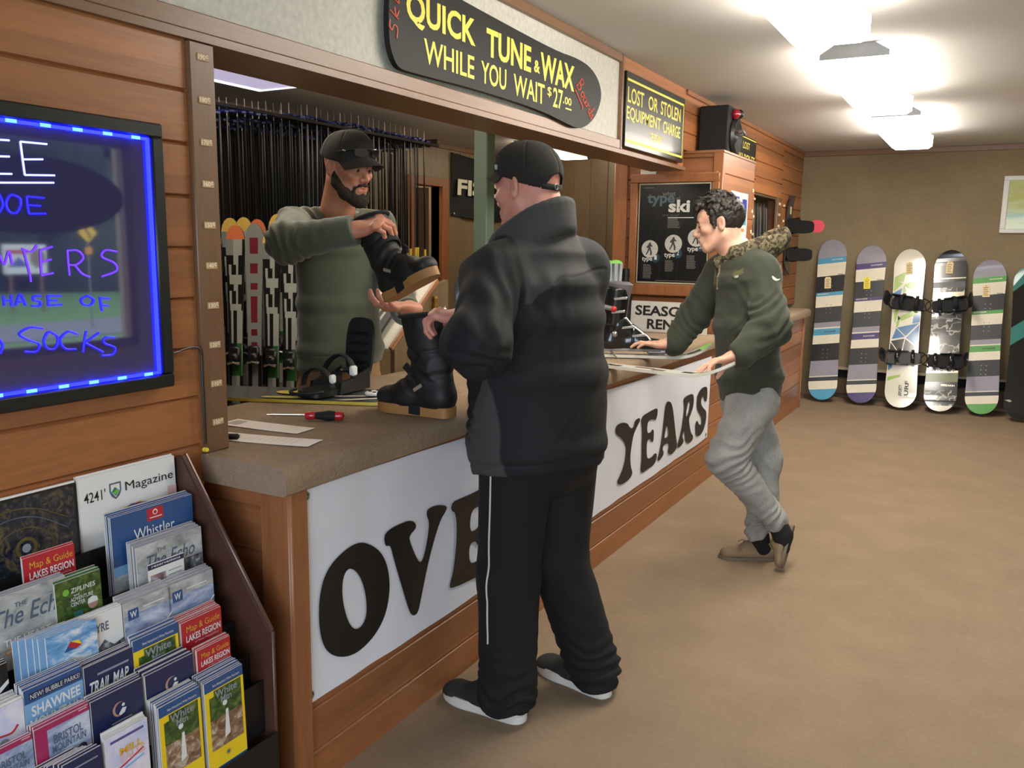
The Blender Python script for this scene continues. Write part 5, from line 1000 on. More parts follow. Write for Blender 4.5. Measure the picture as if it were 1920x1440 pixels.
# board hung flat on the wood wall, bindings towards the room
fr = Fr((-1.700, 8.47, 1.225), -Y_ * 1.0, Z_); t = thing('snowboard', 'dark snowboard hung upright on the wood wall by the corner, bindings sticking out', 'snowboard', (-1.70, 8.47, 1.6)); fr = Fr((-1.708, 8.47, 1.225), Y_, Z_)
m = MB(); board(m, fr, .74, .24, lambda s, x: dgr if s > .7 else bk, dgr); m.build('deck', t); m = MB(); m.box(fr(0, .60, .003), (.004, .04, .07), tagc); m.build('sticker', t, label='cream sticker on the board'); 
snow_binding(t, fr, (0, .46, .004), -math.pi / 2 + .1, black, blackm, black); snow_binding(t, fr, (0, .19, .004), -math.pi / 2, black, blackm, black)
hb = mat('coral_highback', (206, 70, 84), .45); m = MB(); m.prism(smooth_loop([(-.05, 0), (.05, 0), (.06, .08), (.03, .12), (-.03, .12), (-.06, .08)], 2), Fr((-1.49, 8.325, 1.675), Vector((0, 0, -1)), Vector((1, 0, 0))), -.006, .006, hb); m.build('highback', t, label='coral red highback plate')
m = MB(); m.tube([(-1.70, 8.47, 1.96), (-1.73, 8.47, 1.96)], .008, steel, 8); m.build('hanger', t)
# recess with skis in the wood wall, strip with labels
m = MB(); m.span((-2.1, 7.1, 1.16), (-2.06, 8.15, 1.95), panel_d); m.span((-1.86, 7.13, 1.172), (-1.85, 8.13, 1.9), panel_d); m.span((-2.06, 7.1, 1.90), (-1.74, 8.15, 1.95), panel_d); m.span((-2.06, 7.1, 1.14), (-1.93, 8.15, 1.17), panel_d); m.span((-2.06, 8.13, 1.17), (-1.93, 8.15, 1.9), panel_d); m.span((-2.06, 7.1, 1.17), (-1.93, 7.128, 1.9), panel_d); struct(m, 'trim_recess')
for k in range(6):
    y = 7.26 + .115 * k; t = thing('ski', 'dark ski standing in the wall recess, %s from its near end' % ('first', 'second', 'third', 'fourth', 'fifth', 'sixth')[k], 'ski', (-1.77, y, 1.172), 'skis in the wall recess')
    f = Fr((-1.765, y, 1.172), Y_, Vector((-.03, 0, 1))); m = MB(); ski_mesh(m, f, .68, (lambda s: [(-.8, sk), (-.4, sw), (.3, sk), (.45, sy), (1, sk)]) if k % 2 else (lambda s: [(-.2, sk), (0, sy), (.7, sk), (.8, sw), (1, sk)]), sk, tip=.0); m.build('ski_body', t)
t = thing('label_strip', 'brown upright board with cream labels beside the wall recess', 'board', (XW, 8.03, 1.5)); m = MB(); m.span((-1.745, 7.96, 1.16), (-1.72, 8.13, 1.92), brown_v, .003); m.build('board', t)
for k, z in enumerate((1.865, 1.77, 1.67, 1.57, 1.47)): m = MB(); m.box((-1.717, 8.03, z), (.004, .075, .022), tagm, None, .001); m.build('cream_label', t)
for y in (7.10, 8.24):
    for k in range(5):
        z = 1.86 - .14 * k; tag(MB().box((-1.722, y, z), (.016, .018, .02), tagm, None, .003).build('peg'), 'cream peg on the wood wall %s the recess' % ('before' if y < 8 else 'beyond'), 'peg', 'cream pegs %s the recess' % ('before' if y < 8 else 'beyond'))
tag(MB().box((.10, YF - .012, .345), (.075, .016, .12), white, None, .004).build('wall_outlet'), 'white outlet plate low on the far wall between two boards', 'outlet')
# stick hanging by the cabinet corner, small boxes and green skis at the end of the counter
t = tag(MB().span((-1.535, 5.322, 1.72), (-1.522, 5.334, 1.93), mat('pale_stick', (206, 150, 96), .5), .003).build('wooden_strip'), 'thin pale wooden strip on the cabinet corner by the poster', 'strip')
for k, (x, lab) in enumerate(((-2.045, 'pale green tipped ski standing behind the ski boot, left of two'), (-1.985, 'pale green tipped ski standing behind the ski boot, right of two'))):
    f = Fr((x - .0, 4.86, .925), Vector((.9, .43, 0)), Vector((0, .05, 1))); t = thing('ski', lab, 'ski', f(0, 0)); m = MB(); ski_mesh(m, f, .46, lambda s: [(-.6, sw), (-.2, sk), (.3, sw), (.6, sk), (1, sw)], tip_g, .085, .07, tip=.0); m.build('ski_body', t)
t = thing('binding_tester', 'black twin tube device with a white base card near the poster', 'device', (-2.09, 5.22, ZT)); m = MB()
m.span((-2.155, 5.17, ZT + .001), (-2.035, 5.29, 1.15), blackm, .006); m.build('stand', t)
for x in (-2.125, -2.065): m = MB(); m.tube([(x, 5.22, 1.15), (x, 5.22, 1.325)], .027, black, 14); m.build('tube', t)
m = MB(); m.box((-2.094, 5.190, 1.235), (.010, .004, .12), steel); m.build('scale', t); m = MB(); m.box((-2.09, 5.166, 1.17), (.11, .004, .045), white); m.rect(Fr((-2.13, 5.1635, 1.152), X_, Z_), .02, .008, .03, .036, 0, black); m.rect(Fr((-2.13, 5.1635, 1.152), X_, Z_), .05, .008, .06, .036, 0, black); m.build('card', t)
# ------------------------------------------------------------------ organic shapes: signed distance fields turned into meshes
def v3(p): return np.array(p, float)
def nrm(v): v = v3(v); return v / np.linalg.norm(v)
class Sdf:
    def __init__(s, lo, hi, h=.004):
        s.lo, s.h = v3(lo), h; n = np.ceil((v3(hi) - s.lo) / h).astype(int) + 1
        s.a = np.full(n, .06, np.float32); s.ax = [(s.lo[i] + h * np.arange(n[i])).astype(np.float32) for i in range(3)]
    def reg(s, lo, hi):
        sl = tuple(slice(max(0, int((lo[i] - s.lo[i]) / s.h)), max(0, min(len(s.ax[i]), int((hi[i] - s.lo[i]) / s.h) + 2))) for i in range(3))
        X, Y, Z = s.ax[0][sl[0]][:, None, None], s.ax[1][sl[1]][None, :, None], s.ax[2][sl[2]][None, None, :]
        return sl, X, Y, Z
    def put(s, lo, hi, fn, k, sub):
        m = max(k, .015) + .012; sl, X, Y, Z = s.reg(v3(lo) - m, v3(hi) + m)
        b = fn(X, Y, Z); a = s.a[sl]
        if a.size == 0: return s
        if sub:
            b = -b; h = np.maximum(k - np.abs(a - b), 0) / max(k, 1e-6); s.a[sl] = np.maximum(a, b) + h * h * k * .25
        else:
            h = np.maximum(k - np.abs(a - b), 0) / max(k, 1e-6); s.a[sl] = np.minimum(a, b) - h * h * k * .25
        return s
    def cap(s, a, b, ra, rb=None, k=.02, sub=False):
        rb = ra if rb is None else rb; a, b = v3(a), v3(b); d = b - a; L2 = max(d @ d, 1e-9)
        def fn(X, Y, Z):
            t = np.clip(((X - a[0]) * d[0] + (Y - a[1]) * d[1] + (Z - a[2]) * d[2]) / L2, 0, 1)
            return np.sqrt((X - a[0] - t * d[0]) ** 2 + (Y - a[1] - t * d[1]) ** 2 + (Z - a[2] - t * d[2]) ** 2) - (ra + (rb - ra) * t)
        R = max(ra, rb); return s.put(np.minimum(a, b) - R, np.maximum(a, b) + R, fn, k, sub)
    def chain(s, pts, rs, k=.02, sub=False):
        for i in range(len(pts) - 1): s.cap(pts[i], pts[i + 1], rs[i], rs[i + 1], k, sub)
        return s
    def ell(s, c, r, ax=None, k=.02, sub=False):
        c = v3(c); A = np.eye(3) if ax is None else np.array([nrm(q) for q in ax]); r = v3(r)
        def fn(X, Y, Z):
            q = 0
            for i in range(3): q = q + (((X - c[0]) * A[i, 0] + (Y - c[1]) * A[i, 1] + (Z - c[2]) * A[i, 2]) / r[i]) ** 2
            return (np.sqrt(q) - 1) * r.min()
        R = r.max(); return s.put(c - R, c + R, fn, k, sub)
    def ecap(s, a, b, ra, rb, xd, k=.02, sub=False, end=.5):
        a, b = v3(a), v3(b); d = b - a; L = np.linalg.norm(d); w = d / L; x = v3(xd); x = nrm(x - w * (x @ w)); y = np.cross(w, x)
        def fn(X, Y, Z):
            px, py, pz = X - a[0], Y - a[1], Z - a[2]; t = np.clip((px * w[0] + py * w[1] + pz * w[2]) / L, 0, 1)
            px, py, pz = px - t * d[0], py - t * d[1], pz - t * d[2]; rx = ra[0] + (rb[0] - ra[0]) * t; ry = ra[1] + (rb[1] - ra[1]) * t
            q = ((px * x[0] + py * x[1] + pz * x[2]) / rx) ** 2 + ((px * y[0] + py * y[1] + pz * y[2]) / ry) ** 2 + ((px * w[0] + py * w[1] + pz * w[2]) / ((rx + ry) * end)) ** 2
            return (np.sqrt(q) - 1) * np.minimum(rx, ry)
        R = max(*ra, *rb); return s.put(np.minimum(a, b) - R, np.maximum(a, b) + R, fn, k, sub)
    def rows(s, rows, xd, k=.03, end=.3):
        """stack of elliptical sections (centre, half width, half depth)"""
        for (a, wa, da), (b, wb, db) in zip(rows, rows[1:]): s.ecap(a, b, (wa, da), (wb, db), xd, k, end=end)
        return s
    def cut(s, p, n, lo=None, hi=None):
        """removes what lies on the side n of plane p"""
        p, n = v3(p), nrm(n); sl, X, Y, Z = s.reg(s.lo if lo is None else v3(lo), s.lo + s.h * np.array(s.a.shape) if hi is None else v3(hi))
        s.a[sl] = np.maximum(s.a[sl], (X - p[0]) * n[0] + (Y - p[1]) * n[1] + (Z - p[2]) * n[2]); return s
    def verts(s):
        g = openvdb.FloatGrid(.06); g.copyFromArray(s.a); v, q = g.convertToQuads(0.0)
        s.v = np.array(v, float) * s.h + s.lo; s.q = np.array(q, int)
        return s
    def normals(s):
        v, q = s.v, s.q; fn = np.cross(v[q[:, 2]] - v[q[:, 0]], v[q[:, 3]] - v[q[:, 1]]); n = np.zeros_like(v)
        for i in range(4): np.add.at(n, q[:, i], fn)
        return n / np.maximum(np.linalg.norm(n, axis=1, keepdims=True), 1e-9)
    def relax(s, it=1, w=.5):
        for _ in range(it):
            a = np.zeros_like(s.v); c = np.zeros(len(s.v))
            for i in range(4): np.add.at(a, s.q[:, i], s.v[s.q[:, (i + 1) % 4]] + s.v[s.q[:, i - 1]]); np.add.at(c, s.q[:, i], 2)
            s.v = s.v * (1 - w) + w * a / np.maximum(c, 1)[:, None]
        return s
    def push(s, f): n = s.normals(); s.v = s.v + n * np.asarray(f(s.v, n))[:, None]; return s
    def build(s, name, parent, m, zone=None, **props):
        me = bpy.data.meshes.new(name); me.vertices.add(len(s.v)); me.vertices.foreach_set('co', s.v.astype(np.float32).ravel())
        n = len(s.q); me.loops.add(n * 4); me.polygons.add(n); me.loops.foreach_set('vertex_index', s.q.astype(np.int32).ravel())
        me.polygons.foreach_set('loop_start', np.arange(0, n * 4, 4, dtype=np.int32)); me.update(calc_edges=True)
        me.polygons.foreach_set('use_smooth', np.ones(n, bool))
        for k in (m if isinstance(m, list) else [m]): me.materials.append(k)
        if zone is not None:
            for nm, z in zone.items(): at = me.attributes.new(nm, 'FLOAT', 'POINT'); at.data.foreach_set('value', np.asarray(z(s.v), np.float32))
        return link(name, me, parent, **props)
_rs = np.random.RandomState(5); _LT = _rs.uniform(-1, 1, (32, 32, 32)).astype(np.float32)
def vnoise(p):
    i = np.floor(p).astype(int); f = p - i; f = f * f * (3 - 2 * f); o = 0
    for a in (0, 1):
        for b in (0, 1):
            for c in (0, 1):
                o = o + _LT[(i[:, 0] + a) % 32, (i[:, 1] + b) % 32, (i[:, 2] + c) % 32] * (f[:, 0] if a else 1 - f[:, 0]) * (f[:, 1] if b else 1 - f[:, 1]) * (f[:, 2] if c else 1 - f[:, 2])
    return o
def ridge(p): return 1 - 2 * np.abs(vnoise(p))
def gauss(p, c, r): return np.exp(-((p - v3(c)) ** 2).sum(1) / (r * r))
def zoned(name, rgb0, rgb1, rough=.8, attr='zone', var=.08, bump=.25, bs=500, sheen=.0, vs=14, soft=.0015):
    """cloth made of two colours sewn along a seam (the attribute is the distance to the seam)"""
    n = NT(name); a = n.n('ShaderNodeAttribute', attribute_name=attr); t = n.math('SMOOTHSTEP', a.outputs['Fac'], -soft, soft) if 0 else n.ramp(n.math('ADD', a.outputs['Fac'], .5), [(.5 - soft, (0, 0, 0, 1)), (.5 + soft, (1, 1, 1, 1))])
    f = n.noise(n.obj(), vs, 4); c0, c1 = lin(rgb0), lin(rgb1)
    n.l(n.mix(t, n.mix(f, shade(c0, 1 - var), shade(c0, 1 + var)), n.mix(f, shade(c1, 1 - var), shade(c1, 1 + var))), n.b.inputs['Base Color'])
    n.b.inputs['Roughness'].default_value = rough; n.b.inputs['Sheen Weight'].default_value = sheen
    n.bump(n.noise(n.obj(), bs, 2), bump, .002); return n.m
def skin(name, rgb, pink):
    n = NT(name); c = lin(rgb); a = n.n('ShaderNodeAttribute', attribute_name='lip')
    f = n.noise(n.obj(), 22, 4); g = n.noise(n.obj(), 160, 2)
    col = n.mix(n.ramp(f, [(.35, (0, 0, 0, 1)), (.7, (1, 1, 1, 1))]), c, n.mix(.5, c, lin(pink))); col = n.mix(n.math('MULTIPLY', g, .15), col, shade(c, .7))
    n.l(n.mix(a.outputs['Fac'], col, lin(pink)), n.b.inputs['Base Color']); n.b.inputs['Roughness'].default_value = .48
    n.b.inputs['Subsurface Weight'].default_value = .12; n.b.inputs['Subsurface Radius'].default_value = (.012, .005, .003); n.b.inputs['Subsurface Scale'].default_value = 1.0
    n.bump(g, .12, .001); return n.m
class Loc:
    """local axes: a left, b forward, c up about an origin"""
    def __init__(s, o, f, up=(0, 0, 1)):
        s.o = v3(o); up = nrm(up); s.f = nrm(f); s.l = nrm(np.cross(up, s.f)); s.u = np.cross(s.f, s.l)
    def __call__(s, a, b, c=0): return s.o + s.l * a + s.f * b + s.u * c
    def inv(s, p): q = p - s.o; return q @ s.l, q @ s.f, q @ s.u
def head(S, H, sc=1.0, jaw=1.0, nose=1.0, ears=True):
    q = lambda a, b, c: H(a * sc, b * sc, c * sc); A = (H.l, H.f, H.u); e = lambda *r: [x * sc for x in r]
    S.ell(q(0, -.012, .030), e(.077, .097, .088), A, .02); S.ell(q(0, .028, -.045), e(.060 * jaw, .064, .072), A, .03)
    S.ell(q(0, .035, .03), e(.066, .062, .06), A, .02); S.ell(q(0, .070, -.104), e(.028, .022, .020), A, .025)
    for s in (-1, 1):
        S.cap(q(s * .060 * jaw, -.01, -.055), q(s * .03, .062, -.105), .018 * sc, .016 * sc, .025); S.ell(q(s * .046, .064, -.022), e(.020, .022, .018), A, .02)
        S.ell(q(s * .031, .100, .002), e(.021, .014, .014), A, .014, True)
    S.cap(q(-.040, .080, .020), q(.040, .080, .020), .010 * sc, k=.014); S.cap(q(0, .088, .018), q(0, .092, .0), .010 * sc, .010 * sc, .012)
    S.cap(q(0, .092, .004), q(0, .112 * nose, -.032), .0085 * sc, .0105 * sc, .010); S.ell(q(0, .104, -.040), e(.015, .011, .008), A, .008)
    for s in (-1, 1):
        S.ell(q(s * .015, .097, -.039), e(.009, .010, .008), A, .006); S.ell(q(s * .031, .0775, .001), e(.0145, .0135, .0135), A, .002)
        S.cap(q(s * .017, .0885, .0065), q(s * .045, .082, .0035), .0052 * sc, k=.004); S.cap(q(s * .018, .0885, -.008), q(s * .044, .082, -.007), .003 * sc, k=.005)
    S.ell(q(0, .086, -.068), e(.028, .016, .020), A, .015); S.cap(q(-.021, .091, -.0675), q(.021, .091, -.0675), .0052 * sc, k=.006); S.cap(q(0, .098, -.0665), q(0, .0985, -.067), .005 * sc, k=.008)
    S.cap(q(-.017, .091, -.079), q(.017, .091, -.079), .0064 * sc, k=.006); S.cap(q(-.023, .099, -.0735), q(.023, .099, -.0735), .0016 * sc, k=.004, sub=True)
    if ears:
        for s in (-1, 1):
            E = (H.l * s * .86 + H.f * .45, H.f * .86 - H.l * s * .45, H.u); S.ell(q(s * .080, -.012, -.002), e(.009, .019, .032), E, .006); S.ell(q(s * .083, -.010, -.026), e(.008, .010, .011), E, .006)
            S.ell(q(s * .0885, -.006, .000), e(.006, .010, .019), E, .005, True)
    S.cap(q(0, -.022, -.05), q(0, -.052, -.165), .056 * sc, .060 * sc, .03)
def lip_zone(H, sc=1.0):
    def f(p):
        a, b, c = H.inv(p); a, b, c = a / sc, b / sc, c / sc
        return np.clip(1.25 - ((a / .026) ** 2 + ((c + .0735) / .012) ** 2 + ((b - .094) / .016) ** 2), 0, 1) * .8
    return f
def hand(S, wrist, d, n, thumb_side, curls, thumb=(.5, .2, .1), sc=1.0, spread=.06, k=.0045, tdir=(.55, .75, .35)):
    """five fingers on a palm; d to the fingers, n out of the palm, thumb_side +1 / -1"""
    w = v3(wrist); d = nrm(d); n = v3(n); n = nrm(n - d * (n @ d)); t = np.cross(d, n) * thumb_side; P = lambda a, b, c: w + (d * a + t * b + n * c) * sc
    S.ecap(P(-.03, 0, 0), P(.02, 0, 0), (.026 * sc, .021 * sc), (.029 * sc, .019 * sc), t, .015); S.ecap(P(.01, 0, 0), P(.080, -.001, 0), (.030 * sc, .018 * sc), (.042 * sc, .0125 * sc), t, .012)
    S.ell(P(.035, .022, .010), (.026 * sc, .016 * sc, .013 * sc), (d, t, n), .012); S.ell(P(.04, -.026, .008), (.03 * sc, .012 * sc, .012 * sc), (d, t, n), .012)
    tips = []
    def rot(v, ax, a): ax = nrm(ax); return v * math.cos(a) + np.cross(ax, v) * math.sin(a) + ax * (ax @ v) * (1 - math.cos(a))
    ca = np.cross(d, n)                                             # positive turn about ca moves d towards n
    for i, (a, b, ls, r) in enumerate(((.084, .030, (.042, .026, .021), .0096), (.089, .010, (.046, .030, .022), .0098), (.084, -.0105, (.042, .028, .022), .0093), (.074, -.030, (.033, .021, .019), .0083))):
        p = P(a, b, -.001); v = nrm(d + t * spread * (1.5 - i)); S.ell(p - n * .003 * sc, (r * 1.15 * sc,) * 3, k=.008)
        for j in range(3):
            v = rot(v, ca, curls[i][j]); e = p + v * ls[j] * sc; S.cap(p, e, r * (1 - .07 * j) * sc, r * (.93 - .09 * j) * sc, k if j else .007); p = e
        tips.append(p)
    p = P(.022, .026, .006); v = nrm(d * tdir[0] + t * tdir[1] + n * tdir[2])
    for j, (l, r0, r1) in enumerate(((.046, .0155, .0118), (.033, .0115, .0102), (.027, .0102, .0078))):
        v = rot(v, np.cross(v, nrm(d + n * .6)), thumb[j]) if j else v; e = p + v * l * sc; S.cap(p, e, r0 * sc, r1 * sc, .010 if j == 0 else k); p = e
    return tips, p
def shoe(parent, toe, heel, wdt, upper, sole, side, laces=None, accent=None, z0=0.0, tall=.075):
    toe, heel = v3((*toe, z0)), v3((*heel, z0)); d = toe - heel; L = np.linalg.norm(d); d /= L; l = np.array([-d[1], d[0], 0]); fr = Fr(heel, d, l); k = L / .29; w = wdt
    o = [(.0, -.5), (.02, -.75), (.07, -.85), (.14, -.80), (.20, -1.0), (.255, -.8), (.283, -.4), (.29, .0), (.28, .45), (.25, .85), (.20, 1.05), (.13, .82), (.07, .82), (.02, .72), (.0, .5), (-.008, 0)]
    o = smooth_loop([(x * k, y * w / 2 * (1 if side > 0 else 1)) for x, y in o], 2); m = MB(); m.prism(o, fr, .001, .026, sole)
    for s0, s1, z in ((1.0, .97, .032),): m.prism([((x - .14 * k) * s1 + .14 * k, y * s1) for x, y in o], fr, .026, z, sole)
    m.build('sole', parent, label=None) if 0 else m.build('sole', parent)
    S = Sdf(np.minimum(toe, heel) - .08, np.maximum(toe, heel) + v3((.08, .08, .17)), .004); q = lambda x, y, z: heel + d * x * k + l * y + v3((0, 0, z))
    S.ecap(q(.035, 0, .045), q(.13, 0, .05), (w * .40, .035), (w * .44, .035), l, .03); S.ecap(q(.13, 0, .045), q(.235, 0, .028), (w * .44, .035), (w * .43, .026), l, .03); S.ell(q(.25, 0, .026), (.036, w * .42, .024), (d, l, Z_), .02)
    S.cap(q(.05, 0, .05), q(.05, 0, tall), w * .36, w * .36, .03); S.ecap(q(.09, 0, .06), q(.16, 0, .052), (w * .26, .03), (w * .2, .02), l, .03); S.cap(q(.048, 0, tall + .004), q(.05, 0, tall + .06), w * .29, w * .3, .01, True)
    S.cut(q(0, 0, .027), (0, 0, -1)).verts().relax(1).build('upper', parent, upper)
    if laces:
        for j in range(5):
            x = .12 + .02 * j; m = MB(); m.tube([q(x, y, .094 - .008 * j - abs(y) * 9 * abs(y)) for y in (-.022, -.011, 0, .011, .022)], .0028, laces, 6); m.build('lace', parent)
    return q
# ------------------------------------------------------------------ people
RV, FV = v3((.874, .483, .014)), v3((-.478, .863, -.16))          # image right and away from the camera, as world directions
skin_old = skin('skin_pink', (214, 154, 132), (206, 112, 98)); skin_tan = skin('skin_tan', (196, 136, 106), (170, 92, 80)); skin_pale = skin('skin_pale', (226, 180, 152), (206, 128, 112))
def bill(parent, H, wdt, L, mt, c=.045, b0=.078, drop=.35, arch=.022):
    m = MB(); V = []; F = []; N, M = 18, 8
    for side in (0, 1):
        for i in range(N + 1):
            for j in range(M + 1):
                x = -1 + 2 * i / N; t = j / M; a = x * wdt / 2; b = b0 - .050 * x * x + L * t * math.sqrt(max(0, 1 - .80 * x * x)); z = c - arch * x * x * (1 + .5 * t) - L * t * drop - .004 * side
                V.append(H(a, b, z))
    n1 = (N + 1) * (M + 1)
    for i in range(N):
        for j in range(M):
            a = i * (M + 1) + j; F += [(a, a + M + 1, a + M + 2, a + 1), (n1 + a, n1 + a + 1, n1 + a + M + 2, n1 + a + M + 1)]
    for i in range(N): a = i * (M + 1) + M; F.append((a, a + M + 1, n1 + a + M + 1, n1 + a))
    m.add(V, F, mt); return m.build('cap_bill', parent)
def cap_dome(parent, H, mt, hole=False, tilt=.10, zc=.018):
    S = Sdf(H.o - .17, H.o + .17, .003); A = (H.l, H.f, H.u)
    S.ell(H(0, -.012, .036), (.087, .108, .100), A); S.ell(H(0, .03, .06), (.076, .068, .075), A, .03)
    S.cut(H(0, 0, zc), -(H.u - H.f * tilt)); S.ell(H(0, -.012, .022), (.080, .100, .090), A, .001, True)
    if hole: S.ell(H(0, -.115, -.012), (.036, .06, .036), A, .004, True)
    S.ell(H(0, -.005, .136), (.009, .009, .006), A, .004)
    S.verts().relax(1).push(lambda p, n: .0012 * ridge(p * 40) * 0 + .0022 * vnoise(p * 26) - .0022 * np.exp(-(np.minimum.reduce([np.abs(H.inv(p)[0]), np.abs(H.inv(p)[0] * .5 + (H.inv(p)[1] + .01) * .87), np.abs(H.inv(p)[0] * .5 - (H.inv(p)[1] + .01) * .87)]) / .003) ** 2))
    return S.build('cap_crown', parent, mt)

# ---------------- the older customer, seen from behind
t = thing('person', 'man in black and grey jacket, dark cap and black track trousers, back to the camera', 'person', (-1.14, 2.30, 0)); ELDER = t
B = Loc((-1.172, 2.292, 0), (-.93, .37, 0)); HE = Loc((-1.246, 2.330, 1.634), (-.985, .17, -.10), (0.03, 0, 1))
cloth_blk = zoned('jacket_black_grey', (14, 15, 17), (62, 61, 59), .8); cap_m2 = mat('dark_olive_cap_cloth', (36, 33, 27), .9, bump=.4, bs=700); tr_m = mat('black_track_cloth', (9, 9, 11), .85)
Lsh, Lel, Lwr = B(.180, .01, 1.375), v3((-1.174, 1.931, 1.201)), v3((-1.315, 2.059, 1.187)); Rsh, Rel, Rwr = B(-.165, .01, 1.395), B(-.215, .08, 1.11), B(-.17, .26, 1.06)
Lank, Rank = v3((-1.205, 2.172, .09)), v3((-1.035, 2.452, .09))
S = Sdf((-1.75, 1.85, .02), (-.85, 2.80, 1.82), .0032)
head(S, HE, 1.0, 1.06); S.cap(HE(0, -.02, -.05), B(0, .03, 1.44), .062, .070, .03); S.ell(HE(0, -.075, -.075), (.055, .03, .05), (HE.l, HE.f, HE.u), .03)
S.rows([(B(0, 0, .85), .16, .13), (B(0, .02, 1.1), .17, .14), (B(0, .02, 1.36), .17, .11), (B(0, .02, 1.44), .10, .08)], B.l, .04)
S.chain([B(0, .02, 1.43), Lsh, Lel, Lwr], [.06, .055, .045, .034], .03); S.chain([B(0, .02, 1.43), Rsh, Rel, Rwr], [.06, .055, .045, .034], .03)
for s, an in ((1, Lank), (-1, Rank)): S.chain([B(s * .085, 0, .86), B(s * .09, .01, .48), an], [.085, .06, .042], .03)
hd = nrm(-RV * .80 + FV * .58 + v3((0, 0, .06))); hh = nrm(-RV * .9 + FV * .30 + v3((0, 0, .12))); hand(S, v3((-1.340, 2.115, 1.253)), hh, (-.1, .1, -1), -1, [(.7, .9, .6), (.7, .95, .6), (.75, .95, .6), (.8, 1., .6)], (.4, .3, .2), 1.0, .03); S.cap(Lwr, v3((-1.339, 2.114, 1.246)), .034, .03, .02)
hr = nrm(B.f); hand(S, Rwr + hr * .01, hr, -Z_ if 0 else (0, 0, -1), 1, [(.3, .4, .3)] * 4, sc=1.0)
S.verts().build('body', t, skin_old, {'lip': lip_zone(HE)}, label='pink skin of head and hands')
# jacket
S = Sdf((-1.62, 1.80, .68), (-.78, 2.86, 1.66), .0045)
S.rows([(B(0, -.005, .74), .222, .178), (B(0, .0, .86), .222, .182), (B(0, .015, 1.08), .222, .185), (B(0, .015, 1.25), .222, .168), (B(0, .01, 1.35), .200, .145), (B(0, .01, 1.43), .135, .112), (B(0, .02, 1.49), .085, .088)], B.l, .03, end=.2)
S.chain([B(.07, .005, 1.435), Lsh], [.070, .090], .05); S.chain([B(-.07, .005, 1.44), Rsh], [.070, .088], .05)
S.chain([Lsh, Lel], [.088, .082], .035); S.chain([Lel, Lwr - hd * .01], [.082, .072], .03); S.chain([Rsh, Rel, Rwr], [.088, .080, .066], .035)
S.cap(B(0, .005, 1.42), B(0, .045, 1.56), .100, .098, .02); S.cut(B(-.03, -.06, 1.582), nrm(v3((0, 0, 1)) + B.f * .62 + B.l * .35), B(0, 0, 1.45) - .25, B(0, 0, 1.6) + .25); S.cap(B(0, .03, 1.50), B(0, .07, 1.66), .086, .092, .004, True)
for dz, rr_ in ((-.005, .022), (.018, .019), (.040, .016), (.060, .013)):
    S.chain(crom([B(-.066, .08, 1.465 + dz), B(-.074, .0, 1.502 + dz), B(-.046, -.064, 1.522 + dz), B(.02, -.082, 1.522 + dz), B(.086, -.036, 1.492 + dz), B(.112, .04, 1.448 + dz), B(.092, .12, 1.40 + dz), B(.03, .15, 1.37 + dz)], 4), [rr_] * 40, .012)
S.cut(B(0, 0, .795), nrm(v3((0, 0, -1)) - B.f * .13)); S.rows([(B(0, 0, .66), .205, .165), (B(0, 0, .80), .205, .165)], B.l) if 0 else None
S.cut(Lwr + hd * .028, hd, Lwr - .13, Lwr + .13)
S.verts()
arm = lambda p: np.minimum(np.linalg.norm(p - v3(Lel), axis=1), 9)
def ejack(p, n):
    a, b, z = B.inv(p); low = np.clip((1.30 - z) / .4, 0, 1)
    d = .007 * vnoise(np.stack([a * 9 + z * 3, b * 9, z * 4], 1)) + .008 * ridge(np.stack([a * 11 + z * 9, b * 11 + 5, z * 5 + a * 6], 1)) * (.4 + .6 * low)
    d += .0065 * np.sin(z * 125 + (p @ RV) * 60 + 7 * vnoise(p * 9)) * np.clip((arm(p) < .24) * 1.0 * (1.25 - z) / .15, 0, 1) * np.exp(-(arm(p) / .16) ** 2)
    d += .005 * np.sin(z * 140 + a * 30 + 6 * vnoise(p * 8)) * np.exp(-((z - .90) / .10) ** 2) * np.clip(b / .06, 0, 1)
    d += .005 * np.sin((a + .1) * 110 + z * 24 + 3 * vnoise(p * 7)) * np.exp(-((z - 1.30) / .12) ** 2) * np.clip(-b / .05, 0, 1) * np.clip(a / .08, 0, 1)
    d -= .004 * np.exp(-((z - .825 + .13 * b) / .006) ** 2); d -= .003 * np.exp(-((z - yoke(a, b)) / .004) ** 2) * (np.abs(a) < .19)
    return d
def yoke(a, b): return np.where(a > .03, 1.375 - .075 * np.clip((a - .03) / .10, 0, 1) ** 1.5, 1.375 + .02 * np.clip(-a / .15, 0, 1))
def ezone(p):
    a, b, z = B.inv(p); armh = .178 - np.clip(1.42 - z, 0, .2) * .28
    sg = lambda u, w: np.linalg.norm(p - (v3(u) + np.clip(((p - v3(u)) @ (v3(w) - v3(u))) / ((v3(w) - v3(u)) @ (v3(w) - v3(u))), -.1, 1)[:, None] * (v3(w) - v3(u))), axis=1); yk = np.minimum(z - yoke(a, b), np.minimum(sg(Lsh, Lel), sg(Rsh, Rel)) - .104); w0 = -.045 - (1.02 - z) * .20; pan = np.minimum(np.minimum(b - w0, .135 - b), np.minimum(1.10 - z + (b - w0) * -1.2, np.where(a > 0, 1, -1)))
    return np.maximum(yk, pan)
S.push(ejack).relax(1, .3).build('jacket', t, cloth_blk, {'zone': ezone})
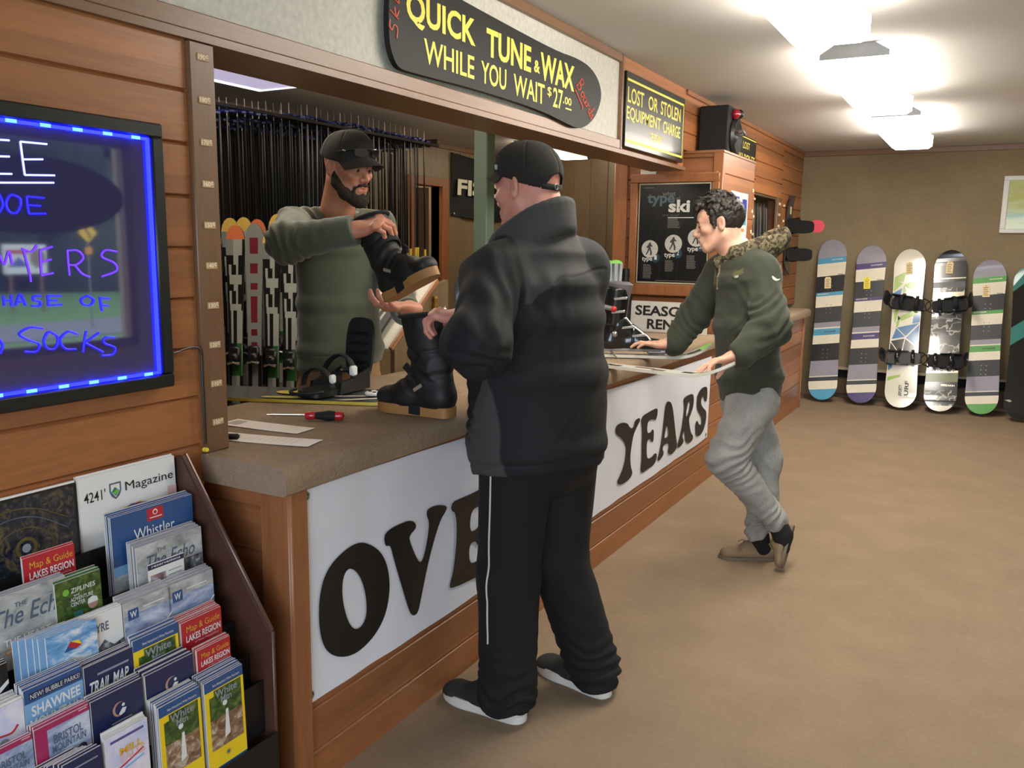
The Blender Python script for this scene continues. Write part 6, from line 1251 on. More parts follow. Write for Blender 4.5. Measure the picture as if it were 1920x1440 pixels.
# trousers
S = Sdf((-1.55, 1.95, .01), (-.80, 2.70, 1.0), .0045)
S.rows([(B(0, 0, .96), .175, .14), (B(0, -.005, .80), .19, .155)], B.l, .03)
Lk, Rk = B(.105, .012, .46), B(-.092, -.002, .46)
for s, kn, an in ((1, Lk, Lank), (-1, Rk, Rank)): S.chain([B(s * .095, -.005, .83), kn, v3(an) + v3((0, 0, .0))], [.115, .096, .088], .02); S.cap(an, v3(an) - v3((0, 0, .06)), .088, .078, .01)
S.cut((0, 0, .036), (0, 0, -1)); S.verts()
def etr(p, n):
    z = p[:, 2]; low = np.exp(-(z / .16) ** 2)
    return .0045 * vnoise(np.stack([p[:, 0] * 12, p[:, 1] * 12, z * 4], 1)) + low * .009 * np.sin(z * 130 + 7 * vnoise(p * 10)) + .004 * ridge(np.stack([p[:, 0] * 9 + z * 8, p[:, 1] * 9, z * 6], 1)) * np.exp(-((z - .42) / .16) ** 2)
trs = S.push(etr).relax(1, .3).build('trousers', t, tr_m)
from mathutils.bvhtree import BVHTree
bv = BVHTree.FromPolygons([tuple(q) for q in S.v], [tuple(q) for q in S.q]); pts = []
for k in range(26):
    z = .82 - .55 * k / 25; c = v3(B(.095, -.005, .83)) + (Lk - v3(B(.095, -.005, .83))) * ((.83 - z) / .37) if z > .46 else Lank + (Lk - Lank) * ((z - .09) / .37); o = c + nrm(B.l * .93 + B.f * -.05) * .4; h = bv.ray_cast(Vector(o), Vector(-nrm(B.l)))
    if h[0] is not None: pts.append(h[0] + Vector(B.l) * .0012)
m = MB(); m.tube(pts, .0030, mat('white_piping', (206, 198, 186), .6), 6); m.build('side_piping', t, label='thin white piping down the leg')
sole_w = mat('white_rubber_sole', (222, 218, 208), .5); shoe_b = mat('charcoal_trainer_mesh', (38, 40, 38), .8, bump=.5, bs=600)
for tp, hp, sd in (((-1.452, 2.19), (-1.145, 2.168), 1), ((-1.272, 2.515), (-.975, 2.438), -1)):
    q = shoe(t, tp, hp, .105, shoe_b, sole_w, sd, blackm)
    m = MB(); m.bar(q(.03, .044 * 1, .05), q(.055, .046, .078), .004, .012, white, Y_); m.build('reflective_tab', t)
cap_dome(t, HE, cap_m2, True, .42, .018); bill(t, HE, .160, .075, cap_m2, .064, .072, .16)
m = MB(); A = [HE(.040 * s, -.107 + .012 * s * s, -.014 + .004 * s * s) for s in (-1.2, -.8, -.4, 0, .4, .8, 1.2)]; m.tube(A, .009, cap_m2, 8, flat=.3, up=HE.u); m.build('cap_strap', t); m = MB(); m.tube([HE(.012 + .008 * math.cos(q), -.114, -.014 + .008 * math.sin(q)) for q in [i * math.pi / 4 for i in range(8)]], .0018, steel, 6, closed=True); m.build('cap_buckle', t)
m = MB(); m.box(HE(.078, .052, .062), (.004, .016, .014), mat('cap_logo_white', (190, 186, 176), .6), Matrix((HE.f, HE.l, HE.u)).transposed()); m.build('cap_emblem', t)

# ---------------- the clerk behind the counter
t = thing('person', 'bearded clerk in green sweater and dark cap behind the counter, holding up a boot', 'person', (-2.40, 2.64, 0)); CLERK = t
C0 = Loc((-2.335, 2.735, 0), (.88, -.47, 0)); HC_ = Loc((-2.169, 2.603, 1.745), (.955, -.10, -.16), (.10, -.04, 1)); SCK = .94; sw_m = mat('moss_green_sweater', (82, 87, 68), .9, var=.10, vs=16, bump=.35, bs=420, sheen=.3)
Rsh, Rel, Rwr = C0(-.172, .0, 1.54), v3((-2.200, 2.301, 1.460)), v3((-1.939, 2.350, 1.505)); Lsh, Lel, Lwr = C0(.172, .0, 1.54), v3((-2.052, 2.798, 1.197)), v3((-1.869, 2.581, 1.226))
S = Sdf((-2.85, 2.1, .02), (-1.65, 3.05, 1.95), .0032); head(S, HC_, .95, .98); S.cap(HC_(0, -.02, -.06), C0(0, .0, 1.55), .056, .064, .03)
S.rows([(C0(0, 0, .90), .13, .09), (C0(0, 0, 1.15), .135, .095), (C0(0, 0, 1.38), .16, .10), (C0(0, 0, 1.47), .10, .07)], C0.l, .04)
S.chain([C0(0, 0, 1.46), Rsh, Rel, Rwr], [.055, .05, .042, .030], .03); S.chain([C0(0, 0, 1.46), Lsh, Lel, Lwr], [.055, .05, .042, .030], .03)
for s in (1, -1): S.chain([C0(s * .09, 0, .9), C0(s * .10, .01, .5), C0(s * .10, -.01, .09)], [.085, .058, .042], .03)
hd = nrm(RV * .93 + v3((0, 0, .30)) - FV * .10); hand(S, Rwr + hd * .0, hd, FV * .55 - v3((0, 0, .83)), 1, [(.95, .8, .4), (.9, .8, .4), (.9, .8, .4), (.95, .85, .4)], (.4, .5, .3), 1.1, .03, tdir=(.45, .45, .75))
hl = nrm(-RV * .74 + v3((0, 0, -.02)) - FV * .62); hand(S, Lwr + hl * .0, hl, (-.1, .0, 1), 1, [(.35, .5, .45), (.35, .5, .45), (.4, .5, .45), (.45, .55, .45)], (.2, .3, .3), 1.0, .09, tdir=(.35, .9, .35))
S.verts().build('body', t, skin_tan, {'lip': lip_zone(HC_, .95)}, label='tanned face, neck and hands')
S = Sdf((-2.85, 2.1, .92), (-1.65, 3.05, 1.60), .004)
S.rows([(C0(0, .0, .93), .178, .135), (C0(0, .0, 1.03), .176, .130), (C0(0, 0, 1.22), .168, .122), (C0(0, 0, 1.43), .178, .118), (C0(0, -.005, 1.53), .135, .092), (C0(0, 0, 1.59), .07, .07)], C0.l, .03, end=.2)
S.chain([C0(-.07, 0, 1.553), Rsh], [.060, .070], .04); S.chain([C0(.07, 0, 1.553), Lsh], [.068, .075], .04); S.chain([Rsh, Rel], [.074, .070], .03); S.chain([Rel, Rwr], [.070, .052], .025); S.chain([Lsh, Lel, Lwr], [.073, .052, .036], .03)
S.cut(Rwr + hd * .004, hd, Rwr - .1, Rwr + .1); S.cut(Lwr - nrm(Lwr - Lel) * .05, nrm(Lwr - Lel), Lwr - .1, Lwr + .1); S.cut(C0(0, 0, .965), nrm(v3((0, 0, -1)) + C0.l * .08))
S.cap(C0(0, .02, 1.575), C0(0, .03, 1.70), .074, .09, .006, True); S.verts()
def csw(p, n):
    a, b, z = C0.inv(p); e = np.exp(-((np.linalg.norm(p - Rel, axis=1)) / .14) ** 2); lowm = np.clip((1.3 - z) / .2, 0, 1)
    d = .005 * vnoise(np.stack([a * 10, b * 10, z * 5], 1)) + .006 * e * np.sin((p @ RV) * 130 + z * 60 + 5 * vnoise(p * 9)) + .007 * lowm * ridge(np.stack([a * 7 + z * 5, b * 6, z * 3 - a * 4], 1))
    d += .006 * np.exp(-(np.linalg.norm(p - Rsh, axis=1) / .10) ** 2) * np.sin(a * 140 + z * 80 + 4 * vnoise(p * 9)); d -= .003 * np.exp(-((z - 1.015) / .004) ** 2) * (np.abs(a) < .19)
    return d
S.push(csw).relax(1, .3).build('sweater', t, sw_m)
m = MB(); A = [C0(.078 * math.cos(q), .008 + .076 * math.sin(q), 1.588 - .016 * math.sin(q)) for q in [i * math.pi / 14 for i in range(28)]]; m.tube(A, .009, sw_m, 8, closed=True); m.build('collar', t)
khaki = mat('tan_work_trousers', (150, 118, 84), .85, bump=.2)
S = Sdf((-2.75, 2.25, .05), (-2.0, 3.0, 1.05), .006); S.rows([(C0(0, 0, 1.03), .166, .120), (C0(0, 0, .84), .172, .128)], C0.l, .03)
for s in (1, -1): S.chain([C0(s * .09, 0, .85), C0(s * .10, .01, .48), C0(s * .10, -.01, .09)], [.098, .078, .07], .02)
S.cut((0, 0, .07), (0, 0, -1)).verts().push(lambda p, n: .004 * vnoise(p * 10)).build('trousers', t, khaki)
m = MB(); A = [C0(.160 * math.cos(q), .118 * math.sin(q), .965) for q in [i * math.pi / 16 for i in range(32)]]; m.tube(A, .016, blackm, 8, closed=True, flat=.3, up=Z_); m.build('belt', t)
for s in (1, -1): shoe(t, C0(s * .11, .19, 0)[:2], C0(s * .10, -.08, 0)[:2], .10, shoe_b, black, s)
cdk = mat('charcoal_cap_cloth', (40, 36, 33), .9, bump=.4, bs=700); cap_dome(t, HC_, cdk, False, -.12, .024); bill(t, HC_, .160, .100, cdk, .056, .070, .24)
beard = mat('dark_brown_beard', (46, 34, 26), .95, var=.3, vs=120, bump=.8, bs=500)
S = Sdf(HC_.o - .17, HC_.o + .15, .0026); q = HC_
for s in (1, -1):
    S.chain([q(s * .068, -.004, -.018), q(s * .063, .012, -.058), q(s * .047, .045, -.092), q(s * .020, .072, -.112)], [.008, .016, .020, .019], .02); S.chain([q(0, .099, -.054), q(s * .018, .092, -.056), q(s * .033, .078, -.068), q(s * .032, .072, -.092)], [.005, .005, .005, .009], .006)
S.chain([q(-.02, .074, -.112), q(0, .080, -.116), q(.02, .074, -.112)], [.019, .020, .019], .02); S.cap(q(0, .088, -.090), q(0, .084, -.10), .006, .010, .01)
S.verts().push(lambda p, n: .0016 * vnoise(p * 260) + .001 * vnoise(p * 520)).build('beard', t, beard)
def eyes(parent, H, sc, lid, brow, by=.0):
    eye_w = mat('eye_white', (176, 164, 154), .2); iris = mat('dark_iris', (46, 34, 28), .15)
    for s in (1, -1):
        m = MB(); c = H(s * .031 * sc, .0782 * sc, .0004 * sc); r = .0137 * sc; m.ball(c, r, eye_w, 16); cc = c + H.f * r * .62 - H.u * r * .22; m.ball(cc, r * .56, iris, 12); m.build('eye', parent)
        m = MB(); m.tube([H(s * x * sc, (.0965 - 9 * (x - .02) ** 2) * sc, (z + by) * sc) for x, z in ((.012, .018), (.022, .022), (.034, .023), (.047, .016))], [.002, .0042, .0038, .0018], brow, 7); m.build('eyebrow', parent)
eyes(t, HC_, .95, None, beard)
g = thing('sunglasses', 'dark sunglasses pushed up on the bill of the clerk\'s cap', 'sunglasses', HC_(0, .1, .06)); gm = mat('dark_lens', (16, 16, 18), .05, coat=1.0)
for s in (1, -1):
    m = MB(); f = Fr(HC_(s * .034, .1115 - .010, .064), HC_.l * s * .96 - HC_.f * .3, HC_.u + HC_.f * .12); m.prism(smooth_loop([(-.028, -.012), (.026, -.016), (.032, .006), (.022, .017), (-.024, .015)], 2), f, -.002, .002, gm); m.build('lens', g)
m = MB(); m.tube([HC_(.085, .0, .052), HC_(.080, .055, .062), HC_(.064, .088, .072), HC_(0, .106, .078), HC_(-.064, .088, .072), HC_(-.080, .055, .062), HC_(-.085, .0, .052)], .0036, black, 8); m.build('frame', g)
m = MB(); m.ball(HC_(-.079, .055, .063), (.010, .007, .005), chrome, 10); m.build('hinge_badge', g, label='silver hinge')

# ---------------- the young customer leaning on the counter
t = thing('person', 'dark haired young man in olive hoodie and grey sweatpants leaning on the counter', 'person', (-.87, 3.96, 0)); BOY = t
D0 = Loc((-.905, 3.945, 0), (-.86, -.51, 0)); HB = Loc((-1.104, 3.926, 1.571), (-.955, -.24, -.16), (-.12, .02, 1)); ol = mat('dark_olive_hoodie', (54, 58, 44), .9, var=.08, vs=16, bump=.3, bs=500, sheen=.1)
c1, c2, c3, c4 = v3((-0.928, 3.951, 0.805)), v3((-0.962, 3.978, 1.112)), v3((-0.985, 3.982, 1.331)), v3((-1.021, 3.973, 1.452))
Lsh, Lel, Lwr = v3((-0.892, 3.888, 1.355)), v3((-0.809, 3.753, 1.132)), v3((-0.919, 3.611, 1.009)); Rsh, Rel, Rwr = v3((-1.122, 4.061, 1.356)), v3((-1.247, 4.078, 1.135)), v3((-1.341, 3.990, 0.998))
S = Sdf((-1.60, 3.45, .02), (-.50, 4.35, 1.80), .0032); head(S, HB, .98, .96, 1.03); S.cap(HB(0, -.025, -.06), c4 + v3((0, 0, -.01)), .052, .058, .03); S.rows([(c1, .15, .10), (c2, .14, .10), (c3, .15, .09), (c4, .09, .06)], D0.l, .04)
S.chain([c4 + (c3 - c4) * .5, Lsh, Lel, Lwr], [.05, .045, .038, .028], .03); S.chain([c4 + (c3 - c4) * .5, Rsh, Rel, Rwr], [.05, .045, .038, .028], .03)
Lhip, Lkn, Lan = c1 + D0.l * .08 + v3((0, 0, -.02)), v3((-0.970, 3.760, 0.528)), v3((-0.759, 3.912, 0.215)); Rhip, Rkn, Ran = c1 - D0.l * .08 + v3((0, 0, -.02)), v3((-0.860, 4.020, 0.477)), v3((-0.850, 3.983, 0.121))
S.chain([Lhip, Lkn, Lan, v3((-.735, 3.90, .10))], [.075, .052, .036, .03], .03); S.chain([Rhip, Rkn, Ran, v3((-.84, 3.985, .06))], [.075, .052, .036, .03], .03)
hr = nrm(-RV * .93 + v3((0, 0, .02)) + FV * .05); hand(S, Rwr + hr * .006, hr, (0, 0, -1), -1, [(-.12, .42, .3), (-.15, .45, .3), (-.12, .45, .3), (-.08, .45, .3)], (.2, .2, .2), 1.04, .10, tdir=(.65, .7, .3))
hl = nrm(-RV * .90 + v3((0, 0, -.30)) - FV * .05); hand(S, Lwr + hl * .004 + v3((0, 0, .006)), hl, (.25, -.1, -1), -1, [(.12, .28, .2), (.12, .30, .2), (.14, .32, .22), (.18, .35, .25)], (.2, .3, .2), 1.0, .08, tdir=(.4, .7, .6))
S.verts().build('body', t, skin_pale, {'lip': lip_zone(HB, .98)}, label='pale skin of face and hands')
S = Sdf((-1.60, 3.42, .72), (-.50, 4.35, 1.60), .0042)
S.rows([(c1 + v3((0, 0, -.015)), .175, .128), (c1 + (c2 - c1) * .25, .188, .140), (c2, .185, .140), (c3, .180, .128), (c3 + (c4 - c3) * .55, .145, .10), (c4, .085, .075)], D0.l, .03, end=.2)
S.chain([c4 + (c3 - c4) * .35, Lsh], [.07, .080], .05); S.chain([c4 + (c3 - c4) * .35, Rsh], [.07, .078], .05); S.chain([Lsh, Lel], [.080, .078], .03); S.chain([Lel, Lwr - hl * .03], [.078, .058], .03); S.chain([Lwr - hl * .035, Lwr], [.046, .041], .008); S.chain([Rsh, Rel], [.078, .074], .03); S.chain([Rel, Rwr - hr * .03], [.074, .056], .03); S.chain([Rwr - hr * .035, Rwr], [.046, .040], .008)
S.cut(Lwr + hl * .004, hl, Lwr - .09, Lwr + .09); S.cut(Rwr + hr * .004, hr, Rwr - .09, Rwr + .09); S.cut(c1 + v3((0, 0, -.055)), (0, 0, -1), c1 - .35, c1 + v3((.35, .35, .3))) if 0 else S.cut((0, 0, c1[2] - .06), nrm((-.12, 0, -1))) if 0 else None
S.cut(c1 + v3((0, 0, -.05)), nrm(v3((0, 0, -1)) + RV * -.06), c1 - v3((.26, .26, .2)), c1 + v3((.26, .26, .12))); S.verts()
def bho(p, n):
    a, b, z = D0.inv(p); eL = np.exp(-(np.linalg.norm(p - Lel, axis=1) / .13) ** 2); eR = np.exp(-(np.linalg.norm(p - Rel, axis=1) / .12) ** 2)
    d = .005 * vnoise(p * 10) + .0075 * eL * np.sin(z * 125 - (p @ RV) * 80 + 6 * vnoise(p * 8)) + .006 * eR * np.sin(z * 110 + (p @ RV) * 90 + 6 * vnoise(p * 9)) + .006 * np.exp(-(np.linalg.norm(p - Lsh - v3((.02, -.02, -.09)), axis=1) / .10) ** 2) * np.sin((p @ RV) * 120 + z * 60 + 5 * vnoise(p * 8)); d += .007 * ridge(np.stack([(p @ RV) * 8 + z * 5, z * 4 - (p @ RV) * 3, a * 6], 1)) * np.clip((1.32 - z) / .2, 0, 1)
    d -= .0035 * np.exp(-((z - c1[2] - .045) / .005) ** 2); d += .004 * ridge(p * 14) * np.clip(eL + .4, 0, 1); return d
S.push(bho).relax(1, .3); S.build('hoodie', t, ol); bvh = BVHTree.FromPolygons([tuple(q) for q in S.v], [tuple(q) for q in S.q])
n = NT('camouflage_cloth'); f = n.noise(n.obj(), 30, 3, .6, 1.2); n.l(n.ramp(f, [(.38, lin((62, 54, 40))), (.46, lin((112, 100, 74))), (.56, lin((150, 138, 106))), (.62, lin((84, 76, 52)))], 'CONSTANT'), n.b.inputs['Base Color']); n.b.inputs['Roughness'].default_value = .9; camo = n.m
hc, back = c4 + v3((0, 0, .005)), nrm(RV * .9 + v3((0, 0, .12)))
S = Sdf(c4 - .32, c4 + .32, .004); o1 = v3((-0.951, 4.027, 1.473)); o2 = v3((-0.887, 4.080, 1.508))
S.ell(o1, (.125, .105, .080), (nrm(o2 - o1), nrm(FV), nrm(np.cross(o2 - o1, FV))), .03); S.cap(o1 + v3((0, 0, -.02)), o2, .075, .072, .03); S.chain([c4 + D0.f * .085 + v3((0, 0, -.055)), c4 + D0.f * .03 + D0.l * .085 + v3((0, 0, -.005)), c4 - D0.f * .06 + D0.l * .06 + v3((0, 0, .035))], [.022, .034, .036], .03); S.chain([c4 + D0.f * .085 + v3((0, 0, -.055)), c4 + D0.f * .03 - D0.l * .085 + v3((0, 0, -.005)), c4 - D0.f * .06 - D0.l * .06 + v3((0, 0, .035))], [.022, .034, .036], .03)
up = nrm(v3((0, 0, 1)) - RV * .32 * -1 * -1); S.cut(v3((-0.954, 4.047, 1.524)), nrm(v3((0, 0, 1)) - RV * .34), c4 - .3, c4 + .3); S.ell(o1 + v3((0, 0, .035)), (.125, .088, .062), (nrm(o2 - o1), nrm(FV), nrm(np.cross(o2 - o1, FV))), .008, True); S.cap(HB(0, -.02, -.03), c4 + v3((0, 0, .03)), .062, .066, .01, True)
S.verts().push(lambda p, n: .004 * vnoise(p * 13) + .003 * ridge(p * 18)).relax(1, .3).build('hood', t, camo, label='camouflage patterned hood')
def on_hoodie(p, away=.003):
    h = bvh.find_nearest(Vector(p)); return h[0] + h[1] * away, h[1]
for s, L_ in ((.028, .13), (-.020, .12)):
    pts = []
    for k in range(9): pts.append(on_hoodie(c4 + D0.f * .10 + D0.l * s + v3((0, 0, -.05 - L_ * k / 8)), .003)[0])
    m = MB(); m.tube(pts, .0042, camo, 6); m.build('drawstring', t)
def patch(name, pts2, c, mt, ux, parent, **kw):
    p0, nn = on_hoodie(c); u = Vector(ux); u = (u - nn * u.dot(nn)).normalized(); v = nn.cross(u); L = smooth_loop(pts2, 1); V = [tuple(on_hoodie(p0 + u * x + v * y, .0022)[0]) for x, y in L]; ctr = tuple(on_hoodie(p0, .0022)[0])
    m = MB(); m.add(V + [ctr], [(i, (i + 1) % len(V), len(V)) for i in range(len(V))], mt); return m.build(name, parent, **kw)
patch('swoosh_emblem', [(-.03, .012), (-.026, .0), (-.012, -.004), (.03, .014), (-.008, -.012), (-.026, -.010), (-.034, .0)], (-0.821, 3.828, 1.324), mat('off_white_thread', (226, 218, 196), .6), RV, t, label='off white curved tick emblem on the sleeve')
patch('chest_emblem', [(-.032, -.006), (-.028, .012), (-.01, .020), (.012, .012), (.034, .018), (.022, .0), (.03, -.012), (.006, -.014), (-.012, -.018)], (-0.988, 3.780, 1.374), mat('faded_olive_thread', (86, 84, 52), .8), RV, t, label='faded animal head emblem on the chest'); patch('chest_label', [(-.011, -.006), (.011, -.006), (.011, .006), (-.011, .006)], (-0.998, 3.769, 1.346), mat('pale_thread', (170, 168, 150), .7), RV, t)
n = NT('heather_grey_jersey'); f = n.noise(n.obj(), 300, 2); g = n.noise(n.obj(), 12, 3); n.l(n.mix(.5, n.ramp(f, [(.35, lin((122, 122, 120))), (.65, lin((176, 174, 168)))]), n.ramp(g, [(.3, lin((128, 128, 126))), (.7, lin((164, 162, 156)))])), n.b.inputs['Base Color']); n.b.inputs['Roughness'].default_value = .95; n.bump(f, .2, .002); grey = n.m
S = Sdf((-1.25, 3.55, .06), (-.5, 4.3, 1.0), .0042); S.rows([(c1 + v3((0, 0, .03)), .165, .12), (c1 + v3((0, 0, -.06)), .170, .128)], D0.l, .03)
S.chain([Lhip, Lkn], [.100, .078], .03); S.chain([Lkn, Lan - (Lan - Lkn) * .0], [.078, .056], .02); S.chain([Rhip, Rkn, Ran], [.100, .078, .058], .02); lc = nrm(Lan - Lkn); S.cut(Lan + lc * .045, lc, Lan - .13, Lan + .13); S.cut(Ran + v3((0, 0, -.01)), (0, 0, -1), Ran - v3((.13, .0, .13)), Ran + .13) if 0 else S.cut(Ran + v3((0, 0, -.03)), (0, 0, -1), Ran - v3((.10, .06, .13)), Ran + v3((.06, .13, .05)))
S.verts()
def bsw(p, n):
    z = p[:, 2]; k = np.exp(-(np.linalg.norm(p - Lkn, axis=1) / .14) ** 2); a1 = np.exp(-(np.linalg.norm(p - Lan, axis=1) / .10) ** 2) + np.exp(-(np.linalg.norm(p - Ran, axis=1) / .11) ** 2)
    return .006 * vnoise(p * 10) + .008 * k * np.sin(z * 130 - (p @ RV) * 70 + 7 * vnoise(p * 10)) + .009 * a1 * np.sin((p @ lc) * 140 + 6 * vnoise(p * 12)) + .008 * ridge(np.stack([p[:, 0] * 9 + z * 6, p[:, 1] * 9, z * 4], 1))
S.push(bsw).relax(1, .3).build('sweatpants', t, grey)
bls = mat('black_sock', (20, 20, 22), .9, bump=.3); moc = mat('tan_suede_moccasin', (140, 118, 92), .95, var=.12, vs=30, bump=.3, bs=500); mocs = mat('grey_moccasin_sole', (118, 104, 86), .85)
S = Sdf((-1.1, 3.8, .03), (-.6, 4.15, .28), .004); S.chain([Ran, v3((-.835, 3.985, .06))], [.045, .042], .02); S.verts().build('sock', t, bls)
lh, lt = v3((-0.685, 3.940, 0.207)), v3((-.710, 3.868, .012)); S = Sdf(Lan - .2, Lan + .2, .004); S.chain([Lan, lh + (lt - lh) * .22 - RV * .045], [.042, .045], .02); S.chain([lh + (lt - lh) * .18 - RV * .045, lh + (lt - lh) * .5 - RV * .03], [.042, .034], .02); S.verts().build('sock', t, bls)
def moccasin(heel, toe, up, parent, w=.10):
    heel, toe, up = v3(heel), v3(toe), v3(up); d = nrm(toe - heel); L = np.linalg.norm(toe - heel); up = nrm(up - d * (up @ d)); l = np.cross(up, d); k = L / .27; q = lambda x, y, z: heel + d * x * k + l * y + up * z
    fr = Fr(heel, d, l); o = smooth_loop([(0, -.6), (.03, -.8), (.12, -.78), (.19, -1.0), (.245, -.75), (.27, -.1), (.262, .4), (.235, .85), (.18, 1.02), (.10, .8), (.03, .75), (0, .55)], 2); o = [(x * k, y * w / 2) for x, y in o]
    m = MB(); m.prism(o, fr, .001, .014, mocs); m.build('sole', parent)
    S = Sdf(np.minimum(heel, toe) - .12, np.maximum(heel, toe) + .12, .0035); S.ecap(q(.04, 0, .032), q(.13, 0, .034), (w * .42, .034), (w * .44, .032), l, .02); S.ecap(q(.13, 0, .034), q(.225, 0, .024), (w * .45, .032), (w * .44, .024), l, .02); S.cap(q(.10, 0, .05), q(.13, 0, .055), .032, .03, .02)
    S.ell(q(.052, 0, .075), (.052 * k, .033, .045), (d, l, up), .008, True); S.cut(q(0, 0, .010), -up).verts().relax(1).build('upper', parent, moc)
    m = MB(); m.tube([q(x, y, z) for x, y, z in ((.13, -.036, .052), (.17, -.036, .046), (.215, -.026, .042), (.232, 0, .042), (.215, .026, .042), (.17, .036, .046), (.13, .036, .052))], .0035, moc, 6); m.build('toe_seam', parent)
    m = MB(); m.tube([q(.135, -.004, .078), q(.15, .018, .085), q(.165, .03, .07)], .0025, moc, 6); m.tube([q(.135, .004, .078), q(.155, -.02, .084), q(.17, -.03, .07)], .0025, moc, 6); m.build('lace', parent)
moccasin((-.778, 4.028, 0), (-1.025, 3.905, 0), (0, 0, 1), t); moccasin(lh, lt, -RV * .8 + FV * .5 + v3((0, 0, .35)), t)
hair = NT('dark_brown_hair'); hf = hair.noise(hair.obj((1, 1, 1)), 60, 4, .6, .5); hair.l(hair.ramp(hf, [(.35, lin((24, 19, 15))), (.6, lin((44, 35, 26))), (.75, lin((86, 70, 50)))]), hair.b.inputs['Base Color']); hair.b.inputs['Roughness'].default_value = .55; hair = hair.m
S = Sdf(HB.o - .19, HB.o + .21, .0028); A = (HB.l, HB.f, HB.u); q = HB
S.ell(q(0, -.018, .036), (.085, .102, .096), A); S.cut(q(0, .052, .045), nrm(HB.f * 1 - HB.u * .30), HB.o - .2, q(0, 0, .0) + .2) if 0 else None
S.ell(q(0, .13, -.03), (.085, .078, .090), A, .012, True); S.ell(q(0, .03, -.075), (.12, .085, .07), A, .012, True); S.cut(q(0, -.10, -.052), nrm(-HB.u + HB.f * .25))
for s in (1, -1): S.ell(q(s * .085, -.008, -.012), (.022, .026, .040), A, .006, True); S.cap(q(s * .071, .026, .02), q(s * .0715, .022, -.018), .011, .006, .008)
r = random.Random(12)
for k in range(210):
    th = r.uniform(-2.6, 2.6); ph = r.uniform(.05, 1.0); top = ph < .62
    n0 = v3((math.sin(ph * 1.5) * math.sin(th), math.sin(ph * 1.5) * math.cos(th), math.cos(ph * 1.5)))
    if n0[1] > .55 and n0[2] < .62: continue
    p0 = q(n0[0] * .082, -.018 + n0[1] * .100, .040 + n0[2] * .094); L_ = r.uniform(.02, .042) if top else r.uniform(.010, .018)
    dr = nrm(HB.f * (.75 if top else .1) + HB.l * r.uniform(-.6, .6) + HB.u * (r.uniform(-.1, .7) if top else -.7) + (HB.l * n0[0] + HB.f * n0[1] + HB.u * n0[2]) * .45); p1 = p0 + dr * L_ * .55; p2 = p1 + nrm(dr + HB.f * .3 - HB.u * r.uniform(-.2, .9)) * L_ * .55
    S.chain([p0, p1, p2], [r.uniform(.007, .011), .007, .0035], .006)
for k in range(26):
    x = r.uniform(-.055, .058); p0 = q(x, .072 - 6 * x * x, .098 - 5 * x * x); p1 = p0 + (HB.f * .020 + HB.u * r.uniform(.0, .018)); p2 = p1 + HB.f * r.uniform(.006, .016) - HB.u * r.uniform(.012, .030) + HB.l * r.uniform(-.012, .012); S.chain([p0, p1, p2], [.010, .009, .004], .006)
S.verts().push(lambda p, n: .0016 * vnoise(p * 150) + .0012 * vnoise(p * 320)).build('hair', t, hair); eyes(t, HB, .98, None, hair)

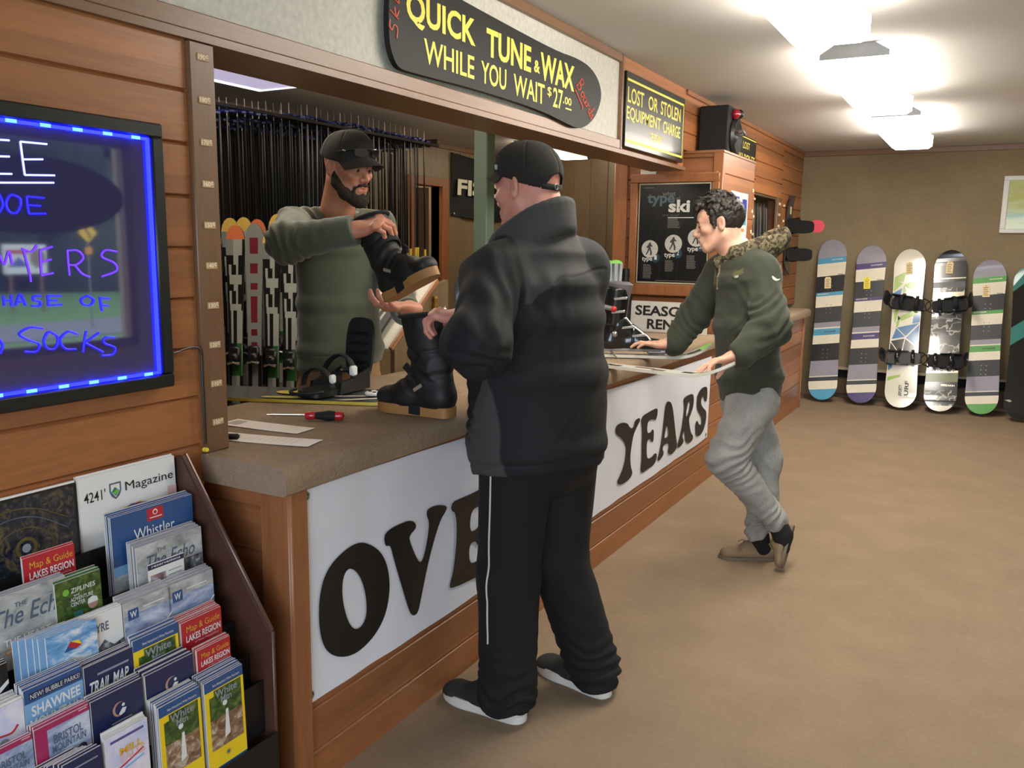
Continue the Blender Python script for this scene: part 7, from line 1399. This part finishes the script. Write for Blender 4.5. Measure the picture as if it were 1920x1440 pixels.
# ---------------- boots
leather = mat('black_boot_leather', (24, 23, 22), .58, var=.2, vs=20, bump=.25, bs=200); gum = mat('gum_rubber_sole', (164, 118, 66), .6, var=.12); btex = mat('black_boot_cloth', (19, 19, 20), .85, bump=.4)
def boot(name, label, heel, d, up, sc, lean=0.0):
    heel, d, up = v3(heel), nrm(d), v3(up); up = nrm(up - d * (up @ d)); l = np.cross(up, d); q = lambda x, y, z: heel + (d * x + l * y + up * z) * sc; t = thing(name, label, 'boot', heel)
    fr = Fr(heel, d, l); o = smooth_loop([(0, -.6), (.03, -.8), (.12, -.72), (.20, -.98), (.265, -.75), (.292, -.1), (.285, .35), (.25, .85), (.20, .98), (.11, .75), (.03, .8), (0, .6)], 2); o = [(x * sc, y * .053 * sc) for x, y in o]
    m = MB(); m.prism(o, fr, .001 * sc, .034 * sc, gum); m.build('sole', t, label='gum rubber sole')
    m = MB()
    for s in (1, -1): m.prism([(.095, .003), (.16, .003), (.15, .036), (.105, .036)], Fr(q(0, s * .0405, 0), d, up), -.004, .004, btex) if 0 else m.box(q(.125, s * .039, .02), (.055 * sc, .010, .036 * sc), btex, Matrix((d, l, up)).transposed(), .004)
    m.build('shank', t)
    S = Sdf(heel - .45 * sc, heel + .45 * sc, .004); S.ecap(q(.055, 0, .07), q(.055 + lean * .3, 0, .15), (.058 * sc, .046 * sc), (.062 * sc, .048 * sc), d, .03); S.ecap(q(.058 + lean * .3, 0, .15), q(.040 + lean, 0, .315), (.062 * sc, .050 * sc), (.080 * sc, .062 * sc), d, .03, end=.15)
    S.ecap(q(.05, 0, .06), q(.16, 0, .058), (.046 * sc, .048 * sc), (.048 * sc, .044 * sc), l, .03); S.ecap(q(.16, 0, .058), q(.245, 0, .05), (.048 * sc, .044 * sc), (.046 * sc, .036 * sc), l, .03); S.cap(q(.10, 0, .11), q(.17, 0, .078), .042 * sc, .036 * sc, .03)
    S.cut(q(0, 0, .030), -up, heel - .3 * sc, heel + .4 * sc); S.cut(q(.03 + lean, 0, .328), nrm(up + d * .12)); S.ecap(q(.048 + lean * .7, 0, .22), q(.040 + lean * 1.2, 0, .40), (.055 * sc, .038 * sc), (.068 * sc, .052 * sc), d, .004, True); S.verts()
    def cr(p, n):
        x, z = (p - heel) @ d / sc, (p - heel) @ up / sc; e = np.exp(-((x - .13) / .06) ** 2 - ((z - .13) / .06) ** 2)
        return .0022 * sc * e * np.sin(z * 150 - x * 110) + .003 * vnoise(p * 18) + .003 * ridge(p * 13) * (z > .12) - .003 * np.exp(-((z - .225 + x * .2) / .004) ** 2) - .002 * np.exp(-((x - .215 + .4 * (z - .05)) / .004) ** 2)
    S.push(cr).relax(1, .3).build('upper', t, leather)
    m = MB(); m.tube([q(.075 + lean * .4 + .085 * math.cos(a) * .62, .058 * math.sin(a), .185 + .03 * math.cos(a)) for a in [i * math.pi / 12 - math.pi / 2 for i in range(13)]], .016 * sc, btex, 8, flat=.35, up=up); m.build('strap', t)
    m = MB(); m.bar(q(.15, .0, .125), q(.185, .0, .155), .024 * sc, .006, btex, l); m.build('pull_tab', t)
    m = MB(); m.bar(q(.085, -.052 * 1, .105), q(.115, -.051, .085), .005, .011 * sc, mat('grey_boot_tag', (150, 136, 120), .5), up); m.bar(q(.085, .052, .105), q(.115, .051, .085), .005, .011 * sc, mat('grey_boot_tag', (150, 136, 120), .5), up); m.build('side_tag', t)
    m = MB(); m.tube([q(.045 + lean + .082 * math.cos(a), .064 * math.sin(a), .322 - .008 * math.cos(a)) for a in [i * math.pi / 12 for i in range(24)]], .007 * sc, btex, 8, closed=True); m.build('cuff', t)
    return t
boot('winter_boot', 'black winter boot with gum sole held up in the clerk\'s hands', v3((-1.850, 2.435, 1.256)), RV * .70 + v3((0, 0, .29)) - FV * .62, -RV * .27 + v3((0, 0, .95)) + FV * .15, .93)
boot('winter_boot', 'black winter boot with gum sole standing on the counter by the older customer', (-1.438, 2.215, ZT + .001), (-1, -.02, 0), (.0, 0, 1), .99, .065)
# ski boot on the counter
t = thing('ski_boot', 'black ski boot with silver buckles standing on the white ski', 'ski boot', (-1.614, 3.881, 0.976)); d = nrm(v3(fb.v)); l = nrm(v3(fb.u)) * -1; h0 = v3(fb(0, .60, .022)); q = lambda x, y, z: h0 + d * x + l * y + v3((0, 0, z)); shell = mat('ski_boot_shell', (24, 25, 27), .22, coat=.5); inner = mat('ski_boot_liner', (98, 94, 96), .6)
S = Sdf(h0 - .25, h0 + v3((.45, .45, .5)), .0038); S.ecap(q(.03, 0, .045), q(.28, 0, .03), (.042, .045), (.040, .030), l, .03); S.ecap(q(.05, 0, .05), q(.07, 0, .14), (.055, .048), (.058, .05), d, .03); S.cap(q(.10, 0, .12), q(.20, 0, .06), .048, .036, .03); S.cut(q(0, 0, .012), (0, 0, -1)); S.verts().push(lambda p, n: -.003 * np.exp(-((((p - h0) @ d) - .16) / .004) ** 2)).build('shell', t, shell)
S = Sdf(h0 - .25, h0 + v3((.45, .45, .5)), .0038); S.ecap(q(.062, 0, .13), q(.075, 0, .30), (.062, .056), (.070, .062), d, .03, end=.15); S.cap(q(-.005, 0, .22), q(-.02, 0, .34), .03, .024, .03); S.cut(q(.07, 0, .30), nrm((0, 0, 1) - d * .2), q(.03, 0, .3) - v3((.3, .3, .05)), q(0, 0, .5) + .3) if 0 else None; S.ecap(q(.08, 0, .27), q(.085, 0, .38), (.05, .045), (.055, .05), d, .004, True); S.verts().build('cuff', t, shell)
S = Sdf(h0 - .25, h0 + v3((.45, .45, .5)), .0038); S.ecap(q(.085, 0, .25), q(.092, 0, .325), (.054, .050), (.064, .058), d, .02, end=.15); S.ecap(q(.082, 0, .30), q(.09, 0, .42), (.04, .036), (.05, .046), d, .004, True); S.verts().build('liner', t, inner, label='grey padded liner')
bs_ = mat('buckle_silver', (180, 178, 176), .25, .8)
for x, z, w in ((.20, .075, .040), (.145, .115, .045), (.095, .19, .060), (.105, .255, .062)): m = MB(); m.bar(q(x + .02, -w * .98, z + .006), q(x - .045, -w * 1.08, z), .006, .013, bs_, Z_, .002); m.build('buckle', t)
m = MB(); m.tube([q(-.03, -.05, .225), q(.055, -.068, .208)], .012, mat('grey_lever', (120, 120, 120), .4), 8); m.ball(q(.06, -.070, .207), .016, mat('red_lever_tip', (200, 44, 52), .4), 10); m.build('cuff_lever', t, label='grey lever with red tip'); m = MB(); m.ball(q(.07, -.054, .085), (.016, .016, .016), bs_, 10); m.build('rivet', t)
m = MB(); m.bar(q(.0, 0, .006), q(.30, 0, .006), .07, .014, mat('boot_sole_grey', (150, 150, 146), .5), Z_, .004); m.build('sole', t)
